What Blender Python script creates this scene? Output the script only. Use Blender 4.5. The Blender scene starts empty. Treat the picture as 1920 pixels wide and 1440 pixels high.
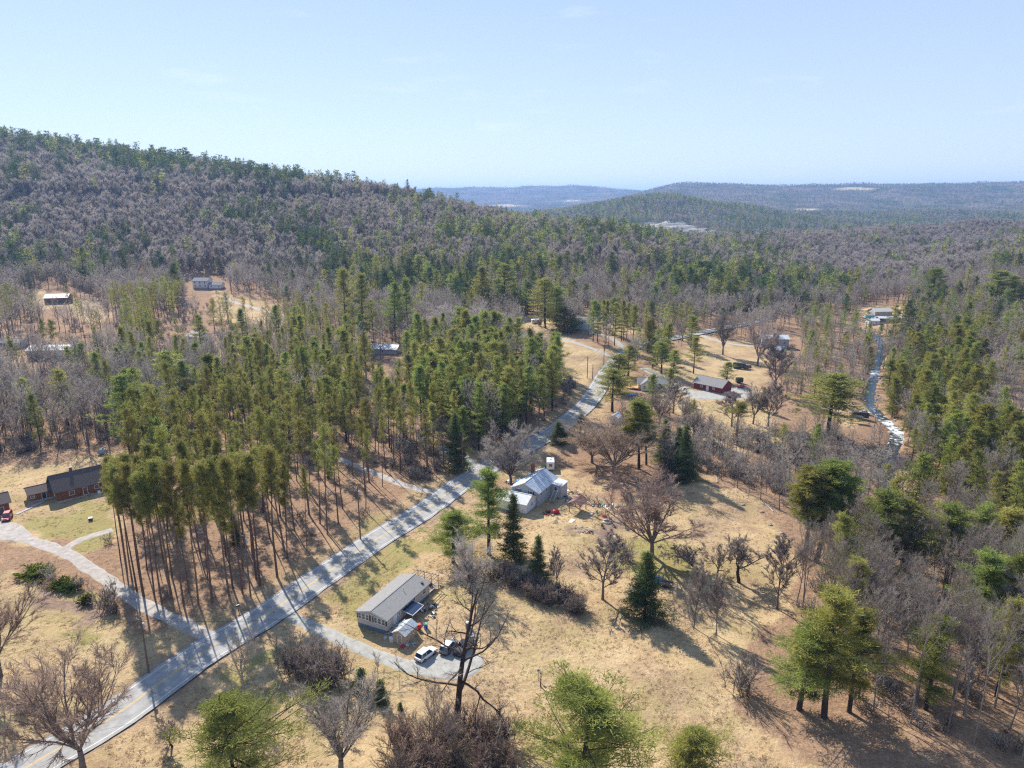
import bpy, math, random
import numpy as np
random.seed(7)
RNG = np.random.default_rng(11)
SC = bpy.context.scene
COL = SC.collection

# ------------------------------------------------------------------ camera
CAM_H = 80.0
PITCH = math.radians(14.7)
FPX = 1331.0                       # focal length in pixels of the 1920 px wide photograph
cam_d = bpy.data.cameras.new("camera")
cam_d.sensor_width = 36.0
cam_d.lens = 36.0 * FPX / 1920.0
cam_d.clip_start = 1.0
cam_d.clip_end = 40000.0
cam = bpy.data.objects.new("camera", cam_d)
cam.location = (0, 0, CAM_H)
cam.rotation_euler = (math.pi / 2 - PITCH, 0, 0)
COL.objects.link(cam)
SC.camera = cam

# ------------------------------------------------------------------ sky, sun, exposure
SUN_EL, SUN_AZ = math.radians(38.0), math.radians(-31.0)      # azimuth from +Y, negative = to the left
world = bpy.data.worlds.new("World")
SC.world = world
world.use_nodes = True
wn = world.node_tree.nodes; wl = world.node_tree.links
wn.clear()
w_out = wn.new("ShaderNodeOutputWorld"); w_bg = wn.new("ShaderNodeBackground")
w_sky = wn.new("ShaderNodeTexSky"); w_sky.sky_type = 'NISHITA'; w_sky.sun_disc = False
w_sky.sun_elevation = SUN_EL; w_sky.sun_rotation = SUN_AZ
w_sky.altitude = 200.0; w_sky.air_density = 1.0; w_sky.dust_density = 0.15; w_sky.ozone_density = 2.0
w_bg.inputs["Strength"].default_value = 0.08
# faint cirrus: a little white mixed into the sky by noise stretched along the wind
w_tc = wn.new("ShaderNodeTexCoord"); w_map = wn.new("ShaderNodeMapping")
w_map.inputs["Scale"].default_value = (3.0, 3.0, 14.0)
w_noise = wn.new("ShaderNodeTexNoise"); w_noise.inputs["Scale"].default_value = 2.2
w_noise.inputs["Detail"].default_value = 7.0; w_noise.inputs["Roughness"].default_value = 0.62
w_ramp = wn.new("ShaderNodeValToRGB")
w_ramp.color_ramp.elements[0].position = 0.60; w_ramp.color_ramp.elements[0].color = (0, 0, 0, 1)
w_ramp.color_ramp.elements[1].position = 0.80; w_ramp.color_ramp.elements[1].color = (0.3, 0.3, 0.3, 1)
w_mix = wn.new("ShaderNodeMixRGB"); w_mix.inputs[2].default_value = (7.0, 7.4, 8.2, 1)
wl.new(w_tc.outputs["Generated"], w_map.inputs["Vector"]); wl.new(w_map.outputs[0], w_noise.inputs["Vector"])
wl.new(w_noise.outputs["Fac"], w_ramp.inputs[0]); wl.new(w_ramp.outputs[0], w_mix.inputs[0])
w_veil = wn.new("ShaderNodeMixRGB"); w_veil.inputs[0].default_value = 0.74; w_veil.inputs[2].default_value = (2.95, 3.62, 5.35, 1)   # thin high haze
w_sep = wn.new("ShaderNodeSeparateXYZ"); w_hr = wn.new("ShaderNodeValToRGB")          # whiter towards the horizon all round
w_hr.color_ramp.elements[0].position = 0.0; w_hr.color_ramp.elements[0].color = (5.2, 5.9, 6.7, 1)
w_hr.color_ramp.elements[1].position = 0.42; w_hr.color_ramp.elements[1].color = (2.5, 3.7, 6.3, 1)
wl.new(w_tc.outputs["Generated"], w_sep.inputs[0]); wl.new(w_sep.outputs[2], w_hr.inputs[0]); wl.new(w_hr.outputs[0], w_veil.inputs[2])
wl.new(w_sky.outputs[0], w_veil.inputs[1]); wl.new(w_veil.outputs[0], w_mix.inputs[1]); wl.new(w_mix.outputs[0], w_bg.inputs["Color"])
wl.new(w_bg.outputs[0], w_out.inputs["Surface"])

sun_d = bpy.data.lights.new("sun", 'SUN'); sun_d.energy = 5.0; sun_d.angle = math.radians(0.53)
sun_d.color = (1.0, 0.94, 0.84)
sun = bpy.data.objects.new("sun", sun_d); COL.objects.link(sun)
sun.location = (-200, 300, 400)
SUN_DIR = np.array([math.sin(SUN_AZ) * math.cos(SUN_EL), math.cos(SUN_AZ) * math.cos(SUN_EL), math.sin(SUN_EL)])
from mathutils import Vector, Matrix
sun.rotation_euler = Vector(SUN_DIR).to_track_quat('Z', 'Y').to_euler()

SC.view_settings.view_transform = 'Standard'; SC.view_settings.look = 'None'
SC.view_settings.exposure = 0.92; SC.view_settings.gamma = 1.0; SC.view_settings.use_curve_mapping = False
SC.render.engine = 'CYCLES'
SC.cycles.max_bounces = 6; SC.cycles.diffuse_bounces = 4; SC.cycles.glossy_bounces = 2
SC.cycles.transmission_bounces = 4; SC.cycles.volume_bounces = 0; SC.cycles.transparent_max_bounces = 8
SC.cycles.use_denoising = False; SC.cycles.pixel_filter_type = 'BLACKMAN_HARRIS'; SC.cycles.filter_width = 1.25
try:
    SC.cycles.denoiser = 'OPENIMAGEDENOISE'; SC.cycles.denoising_prefilter = 'ACCURATE'
except Exception:
    pass

# ------------------------------------------------------------------ pixel <-> place helpers
CP, SP = math.cos(PITCH), math.sin(PITCH)
def gtan(py):
    return np.tan(PITCH + np.arctan((np.asarray(py, float) - 720.0) / FPX))
def zat(Y, py):                     # height that shows at row py when it stands Y metres ahead
    return CAM_H - Y * float(gtan(py))
def project(x, y, z):
    d = y * CP - (z - CAM_H) * SP
    up = y * SP + (z - CAM_H) * CP
    d = np.maximum(d, 1e-3)
    return 960 + FPX * x / d, 720 - FPX * up / d

# ------------------------------------------------------------------ noise in numpy
def vnoise(x, y, seed=0):
    xi = np.floor(x).astype(np.int64); yi = np.floor(y).astype(np.int64)
    xf = x - xi; yf = y - yi
    def h(a, b):
        n = (a * 374761393 + b * 668265263 + seed * 974711) & 0x7fffffff
        n = ((n ^ (n >> 13)) * 1274126177) & 0x7fffffff
        return ((n ^ (n >> 16)) & 0xffff) / 65535.0
    u = xf * xf * (3 - 2 * xf); v = yf * yf * (3 - 2 * yf)
    return (h(xi, yi) * (1 - u) + h(xi + 1, yi) * u) * (1 - v) + (h(xi, yi + 1) * (1 - u) + h(xi + 1, yi + 1) * u) * v
def fbm(x, y, oct=4, seed=0):
    s = 0; a = 0.5; t = 0
    for i in range(oct):
        s = s + a * vnoise(x, y, seed + i); t += a; a *= 0.5; x = x * 2.03 + 11.3; y = y * 2.03 + 5.7
    return s / t
def sstep(a, b, x):
    t = np.clip((x - a) / (b - a), 0, 1); return t * t * (3 - 2 * t)

# ------------------------------------------------------------------ terrain
def zz(l):
    return [(Y, zat(Y, -v) if v < -90 else v) for Y, v in l]     # a value under -90 is a picture row
PROF = {
 -1500: zz([(0, 2), (300, 10), (700, 70), (1100, 160), (1500, 170), (3000, 90), (15000, 90)]),
 -500: zz([(0, 1), (200, 1), (400, 6), (560, 22), (700, 50), (1100, 165), (1500, 170), (3000, 80), (15000, 80)]),
 0:    zz([(0, 1), (180, 1), (380, 3), (560, 9), (660, 26), (880, -338), (1100, -268), (1400, 110), (2500, 40), (15000, 60)]),
 240:  zz([(0, 0.6), (180, .6), (380, 3), (560, 8), (660, 22), (880, -360), (1080, -300), (1400, 90), (2500, 30), (15000, 60)]),
 450:  zz([(0, 0), (180, 0), (380, 2), (560, 7), (660, 19), (860, -386), (1060, -328), (1400, 70), (2500, 20), (15000, 60)]),
 650:  zz([(0, 0), (180, 0), (380, 1), (560, 6), (650, 15), (850, -408), (1050, -364), (1400, 50), (2500, 10), (7500, 20), (8500, 110), (9500, 90), (15000, 60)]),
 800:  zz([(0, 0), (180, 0), (380, 1), (560, 5), (830, -428), (1030, -384), (1400, 20), (2500, 0), (5000, -20), (7500, 60), (8500, -351), (9500, 120), (15000, 60)]),
 980:  zz([(0, 0), (180, 0), (400, 2), (560, 5), (800, -455), (1000, -422), (1400, -5), (2000, 0), (2600, -408), (3400, -10), (5000, -20), (7200, 30), (8500, -347), (9500, 120), (15000, 60)]),
 1100: zz([(0, 0), (180, 0), (300, 1), (400, 6), (560, 8), (760, -467), (980, -436), (1300, -5), (1700, -28), (2080, 8), (2600, -385), (3400, 10), (5000, 0), (7200, 30), (8500, -344), (9500, 120), (15000, 60)]),
 1200: zz([(0, 0), (180, 0), (300, -.5), (420, 1), (560, 4), (700, -480), (940, -452), (1300, -8), (1700, -26), (2080, 14), (2600, -357), (3100, 0), (3500, 5), (4300, 60), (5200, -346), (6200, 110), (8500, -355), (15000, 60)]),
 1270: zz([(0, 0), (180, 0), (300, -1), (420, -1), (560, 1), (700, 5), (910, -468), (1300, -12), (1700, -26), (2080, 12), (2600, -360), (3100, 0), (3500, 5), (4300, 90), (5200, -330), (6200, 150), (15000, 60)]),
 1400: zz([(0, 0), (150, -.4), (250, -1.6), (350, -3), (560, -3), (850, 8), (1100, -462), (1400, -14), (1750, -22), (2100, 5), (2600, -384), (3300, 0), (4300, 80), (5200, -342), (6200, 150), (15000, 60)]),
 1550: zz([(0, 0), (150, -1), (250, -2.5), (350, -4.5), (560, -5), (920, 1), (1180, -442), (1500, -12), (2000, -20), (2500, -5), (3000, -404), (3500, 0), (4300, 80), (5200, -344), (6200, 150), (15000, 60)]),
 1750: zz([(0, 1), (150, -1.5), (230, -3), (330, -4), (420, 0), (560, 3), (980, -2), (1250, -436), (1600, -12), (2300, -15), (3000, -397), (3500, 5), (4300, 80), (5200, -341), (6200, 150), (15000, 60)]),
 1920: zz([(0, 1), (130, 0), (250, -2), (330, 2), (420, 8), (560, 14), (800, 15), (1000, 10), (1270, -430), (1600, -8), (2300, -10), (3000, -394), (3500, 15), (4300, 80), (5200, -335), (6200, 150), (15000, 60)]),
 2400: zz([(0, 2), (130, 2), (250, 6), (420, 20), (800, 30), (1270, 40), (1600, 10), (3000, 30), (5200, 210), (15000, 100)]),
 3600: zz([(0, 3), (250, 10), (800, 40), (1270, 50), (3000, 40), (5200, 220), (15000, 100)]),
}
_pk = np.array(sorted(PROF)); _ly = np.linspace(math.log(60), math.log(15060), 420)
_tab = np.array([np.interp(np.exp(_ly) - 60, [a for a, b in PROF[k]], [b for a, b in PROF[k]]) for k in _pk])
_pf = np.arange(-1500, 3601, 15.0)
# smooth (monotone-ish) interpolation between columns
_T = np.empty((len(_pf), len(_ly)))
for j in range(len(_ly)):
    _T[:, j] = np.interp(_pf, _pk, _tab[:, j])
def _blur(a, k, ax):
    ker = np.exp(-0.5 * (np.arange(-3 * k, 3 * k + 1) / k) ** 2); ker /= ker.sum()
    pad = [(0, 0), (0, 0)]; pad[ax] = (3 * k, 3 * k)
    b = np.pad(a, pad, mode='edge')
    return np.apply_along_axis(lambda m: np.convolve(m, ker, mode='valid'), ax, b)
_T = _blur(_T, 3, 0); _T = _blur(_T, 4, 1)
def base_z(x, y):
    x = np.asarray(x, float); y = np.asarray(y, float)
    Ye = np.maximum(y, 0)
    # column from the ray through the flat ground: X = u * (Y*CP + H*SP)
    u = x / (np.maximum(Ye, 60) * CP + CAM_H * SP)
    c = np.clip((960 + FPX * u + 1500) / 15.0, 0, len(_pf) - 1.001)
    r = np.clip((np.log(Ye + 60) - _ly[0]) / (_ly[1] - _ly[0]), 0, len(_ly) - 1.001)
    ci = c.astype(int); ri = r.astype(int); cf = c - ci; rf = r - ri
    return (_T[ci, ri] * (1 - cf) + _T[ci + 1, ri] * cf) * (1 - rf) + (_T[ci, ri + 1] * (1 - cf) + _T[ci + 1, ri + 1] * cf) * rf

def flat_pt(px, py, z=0.0):
    v = (py - 720) / FPX
    dz = -SP - v * CP; dy = CP - v * SP
    t = (z - CAM_H) / dz
    return ((px - 960) / FPX * t, dy * t)

def march(px, py, zf):
    v = (py - 720) / FPX; dx = (px - 960) / FPX
    dz = -SP - v * CP; dy = CP - v * SP
    t = 60 * 1.006 ** np.arange(950)
    zr = CAM_H + dz * t; zt = zf(dx * t, dy * t)
    i = int(np.argmax(zr < zt))
    if i == 0: i = len(t) - 1
    a, b = t[max(i - 1, 0)], t[i]
    for _ in range(18):
        m = (a + b) / 2
        if CAM_H + dz * m < float(zf(dx * m, dy * m)): b = m
        else: a = m
    return dx * b, dy * b
def densify(P, step):
    P = np.array(P, float)
    # Catmull-Rom
    Q = np.vstack([2 * P[0] - P[1], P, 2 * P[-1] - P[-2]]); out = []
    for i in range(1, len(Q) - 2):
        p0, p1, p2, p3 = Q[i - 1], Q[i], Q[i + 1], Q[i + 2]
        n = max(2, int(np.linalg.norm(p2 - p1) / step))
        for t in np.arange(n) / n:
            out.append(0.5 * ((2 * p1) + (-p0 + p2) * t + (2 * p0 - 5 * p1 + 4 * p2 - p3) * t * t + (-p0 + 3 * p1 - 3 * p2 + p3) * t ** 3))
    out.append(P[-1])
    return np.array(out)
def pxline(L, step=1.5):
    return densify([march(a, b, base_z) for a, b in L], step)

ROAD = pxline([(-420, 1720), (-120, 1540), (60, 1432), (210, 1345), (310, 1273), (407, 1207), (493, 1157), (600, 1083), (700, 1015), (790, 960), (870, 903), (950, 857), (1028, 815), (1073, 782), (1108, 748), (1131, 708), (1150, 677), (1172, 658), (1215, 643), (1280, 630), (1340, 618), (1400, 606), (1450, 592)])
DRIVES = {
 'log':    (pxline([(-90, 985), (0, 997), (70, 1017), (135, 1043), (180, 1073), (228, 1108), (285, 1143), (340, 1168), (398, 1196)]), 3.7),
 'logb':   (pxline([(110, 1036), (142, 1019), (168, 1004), (212, 994), (250, 992)]), 3.0),
 'home':   (pxline([(530, 1147), (585, 1175), (640, 1200), (700, 1224), (760, 1248), (820, 1252), (862, 1238), (880, 1215)]), 3.4),
 'lane':   (pxline([(600, 842), (640, 862), (690, 882), (740, 902), (800, 920), (850, 915)]), 3.0),
 'street': (pxline([(905, 890), (885, 872), (862, 855), (835, 842), (812, 836)]), 5.0),
 'upper':  (pxline([(1150, 671), (1120, 657), (1080, 643), (1040, 632)]), 3.6),
 'white':  (pxline([(1172, 656), (1150, 636), (1110, 622), (1080, 610)]), 4.0),
 'barn':   (pxline([(1205, 690), (1250, 712), (1290, 733), (1340, 742), (1400, 738)]), 5.5),
 'back':   (pxline([(1300, 622), (1350, 640), (1400, 648), (1440, 650)]), 4.0),
 'hillhouse': (pxline([(420, 560), (470, 575), (560, 600)]), 4.0),
}
RIVER = pxline([(1440, 575), (1520, 590), (1600, 606), (1652, 636), (1641, 690), (1632, 745), (1660, 778), (1684, 802), (1672, 840), (1664, 890), (1680, 940), (1720, 990), (1790, 1030), (1900, 1080), (2100, 1150), (2400, 1260)], 3)
def dist_to(P, x, y, stride=1, lim=60):
    x = np.asarray(x, float); y = np.asarray(y, float)
    shp = x.shape; x = x.ravel(); y = y.ravel()
    d = np.full(x.shape, 1e9)
    P = P[::stride]
    m = (x > P[:, 0].min() - lim) & (x < P[:, 0].max() + lim) & (y > P[:, 1].min() - lim) & (y < P[:, 1].max() + lim)
    idx = np.nonzero(m)[0]
    for s in range(0, len(idx), 20000):
        k = idx[s:s + 20000]
        dx = x[k][:, None] - P[None, :, 0]; dy = y[k][:, None] - P[None, :, 1]
        d[k] = np.sqrt((dx * dx + dy * dy).min(1))
    return d.reshape(shp)
def terrain_z(x, y, water=False):
    x = np.asarray(x, float); y = np.asarray(y, float)
    z = base_z(x, y)
    far = sstep(250, 1500, y)
    rd = dist_to(ROAD, x, y, 2); 
    for P, w in DRIVES.values(): rd = np.minimum(rd, dist_to(P, x, y, 2) + 1.2)
    calm = sstep(4.5, 16, rd)
    n = (fbm(x / 26, y / 26, 3, 3) - .5) * 2.2 * calm
    n = n + (fbm(x / 5, y / 5, 2, 9) - .5) * 0.35 * calm * (1 - far)
    n = n + (fbm(x / 140, y / 140, 3, 21) - .5) * (1 + far * 26) * sstep(300, 700, y)
    n = n + (fbm(x / 900, y / 900, 4, 33) - .5) * (75 * sstep(2900, 5200, y) + 60 * sstep(6000, 8500, y))
    z = z + n
    z = z - 0.30 * (1 - sstep(3.6, 5.2, dist_to(ROAD, x, y, 2)))
    rv = dist_to(RIVER, x, y, 1) + .5
    z = z - 1.7 * (1 - sstep(1.6, 4.2, rv)) - 1.2 * (1 - sstep(4, 18, rv))
    return z
def ground_pt(px, py):
    x, y = march(px, py, terrain_z)
    return np.array([x, y, float(terrain_z(np.array([x]), np.array([y]))[0])])
def on_ground(x, y):
    return float(terrain_z(np.array([float(x)]), np.array([float(y)]))[0])
# ------------------------------------------------------------------ object helpers
def tagit(o, label=None, cat=None, group=None, kind=None):
    if label: o['label'] = label
    if cat: o['category'] = cat
    if group: o['group'] = group
    if kind: o['kind'] = kind
    return o
def link(o, parent=None):
    COL.objects.link(o)
    if parent is not None: o.parent = parent
    return o
def empty(name, loc, rz=0.0, label=None, cat=None, group=None, s=1.0):
    o = bpy.data.objects.new(name, None); o.empty_display_size = 0.5
    o.location = tuple(float(v) for v in loc); o.rotation_euler = (0, 0, rz)
    if s != 1.0: o.scale = (s, s, s)
    link(o); return tagit(o, label, cat, group)
def mesh_np(name, verts, faces, mats, mat_idx=None, smooth=False):
    """verts (V,3); faces list of arrays (n,k) with k fixed per array"""
    me = bpy.data.meshes.new(name)
    if not isinstance(faces, (list, tuple)): faces = [faces]
    faces = [np.asarray(f, np.int32) for f in faces if len(f)]
    nv = len(verts); npoly = sum(len(f) for f in faces)
    loops = np.concatenate([f.ravel() for f in faces])
    tot = np.concatenate([np.full(len(f), f.shape[1], np.int32) for f in faces])
    start = np.concatenate([[0], np.cumsum(tot)[:-1]]).astype(np.int32)
    me.vertices.add(nv); me.vertices.foreach_set("co", np.asarray(verts, np.float32).ravel())
    me.loops.add(len(loops)); me.loops.foreach_set("vertex_index", loops)
    me.polygons.add(npoly); me.polygons.foreach_set("loop_start", start); me.polygons.foreach_set("loop_total", tot)
    if mat_idx is not None: me.polygons.foreach_set("material_index", np.asarray(mat_idx, np.int32))
    if smooth: me.polygons.foreach_set("use_smooth", np.ones(npoly, bool))
    me.update(calc_edges=True); me.validate(verbose=False)
    for m in (mats if isinstance(mats, (list, tuple)) else [mats]): me.materials.append(m)
    return me
class MB:
    def __init__(s): s.v = []; s.f = []
    def quad(s, *p):
        i = len(s.v); s.v += [tuple(map(float, q)) for q in p]; s.f.append(tuple(range(i, i + len(p)))); return s
    def box(s, x0, x1, y0, y1, z0, z1):
        i = len(s.v)
        s.v += [(x0, y0, z0), (x1, y0, z0), (x1, y1, z0), (x0, y1, z0), (x0, y0, z1), (x1, y0, z1), (x1, y1, z1), (x0, y1, z1)]
        s.f += [(i, i + 3, i + 2, i + 1), (i + 4, i + 5, i + 6, i + 7), (i, i + 1, i + 5, i + 4), (i + 1, i + 2, i + 6, i + 5), (i + 2, i + 3, i + 7, i + 6), (i + 3, i, i + 4, i + 7)]
        return s
    def prism(s, poly, a, b, axis='x'):          # poly: points in the plane normal to the axis, extruded a..b
        n = len(poly); i = len(s.v)
        def P(t, q):
            return (t, q[0], q[1]) if axis == 'x' else ((q[0], t, q[1]) if axis == 'y' else (q[0], q[1], t))
        s.v += [P(a, q) for q in poly] + [P(b, q) for q in poly]
        s.f.append(tuple(i + k for k in range(n))); s.f.append(tuple(i + n + n - 1 - k for k in range(n)))
        for k in range(n): s.f.append((i + k, i + n + k, i + n + (k + 1) % n, i + (k + 1) % n))
        return s
    def tube(s, p0, p1, r0, r1=None, n=8, cap=True):
        r1 = r0 if r1 is None else r1
        a = Vector(p0); b = Vector(p1); d = (b - a).normalized()
        u = d.orthogonal().normalized(); w = d.cross(u); i = len(s.v)
        for c, r in ((a, r0), (b, r1)):
            for k in range(n):
                t = 2 * math.pi * k / n; s.v.append(tuple(c + u * (math.cos(t) * r) + w * (math.sin(t) * r)))
        for k in range(n): s.f.append((i + k, i + (k + 1) % n, i + n + (k + 1) % n, i + n + k))
        if cap: s.f.append(tuple(i + n - 1 - k for k in range(n))); s.f.append(tuple(i + n + k for k in range(n)))
        return s
    def build(s, name, mat, parent=None, smooth=False, bevel=0):
        me = bpy.data.meshes.new(name); me.from_pydata(s.v, [], s.f)
        if smooth:
            for p in me.polygons: p.use_smooth = True
        me.materials.append(mat); me.update()
        o = bpy.data.objects.new(name, me); link(o, parent)
        if bevel:
            m = o.modifiers.new("bevel", 'BEVEL'); m.width = bevel; m.segments = 2; m.limit_method = 'ANGLE'
        return o
def copy_tree(o, parent=None):
    c = o.copy(); COL.objects.link(c)
    if parent is not None: c.parent = parent
    for ch in o.children: copy_tree(ch, c)
    return c

# ------------------------------------------------------------------ materials
MATS = {}
def mat(name, c1, c2=None, rough=0.85, scale=3.0, bump=0.0, bscale=None, metal=0.0, coords='Object', spec=0.3, var=0.0, detail=4):
    if name in MATS: return MATS[name]
    m = bpy.data.materials.new(name); m.use_nodes = True; MATS[name] = m
    n = m.node_tree.nodes; l = m.node_tree.links; b = n["Principled BSDF"]
    b.inputs["Roughness"].default_value = rough; b.inputs["Metallic"].default_value = metal
    b.inputs["Specular IOR Level"].default_value = spec
    tc = n.new("ShaderNodeTexCoord")
    c2 = c2 or tuple(v * 0.75 for v in c1)
    no = n.new("ShaderNodeTexNoise"); no.inputs["Scale"].default_value = scale; no.inputs["Detail"].default_value = detail
    no.inputs["Roughness"].default_value = 0.65
    l.new(tc.outputs[coords], no.inputs["Vector"])
    rp = n.new("ShaderNodeValToRGB"); rp.color_ramp.elements[0].position = 0.35; rp.color_ramp.elements[1].position = 0.65
    rp.color_ramp.elements[0].color = (*c2, 1); rp.color_ramp.elements[1].color = (*c1, 1)
    l.new(no.outputs["Fac"], rp.inputs[0]); out = rp.outputs[0]
    if var > 0:
        oi = n.new("ShaderNodeObjectInfo"); hs = n.new("ShaderNodeHueSaturation")
        mr = n.new("ShaderNodeMapRange"); mr.inputs[3].default_value = 1 - var; mr.inputs[4].default_value = 1 + var
        l.new(oi.outputs["Random"], mr.inputs[0]); l.new(mr.outputs[0], hs.inputs["Value"]); l.new(out, hs.inputs["Color"]); out = hs.outputs[0]
    l.new(out, b.inputs["Base Color"])
    if bump:
        bn = n.new("ShaderNodeTexNoise"); bn.inputs["Scale"].default_value = bscale or scale * 6; bn.inputs["Detail"].default_value = 3
        l.new(tc.outputs[coords], bn.inputs["Vector"])
        bp = n.new("ShaderNodeBump"); bp.inputs["Strength"].default_value = bump; bp.inputs["Distance"].default_value = 0.05
        l.new(bn.outputs["Fac"], bp.inputs["Height"]); l.new(bp.outputs[0], b.inputs["Normal"])
    return m
def leafmat(name, ca, cb, trans=0.35, hue=0.03, val=0.3, scale=0.35):
    m = bpy.data.materials.new(name); m.use_nodes = True; MATS[name] = m
    n = m.node_tree.nodes; l = m.node_tree.links; n.clear()
    out = n.new("ShaderNodeOutputMaterial"); d = n.new("ShaderNodeBsdfDiffuse"); t = n.new("ShaderNodeBsdfTranslucent"); mx = n.new("ShaderNodeMixShader")
    tc = n.new("ShaderNodeTexCoord"); no = n.new("ShaderNodeTexNoise"); no.inputs["Scale"].default_value = scale; no.inputs["Detail"].default_value = 4
    no.inputs["Roughness"].default_value = 0.7
    l.new(tc.outputs["Object"], no.inputs["Vector"])
    rp = n.new("ShaderNodeValToRGB"); rp.color_ramp.elements[0].position = 0.32; rp.color_ramp.elements[1].position = 0.68
    rp.color_ramp.elements[0].color = (*ca, 1); rp.color_ramp.elements[1].color = (*cb, 1)
    l.new(no.outputs["Fac"], rp.inputs[0])
    oi = n.new("ShaderNodeObjectInfo"); hs = n.new("ShaderNodeHueSaturation")
    m1 = n.new("ShaderNodeMapRange"); m1.inputs[3].default_value = 1 - val; m1.inputs[4].default_value = 1 + val
    m2 = n.new("ShaderNodeMapRange"); m2.inputs[3].default_value = 0.5 - hue; m2.inputs[4].default_value = 0.5 + hue
    ml = n.new("ShaderNodeMath"); ml.operation = 'MULTIPLY'; ml.inputs[1].default_value = 7.31
    fr = n.new("ShaderNodeMath"); fr.operation = 'FRACT'
    l.new(oi.outputs["Random"], m1.inputs[0]); l.new(oi.outputs["Random"], ml.inputs[0]); l.new(ml.outputs[0], fr.inputs[0]); l.new(fr.outputs[0], m2.inputs[0])
    l.new(m1.outputs[0], hs.inputs["Value"]); l.new(m2.outputs[0], hs.inputs["Hue"]); l.new(rp.outputs[0], hs.inputs["Color"])
    l.new(hs.outputs[0], d.inputs["Color"]); l.new(hs.outputs[0], t.inputs["Color"])
    mx.inputs[0].default_value = trans
    l.new(d.outputs[0], mx.inputs[1]); l.new(t.outputs[0], mx.inputs[2]); l.new(mx.outputs[0], out.inputs["Surface"])
    return m

# foliage and bark (real base colours; only their light comes from the sun and sky)
M_RED  = leafmat('red_pine_needles',  (0.150, 0.160, 0.045), (0.330, 0.310, 0.085), 0.50, 0.02, 0.22)
M_WHITE= leafmat('white_pine_needles',(0.170, 0.200, 0.055), (0.400, 0.410, 0.110), 0.50, 0.03, 0.25)
M_HEM  = leafmat('hemlock_needles',   (0.140, 0.160, 0.040), (0.370, 0.345, 0.075), 0.50, 0.025, 0.25)
M_FTWIG= leafmat('far_twigs',         (0.285, 0.246, 0.213), (0.430, 0.382, 0.332), 0.35, 0.02, 0.28, 0.2)
M_DEEP = leafmat('deep_green_needles',(0.060, 0.092, 0.036), (0.150, 0.190, 0.065), 0.40, 0.03, 0.35)
M_NTWIG= leafmat('near_twigs',        (0.220, 0.178, 0.155), (0.350, 0.295, 0.255), 0.3, 0.02, 0.15, 0.4)
M_SPR  = leafmat('spruce_needles',    (0.070, 0.100, 0.040), (0.170, 0.195, 0.065), 0.40, 0.025, 0.25)
M_TWIG = leafmat('bare_twigs',        (0.305, 0.268, 0.235), (0.460, 0.412, 0.365), 0.38, 0.02, 0.25, 0.2)
M_TWIGR= leafmat('reddish_twigs',     (0.280, 0.200, 0.155), (0.400, 0.300, 0.235), 0.3, 0.02, 0.15, 0.2)
M_TWIGP= leafmat('pale_twigs',        (0.330, 0.290, 0.250), (0.460, 0.420, 0.380), 0.3, 0.02, 0.2, 0.2)
M_PALEB= leafmat('pale_bark',         (0.190, 0.165, 0.145), (0.340, 0.300, 0.265), 0.0, 0.02, 0.3, 1.2)
M_BARK = leafmat('grey_bark',         (0.120, 0.098, 0.086), (0.220, 0.185, 0.165), 0.0, 0.02, 0.3, 1.2)
M_BARKR= leafmat('pine_bark',         (0.120, 0.075, 0.055), (0.210, 0.135, 0.100), 0.0, 0.02, 0.25, 1.2)
M_BARKD= leafmat('dark_bark',         (0.040, 0.030, 0.025), (0.085, 0.065, 0.052), 0.0, 0.02, 0.2, 1.2)
M_LEAF = leafmat('russet_leaves',     (0.200, 0.080, 0.035), (0.300, 0.130, 0.050), 0.25, 0.02, 0.2, 0.4)
M_DRYG = leafmat('dry_stems',         (0.220, 0.160, 0.100), (0.340, 0.260, 0.170), 0.15, 0.02, 0.2, 0.5)

# ------------------------------------------------------------------ terrain grid (shared by mesh and lookups)
def in_poly(px, py, poly):
    poly = np.array(poly, float); r = np.zeros(np.shape(px), bool); j = len(poly) - 1
    for i in range(len(poly)):
        xi, yi = poly[i]; xj, yj = poly[j]
        c = ((yi > py) != (yj > py))
        with np.errstate(divide='ignore', invalid='ignore'):
            r ^= c & (px < (xj - xi) * (py - yi) / ((yj - yi) if yj != yi else 1e-9) + xi)
        j = i
    return r
NS, NR = 560, 610
S_MAX = 1.25
_s = np.linspace(-S_MAX, S_MAX, NS)
_lr = np.linspace(math.log(110.0), math.log(1570.0), NR)
_Yr = np.exp(_lr) - 170.0
GX = _s[None, :] * (_Yr[:, None] + 170.0); GY = np.repeat(_Yr[:, None], NS, 1)
GZ = terrain_z(GX, GY)
def gz(x, y):
    x = np.asarray(x, float); y = np.asarray(y, float)
    c = np.clip((x / (y + 170.0) + S_MAX) / (2 * S_MAX) * (NS - 1), 0, NS - 1.001)
    r = np.clip((np.log(np.maximum(y, -59) + 170.0) - _lr[0]) / (_lr[-1] - _lr[0]) * (NR - 1), 0, NR - 1.001)
    ci = c.astype(int); ri = r.astype(int); cf = c - ci; rf = r - ri
    z = (GZ[ri, ci] * (1 - cf) + GZ[ri, ci + 1] * cf) * (1 - rf) + (GZ[ri + 1, ci] * (1 - cf) + GZ[ri + 1, ci + 1] * cf) * rf
    far = y > 1390
    if np.any(far):
        z = np.where(far, terrain_z(x, y), z)
    return z
def gp(px, py):
    x, y = march(px, py, gz); return np.array([x, y, float(gz(x, y))])
def gpz(px, py, dz):                # the place under a point that stands dz metres above ground and shows at px, py
    x, y = march(px, py, lambda a, b: gz(a, b) + dz); return np.array([x, y, float(gz(x, y))])
def grid_faces(nr, ns):
    a = np.arange(nr * ns).reshape(nr, ns)
    return np.stack([a[:-1, :-1], a[:-1, 1:], a[1:, 1:], a[1:, :-1]], -1).reshape(-1, 4)

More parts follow.
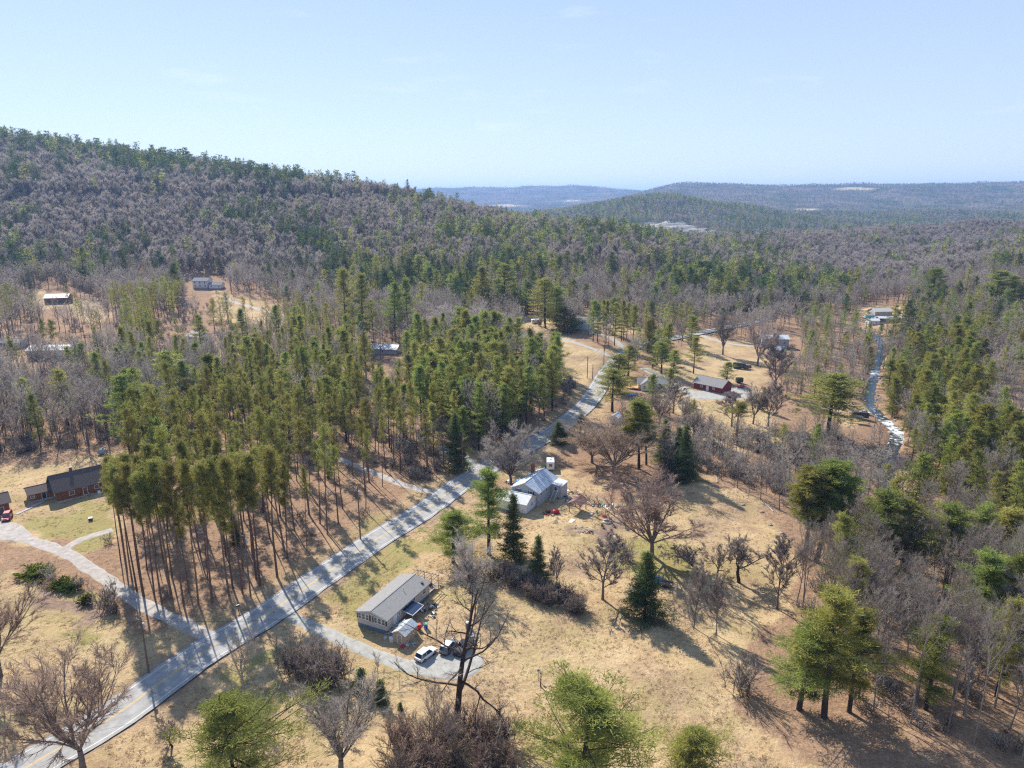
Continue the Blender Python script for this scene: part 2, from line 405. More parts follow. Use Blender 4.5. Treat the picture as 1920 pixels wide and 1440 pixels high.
# what covers the ground: masks from where the woods, lawns and bare soil lie
MEADOW = [[(930, 950), (1000, 1000), (1110, 1010), (1200, 950), (1120, 900), (1060, 880), (1000, 870), (960, 900)],
          [(0, 1090), (120, 1090), (230, 1150), (330, 1200), (250, 1290), (60, 1400), (-400, 1700), (-900, 1700), (-500, 1050), (0, 1030)],
          [(250, 1400), (420, 1250), (540, 1170), (650, 1100), (760, 1010), (880, 925), (960, 960), (1050, 1010), (1100, 960), (1160, 950), (1240, 905), (1330, 900), (1420, 940), (1480, 1000), (1500, 1040), (1470, 1120), (1420, 1180), (1390, 1280), (1400, 1340), (1480, 1400), (1560, 1450), (1700, 1900), (-300, 2000)],
          [(0, 870), (120, 868), (230, 850), (235, 960), (195, 1000), (90, 1030), (0, 1000), (-300, 1000), (-300, 880)],
          [(1060, 770), (1080, 720), (1040, 690), (1030, 650), (1060, 628), (1145, 668), (1120, 720), (1085, 760)],
          [(1225, 690), (1320, 625), (1440, 650), (1440, 700), (1420, 752), (1300, 752), (1230, 740)],
          [(1560, 770), (1590, 742), (1630, 765), (1640, 800), (1590, 808)],
          [(120, 560), (170, 560), (215, 590), (180, 606), (130, 590)], [(30, 560), (80, 545), (110, 575), (60, 590)],
          [(100, 662), (210, 640), (215, 665), (110, 690)], [(375, 650), (450, 630), (450, 665), (390, 680)], [(0, 655), (40, 655), (40, 690), (0, 700)],
          [(395, 545), (480, 560), (560, 590), (500, 620), (410, 600)], [(1090, 600), (1150, 590), (1190, 620), (1150, 640)], [(955, 600), (1010, 590), (1060, 630), (1090, 650), (1030, 650)],
          [(1610, 575), (1700, 570), (1720, 600), (1630, 620)], [(1770, 492), (1860, 488), (1850, 500), (1780, 503)]]
GREEN = [[(70, 985), (140, 960), (200, 940), (200, 1000), (90, 1025)], [(600, 1110), (700, 1040), (860, 985), (880, 1000), (760, 1060), (690, 1110), (660, 1170)], [(110, 1170), (170, 1165), (190, 1195), (140, 1200)],
         [(30, 1055), (95, 1050), (110, 1095), (60, 1090)], [(100, 1095), (150, 1085), (175, 1130), (130, 1140)], [(390, 1280), (520, 1200), (560, 1220), (420, 1310)], [(1130, 1040), (1230, 1000), (1300, 1080), (1200, 1090)], [(640, 960), (700, 930), (720, 1000), (680, 1020)],
         [(60, 980), (150, 985), (130, 1010), (70, 1005)]]
SOIL = [[(85, 1105), (160, 1130), (190, 1150), (160, 1165), (60, 1125)], [(1060, 990), (1130, 990), (1190, 960), (1180, 985), (1120, 1010)]]
def cover_masks(X, Y, Z):
    px, py = project(X, Y, Z)
    j1 = (fbm(X / 9, Y / 9, 3, 41) - .5); j2 = (fbm(X / 9 + 50, Y / 9 - 9, 3, 43) - .5)
    jit = 40 * np.clip(200 / np.maximum(Y, 60), .1, 1.3)
    qx, qy = px + j1 * jit * 2, py + j2 * jit * 1.4
    vis = Y > 20
    meadow = np.zeros(X.shape); green = np.zeros(X.shape); soil = np.zeros(X.shape)
    for P in MEADOW + [[(1230, 740), (1430, 740), (1460, 830), (1400, 850), (1300, 840)]]: meadow = np.maximum(meadow, in_poly(qx, qy, P))
    for P in GREEN: green = np.maximum(green, in_poly(qx, qy, P))
    for P in SOIL: soil = np.maximum(soil, in_poly(qx, qy, P))
    meadow = np.where(vis, meadow, 1.0)
    rd = dist_to(ROAD, X, Y, 2)
    verge = (1 - sstep(6, 13, rd + j1 * 8)) * (Y < 420)
    meadow = np.maximum(meadow, verge * .8)
    soil = np.maximum(soil, (1 - sstep(4.2, 6.3, rd + j2 * 3)) * .8)
    return meadow, green, soil
_m, _g, _so = cover_masks(GX, GY, GZ)
def ground_material():
    m = bpy.data.materials.new('ground_cover'); m.use_nodes = True
    n = m.node_tree.nodes; l = m.node_tree.links; b = n["Principled BSDF"]; b.inputs["Roughness"].default_value = 1.0; b.inputs["Specular IOR Level"].default_value = 0.05
    geo = n.new("ShaderNodeNewGeometry"); at = n.new("ShaderNodeVertexColor"); at.layer_name = "cover"
    sep = n.new("ShaderNodeSeparateColor"); l.new(at.outputs[0], sep.inputs[0])
    def noise(sc, det=5, rough=.65, off=0):
        t = n.new("ShaderNodeTexNoise"); t.inputs["Scale"].default_value = sc; t.inputs["Detail"].default_value = det; t.inputs["Roughness"].default_value = rough
        if off:
            a = n.new("ShaderNodeVectorMath"); a.inputs[1].default_value = (off, off * 2, 0); l.new(geo.outputs["Position"], a.inputs[0]); l.new(a.outputs[0], t.inputs["Vector"])
        else: l.new(geo.outputs["Position"], t.inputs["Vector"])
        return t.outputs["Fac"]
    def ramp(f, stops):
        r = n.new("ShaderNodeValToRGB"); e = r.color_ramp.elements
        e[0].position, e[0].color = stops[0][0], (*stops[0][1], 1); e[1].position, e[1].color = stops[-1][0], (*stops[-1][1], 1)
        for p, c in stops[1:-1]: k = e.new(p); k.color = (*c, 1)
        l.new(f, r.inputs[0]); return r.outputs[0]
    def mix(f, a, c):
        x = n.new("ShaderNodeMixRGB")
        if isinstance(f, float): x.inputs[0].default_value = f
        else: l.new(f, x.inputs[0])
        l.new(a, x.inputs[1]); l.new(c, x.inputs[2]); return x.outputs[0]
    def mul(a, c):
        x = n.new("ShaderNodeMath"); x.operation = 'MULTIPLY'; l.new(a, x.inputs[0])
        if isinstance(c, float): x.inputs[1].default_value = c
        else: l.new(c, x.inputs[1])
        return x.outputs[0]
    fine = noise(2.6, 8, .85); mid = noise(.16, 5, .65, 30); big = noise(.035, 4, .6, 77); mott = noise(.5, 5, .75, 12)
    grass = mix(mott, ramp(big, [(.3, (.37, .245, .135)), (.5, (.46, .335, .185)), (.7, (.38, .31, .15))]),
                ramp(mid, [(.32, (.25, .165, .10)), (.5, (.43, .305, .17)), (.68, (.52, .39, .23))]))
    greenc = ramp(mid, [(.3, (.28, .23, .08)), (.55, (.20, .20, .055)), (.7, (.155, .18, .04))])
    litter = mix(mid, ramp(mott, [(.3, (.14, .095, .068)), (.5, (.28, .182, .112)), (.7, (.42, .29, .18))]),
                 ramp(fine, [(.3, (.17, .10, .065)), (.6, (.33, .21, .135)), (.8, (.50, .36, .24))]))
    soilc = ramp(mott, [(.3, (.16, .105, .07)), (.7, (.33, .24, .18))])
    wet = ramp(mott, [(.3, (.05, .04, .03)), (.7, (.16, .12, .09))])
    # green also creeps into the tan grass in patches; leaf litter drifts over it in others
    gp_ = ramp(noise(.06, 5, .7, 200), [(.50, (0, 0, 0)), (.66, (.75, .75, .75))])
    lp_ = ramp(noise(.05, 6, .75, 400), [(.49, (0, 0, 0)), (.64, (.75, .75, .75))])
    c = mix(mul(gp_, .55), grass, greenc); c = mix(lp_, c, mix(.5, litter, soilc))
    c = mix(sep.outputs[1], c, mix(.35, greenc, grass))
    c = mix(sep.outputs[0], litter, c)
    c = mix(sep.outputs[2], c, soilc)
    hs = n.new("ShaderNodeHueSaturation"); l.new(c, hs.inputs["Color"])
    mr = n.new("ShaderNodeMapRange"); mr.inputs[1].default_value = .25; mr.inputs[2].default_value = .75; mr.inputs[3].default_value = .50; mr.inputs[4].default_value = 1.45
    l.new(fine, mr.inputs[0]); l.new(mr.outputs[0], hs.inputs["Value"])
    l.new(hs.outputs[0], b.inputs["Base Color"])
    bp = n.new("ShaderNodeBump"); bp.inputs["Strength"].default_value = 0.9; bp.inputs["Distance"].default_value = 0.35
    l.new(noise(1.1, 5, .75, 5), bp.inputs["Height"]); l.new(bp.outputs[0], b.inputs["Normal"])
    return m
M_GROUND = ground_material()
me = mesh_np('ground', np.stack([GX, GY, GZ], -1).reshape(-1, 3), grid_faces(NR, NS), M_GROUND, smooth=True)
ca = me.color_attributes.new("cover", 'FLOAT_COLOR', 'POINT')
ca.data.foreach_set("color", np.stack([_m, _g, _so, np.ones_like(_m)], -1).reshape(-1).astype(np.float32))
tagit(link(bpy.data.objects.new('ground', me)), 'dry April meadow and leaf strewn woodland floor', kind='structure')

# far valley and hills, one sheet from where the near ground ends
NS2, NR2 = 300, 300
_s2 = np.linspace(-1.5, 1.5, NS2); _Y2 = np.exp(np.linspace(math.log(1396), math.log(14500), NR2))
X2 = _s2[None, :] * (_Y2[:, None] + 170); Y2 = np.repeat(_Y2[:, None], NS2, 1); Z2 = terrain_z(X2, Y2)
Z2[0] -= 0.0
def hill_material():
    m = bpy.data.materials.new('far_wooded_ground'); m.use_nodes = True
    n = m.node_tree.nodes; l = m.node_tree.links; b = n["Principled BSDF"]; b.inputs["Roughness"].default_value = 1; b.inputs["Specular IOR Level"].default_value = 0
    geo = n.new("ShaderNodeNewGeometry"); t = n.new("ShaderNodeTexNoise"); t.inputs["Scale"].default_value = .004; t.inputs["Detail"].default_value = 9; t.inputs["Roughness"].default_value = .72
    l.new(geo.outputs["Position"], t.inputs["Vector"])
    r = n.new("ShaderNodeValToRGB"); e = r.color_ramp.elements
    e[0].position = .40; e[0].color = (.05, .065, .03, 1); e[1].position = .60; e[1].color = (.19, .15, .125, 1)
    l.new(t.outputs["Fac"], r.inputs[0])
    at = n.new("ShaderNodeVertexColor"); at.layer_name = "cover"; sep = n.new("ShaderNodeSeparateColor"); l.new(at.outputs[0], sep.inputs[0])
    x = n.new("ShaderNodeMixRGB"); l.new(sep.outputs[0], x.inputs[0]); l.new(r.outputs[0], x.inputs[1]); x.inputs[2].default_value = (.42, .34, .22, 1)
    y = n.new("ShaderNodeMixRGB"); l.new(sep.outputs[2], y.inputs[0]); l.new(x.outputs[0], y.inputs[1])
    r2 = n.new("ShaderNodeValToRGB"); e = r2.color_ramp.elements; e[0].position = .42; e[0].color = (.12, .13, .13, 1); e[1].position = .66; e[1].color = (.50, .43, .35, 1)
    t2 = n.new("ShaderNodeTexNoise"); t2.inputs["Scale"].default_value = .02; t2.inputs["Detail"].default_value = 6; t2.inputs["Roughness"].default_value = .7
    mp = n.new("ShaderNodeMapping"); mp.inputs["Scale"].default_value = (.5, 1.2, 2); l.new(geo.outputs["Position"], mp.inputs[0]); l.new(mp.outputs[0], t2.inputs["Vector"]); l.new(t2.outputs["Fac"], r2.inputs[0])
    l.new(r2.outputs[0], y.inputs[2]); l.new(y.outputs[0], b.inputs["Base Color"])
    t3 = n.new("ShaderNodeTexNoise"); t3.inputs["Scale"].default_value = .03; t3.inputs["Detail"].default_value = 5; l.new(geo.outputs["Position"], t3.inputs["Vector"])
    bp = n.new("ShaderNodeBump"); bp.inputs["Strength"].default_value = 1; bp.inputs["Distance"].default_value = 14; l.new(t3.outputs["Fac"], bp.inputs["Height"]); l.new(bp.outputs[0], b.inputs["Normal"])
    return m
QUARRY = [(1085, 424), (1150, 417), (1280, 419), (1300, 426), (1345, 432), (1362, 456), (1290, 458), (1262, 436), (1150, 432)]
QUARRY2 = [(1255, 425), (1330, 425), (1358, 440), (1362, 458), (1290, 458), (1262, 438)]
def far_cover(X, Y, Z):
    px, py = project(X, Y, Z)
    q = in_poly(px, py, QUARRY) & (Y < 2250) & (Y > 1500)
    f = in_poly(px, py, [(1485, 392), (1530, 391), (1530, 399), (1490, 399)]) & (Y > 2900)
    f |= in_poly(px, py, [(1560, 353), (1600, 351), (1645, 353), (1635, 357), (1570, 356)]) & (Y > 3500)
    f |= in_poly(px, py, [(915, 385), (950, 383), (985, 386), (950, 389)]) & (Y > 2900)
    f |= in_poly(px, py, [(1055, 375), (1090, 374), (1088, 377), (1060, 378)]) & (Y > 2900)
    return f.astype(float), q.astype(float)
_f2, _q2 = far_cover(X2, Y2, Z2)
# the gravel pit: benches cut into the slope
Z2 = Z2 + _q2 * (np.round((fbm(X2 / 90, Y2 / 60, 3, 61) - .5) * 6) * 4.0)
me = mesh_np('hills', np.stack([X2, Y2, Z2], -1).reshape(-1, 3), grid_faces(NR2, NS2), hill_material(), smooth=False)
ca = me.color_attributes.new("cover", 'FLOAT_COLOR', 'POINT')
ca.data.foreach_set("color", np.stack([_f2, _f2 * 0, _q2, np.ones_like(_f2)], -1).reshape(-1).astype(np.float32))
tagit(link(bpy.data.objects.new('hills', me)), 'far valley floor and long wooded ridges', kind='structure')
# the farthest mountain, a low blue cone on the horizon
mx_ = np.linspace(-1, 1, 60); my_ = np.linspace(-1, 1, 24); MX, MY = np.meshgrid(mx_, my_)
cx_, cy_ = (962 - 960) / FPX * 13400, 13400.0
hz_ = 40 + 185 * np.clip(np.maximum(.62 * np.exp(-(MX * 1.5) ** 2), 1.06 * np.exp(-((MX - .12) * 5.5) ** 2)), 0, 1.05) * (1 - MY ** 2 * .8) + 10 * fbm(MX * 9 + 3, MY * 9, 3, 5)
me = mesh_np('mountain', np.stack([cx_ + MX * 1500, cy_ + MY * 900, hz_], -1).reshape(-1, 3), grid_faces(24, 60), MATS.get('x') or hill_material(), smooth=True)
tagit(link(bpy.data.objects.new('mountain', me)), 'faint pointed mountain on the horizon', kind='structure')

# ------------------------------------------------------------------ roads and drives draped on the ground
def strip(P, offs, dz, edge=0.0, seed=0, s0=None, s1=None):
    T = np.gradient(P, axis=0); T /= np.linalg.norm(T, axis=1)[:, None] + 1e-9
    N = np.stack([-T[:, 1], T[:, 0]], -1); V = []
    s = np.concatenate([[0], np.cumsum(np.linalg.norm(np.diff(P, axis=0), axis=1))])
    e0 = (fbm(s / 3.0, s * 0 + seed, 3, 5) - .5) * 2 * edge; e1 = (fbm(s / 3.0, s * 0 + seed + 9, 3, 6) - .5) * 2 * edge
    offs = np.asarray(offs, float); k = (offs - offs.min()) / max(1e-6, offs.max() - offs.min())
    X = P[:, 0:1] + N[:, 0:1] * (offs[None] + e0[:, None] * (1 - k) + e1[:, None] * k)
    Y = P[:, 1:2] + N[:, 1:2] * (offs[None] + e0[:, None] * (1 - k) + e1[:, None] * k)
    return X, Y, s
ROADF = densify(ROAD[::6], 0.8)
# road surface height: the smoothed ground along the centre line, with a slight crown
_rz = base_z(ROADF[:, 0], ROADF[:, 1])
_rz = np.convolve(np.pad(_rz, 20, mode='edge'), np.ones(41) / 41, mode='valid') + 0.02
def road_h(x, y):
    d = (x[..., None] - ROADF[None, :, 0]) ** 2
    out = np.empty(x.shape)
    for i in np.ndindex(x.shape[:1]):
        dd = (x[i][:, None] - ROADF[None, ::2, 0]) ** 2 + (y[i][:, None] - ROADF[None, ::2, 1]) ** 2
        out[i] = _rz[::2][dd.argmin(1)]
    return out
def road_strip(name, offs, dz, m, edge=0.0, label=None, sel=None):
    X, Y, s = strip(ROADF, offs, dz, edge)
    offs = np.asarray(offs, float)
    Z = np.repeat(_rz[:, None], len(offs), 1) - 0.012 * np.abs(offs)[None] + dz
    if sel is not None: X, Y, Z = X[sel], Y[sel], Z[sel]
    F = grid_faces(X.shape[0], X.shape[1])[:, ::-1]
    me = mesh_np(name, np.stack([X, Y, Z], -1).reshape(-1, 3), F, m, smooth=True)
    o = link(bpy.data.objects.new(name, me)); tagit(o, label, kind='structure'); return o
def asphalt():
    m = mat('worn_asphalt', (.345, .335, .315), (.24, .233, .225), rough=.95, scale=.6, bump=.3, bscale=9, coords='Object', detail=8)
    return m
road_strip('road', [-4.1, -3.6, -2, 0, 2, 3.6, 4.1], 0.0, asphalt(), .28, 'worn two lane blacktop road with faded lines')
M_YEL = mat('road_yellow', (.60, .40, .11), (.46, .33, .13), rough=.8, scale=2.5)
M_WHT = mat('road_white', (.74, .74, .72), (.52, .52, .52), rough=.8, scale=2.5)
for o_ in (-.13, .13): road_strip('centre_line', [o_ - .065, o_ + .065], .006, M_YEL, 0, 'yellow centre line')
for o_ in (-3.35, 3.35): road_strip('edge_line', [o_ - .06, o_ + .06], .006, M_WHT, 0, 'white edge line')
M_CRACK = mat('tar_seam', (.035, .035, .037), rough=.6)
_cs = 0
for k in range(10, len(ROADF) - 10, 11):          # transverse cracks sealed with tar
    _cs += 1
    a = RNG.uniform(-3.2, .4); b_ = a + RNG.uniform(1.4, 3.2)
    P = ROADF[k]; T = ROADF[k + 1] - ROADF[k - 1]; T /= np.linalg.norm(T); N = np.array([-T[1], T[0]])
    pts = [P + N * (a + (b_ - a) * t) + T * RNG.uniform(-.18, .18) for t in np.linspace(0, 1, 6)]
    if _cs == 1: _cv, _cf = [], []
    base = len(_cv)
    for q, t in zip(pts, np.linspace(a, b_, 6)):
        for e in (-.03, .03): _cv.append((q[0] + T[0] * e, q[1] + T[1] * e, _rz[k] - .012 * abs(t) + .004))
    for i in range(5): _cf.append((base + 2 * i, base + 2 * i + 1, base + 2 * i + 3, base + 2 * i + 2))
me = mesh_np('crack_sealant', np.array(_cv), np.array(_cf), M_CRACK); tagit(link(bpy.data.objects.new('crack_sealant', me)), 'tar sealed cracks across the road', kind='stuff')

def drive(name, P, w, m, label, cols=9, dz=.05):
    P = densify(P[::4], 0.8)
    X, Y, s = strip(P, np.linspace(-w / 2, w / 2, cols), dz, .45, seed=len(name))
    Z = gz(X, Y) + dz - .11 * (np.abs(np.linspace(-1, 1, cols))[None] > .97)
    me = mesh_np(name, np.stack([X, Y, Z], -1).reshape(-1, 3), grid_faces(*X.shape)[:, ::-1], m, smooth=True)
    o = link(bpy.data.objects.new(name, me)); tagit(o, label, kind='structure')
M_GRAV = mat('gravel', (.42, .38, .34), (.28, .25, .225), rough=1, scale=.8, bump=.6, bscale=8, detail=9)
M_GRAVG = mat('grey_gravel', (.37, .36, .325), (.26, .25, .22), rough=1, scale=.7, bump=.6, bscale=8, detail=9)
M_ASPH2 = mat('lane_asphalt', (.28, .28, .27), (.19, .19, .19), rough=.9, scale=.6, bump=.3)
DL = {'log': ('driveway', M_GRAV, 'pale gravel driveway to the log house'), 'logb': ('driveway', M_GRAV, 'short gravel spur off the log house driveway'),
      'home': ('driveway', M_GRAVG, 'worn driveway past the tan mobile home'), 'lane': ('lane', M_GRAV, 'gravel lane under the pines'),
      'street': ('side_street', M_ASPH2, 'shaded side street meeting the road'), 'upper': ('driveway', M_GRAVG, 'lane crossing the bare slope'),
      'white': ('driveway', M_GRAVG, 'driveway to the pale blue house'), 'barn': ('driveway', M_GRAVG, 'grey gravel yard by the red building'),
      'back': ('lane', M_GRAV, 'pale lane through the clearing'), 'hillhouse': ('lane', M_GRAV, 'lane below the white hillside house')}
for i, (k, (P, w)) in enumerate(DRIVES.items()): drive(DL[k][0], P, w, DL[k][1], DL[k][2], dz=.05 + .004 * i)
def patch(name, poly_px, m, label, dz=.10, n=16):
    C = np.array([gp(a, b)[:2] for a, b in poly_px]); c = C.mean(0)
    C = np.vstack([densify(np.vstack([C, C[:1]]), 1.0)])
    R = np.linspace(0.02, 1, n)
    jit = 1 + (fbm(np.arange(len(C)) / 5.0, np.zeros(len(C)), 3, 8) - .5) * .12
    X = c[0] + (C[:, 0] - c[0])[None] * R[:, None] * jit; Y = c[1] + (C[:, 1] - c[1])[None] * R[:, None] * jit
    Z = gz(X, Y) + dz; Z[-1] -= .16
    me = mesh_np(name, np.stack([X, Y, Z], -1).reshape(-1, 3), grid_faces(*X.shape), m, smooth=True)
    tagit(link(bpy.data.objects.new(name, me)), label, kind='structure')
patch('parking_area', [(-60, 975), (10, 978), (40, 985), (68, 1012), (40, 1016), (-60, 1006)], M_GRAV, 'gravel turning area by the log garage', .10)
patch('parking_area', [(800, 1235), (850, 1215), (900, 1225), (905, 1252), (860, 1275), (780, 1266), (745, 1245)], M_GRAVG, 'gravel parking area by the mobile home', .10)
patch('parking_area', [(1370, 728), (1400, 724), (1415, 735), (1392, 748), (1300, 747), (1285, 737)], M_GRAVG, 'grey gravel yard beside the red building', .12)

# ------------------------------------------------------------------ the stream
def water_mat():
    m = bpy.data.materials.new('stream_water'); m.use_nodes = True; n = m.node_tree.nodes; l = m.node_tree.links; b = n["Principled BSDF"]
    b.inputs["Roughness"].default_value = .2; b.inputs["Specular IOR Level"].default_value = .5
    geo = n.new("ShaderNodeNewGeometry")
    t = n.new("ShaderNodeTexNoise"); t.inputs["Scale"].default_value = .45; t.inputs["Detail"].default_value = 7; t.inputs["Roughness"].default_value = .7; l.new(geo.outputs["Position"], t.inputs["Vector"])
    at = n.new("ShaderNodeVertexColor"); at.layer_name = "foam"
    s = n.new("ShaderNodeSeparateColor"); l.new(at.outputs[0], s.inputs[0])
    ad = n.new("ShaderNodeMath"); ad.operation = 'ADD'; l.new(t.outputs["Fac"], ad.inputs[0]); l.new(s.outputs[0], ad.inputs[1])
    r = n.new("ShaderNodeValToRGB"); e = r.color_ramp.elements; e[0].position = .64; e[0].color = (.010, .022, .032, 1); e[1].position = .76; e[1].color = (.75, .78, .8, 1)
    l.new(ad.outputs[0], r.inputs[0]); l.new(r.outputs[0], b.inputs["Base Color"])
    t2 = n.new("ShaderNodeTexNoise"); t2.inputs["Scale"].default_value = 1.6; t2.inputs["Detail"].default_value = 3; l.new(geo.outputs["Position"], t2.inputs["Vector"])
    bp = n.new("ShaderNodeBump"); bp.inputs["Strength"].default_value = .5; bp.inputs["Distance"].default_value = .15; l.new(t2.outputs["Fac"], bp.inputs["Height"]); l.new(bp.outputs[0], b.inputs["Normal"])
    return m
RF = densify(RIVER[::3], 2.0)
X, Y, s = strip(RF, np.linspace(-2.3, 2.3, 9), 0, .3)
rz = base_z(RF[:, 0], RF[:, 1]); 
rz = np.minimum(rz, gz(RF[:, 0], RF[:, 1]) + 1.2) ; rz = np.convolve(np.pad(rz - .1, 8, mode='edge'), np.ones(17) / 17, mode='valid')
rz = np.minimum(rz, gz(RF[:, 0], RF[:, 1]) + .75 + 0 * rz); rz = np.maximum(rz, gz(RF[:, 0], RF[:, 1]) + .35)
Z = np.repeat(rz[:, None], 9, 1) + (fbm(X, Y, 2, 3) - .5) * .1
me = mesh_np('stream', np.stack([X, Y, Z], -1).reshape(-1, 3), grid_faces(*X.shape)[:, ::-1], water_mat(), smooth=True)
rpx, rpy = project(RF[:, 0], RF[:, 1], rz)
foam = .02 + .22 * np.exp(-((rpy - 805) / 30) ** 2) + .20 * np.exp(-((rpy - 700) / 9) ** 2) + .12 * (rpy > 930)
ca = me.color_attributes.new("foam", 'FLOAT_COLOR', 'POINT')
fv = np.repeat(foam[:, None], 9, 1).reshape(-1)
ca.data.foreach_set("color", np.stack([fv, fv, fv, fv * 0 + 1], -1).reshape(-1).astype(np.float32))
tagit(link(bpy.data.objects.new('stream', me)), 'blue stream with white riffles between wooded banks', kind='structure')
# ------------------------------------------------------------------ tree growing
def unit(v): return v / (np.linalg.norm(v, axis=-1, keepdims=True) + 1e-9)
def poly_tubes(P, R, n=4):
    """P (N,K,3) polylines, R (N,K) radii -> verts, quad faces"""
    N, K, _ = P.shape
    T = np.gradient(P, axis=1); T = unit(T)
    ref = np.where(np.abs(T[..., 2:3]) < .9, np.array([0, 0, 1.0]), np.array([1.0, 0, 0]))
    U = unit(np.cross(T, ref)); W = np.cross(T, U)
    a = np.arange(n) * 2 * math.pi / n
    V = P[:, :, None] + R[:, :, None, None] * (np.cos(a)[None, None, :, None] * U[:, :, None] + np.sin(a)[None, None, :, None] * W[:, :, None])
    idx = np.arange(N * K * n).reshape(N, K, n)
    q = np.stack([idx[:, :-1], np.roll(idx, -1, 2)[:, :-1], np.roll(idx, -1, 2)[:, 1:], idx[:, 1:]], -1)
    return V.reshape(-1, 3), q.reshape(-1, 4)
def slivers(P0, D, L, Wd, rng):
    """one long thin triangle per twig or needle spray"""
    n = len(P0); r = unit(rng.normal(size=(n, 3))); S = unit(np.cross(D, r)) * (np.asarray(Wd) / 2).reshape(-1, 1)
    V = np.stack([P0 - S, P0 + S, P0 + D * np.asarray(L).reshape(-1, 1)], 1)
    return V.reshape(-1, 3), np.arange(3 * n).reshape(-1, 3)
def path(p, d, L, K, rng, up=0.0, wob=.12, droop=0.0):
    """polylines from points p (N,3) along d (N,3) with length L (N,), bending upward by up"""
    N = len(p); P = np.zeros((N, K, 3)); P[:, 0] = p; d = unit(d.copy()); st = (np.asarray(L) / (K - 1)).reshape(-1, 1)
    for k in range(1, K):
        d = d + rng.normal(size=(N, 3)) * wob
        d[:, 2] += up - droop * k
        d = unit(d); P[:, k] = P[:, k - 1] + d * st
    return P
def sample(P, R, n, t0, t1, rng, even=False):
    N, K, _ = P.shape
    t = rng.uniform(t0, t1, (N, n)) if not even else (t0 + (t1 - t0) * (np.arange(n)[None] + rng.uniform(.1, .9, (N, n))) / n)
    f = t * (K - 1); i = np.minimum(f.astype(int), K - 2); g = (f - i)[..., None]; r = np.arange(N)[:, None]
    a, b = P[r, i], P[r, i + 1]
    return (a * (1 - g) + b * g).reshape(-1, 3), unit(b - a).reshape(-1, 3), t.reshape(-1), (R[r, i] * (1 - g[..., 0]) + R[r, i + 1] * g[..., 0]).reshape(-1)
def branch_dir(T, ang, rng, flat=0.0):
    n = len(T); r = rng.normal(size=(n, 3)); r[:, 2] *= (1 - flat); S = unit(np.cross(T, unit(r)))
    a = np.asarray(ang).reshape(-1, 1) if np.ndim(ang) else ang
    return unit(T * np.cos(a) + S * np.sin(a))
class Parts:
    def __init__(s): s.v = {}; s.f = {}
    def add(s, key, V, F):
        b = sum(len(a) for a in s.v.get(key, [])); s.v.setdefault(key, []).append(V); s.f.setdefault(key, []).append(F + b)
    def mesh(s, key, name, m):
        V = np.concatenate(s.v[key]); return mesh_np(name, V, s.f[key], m)
    def joined(s, name, keys, mats):
        V, F, MI, b = [], [], [], 0
        for i, k in enumerate(keys):
            if k not in s.v: continue
            v = np.concatenate(s.v[k]); V.append(v)
            for f in s.f[k]: F.append(f + b); MI.append(np.full(len(f), i))
            b += len(v)
        return mesh_np(name, np.concatenate(V), F, mats, np.concatenate(MI))

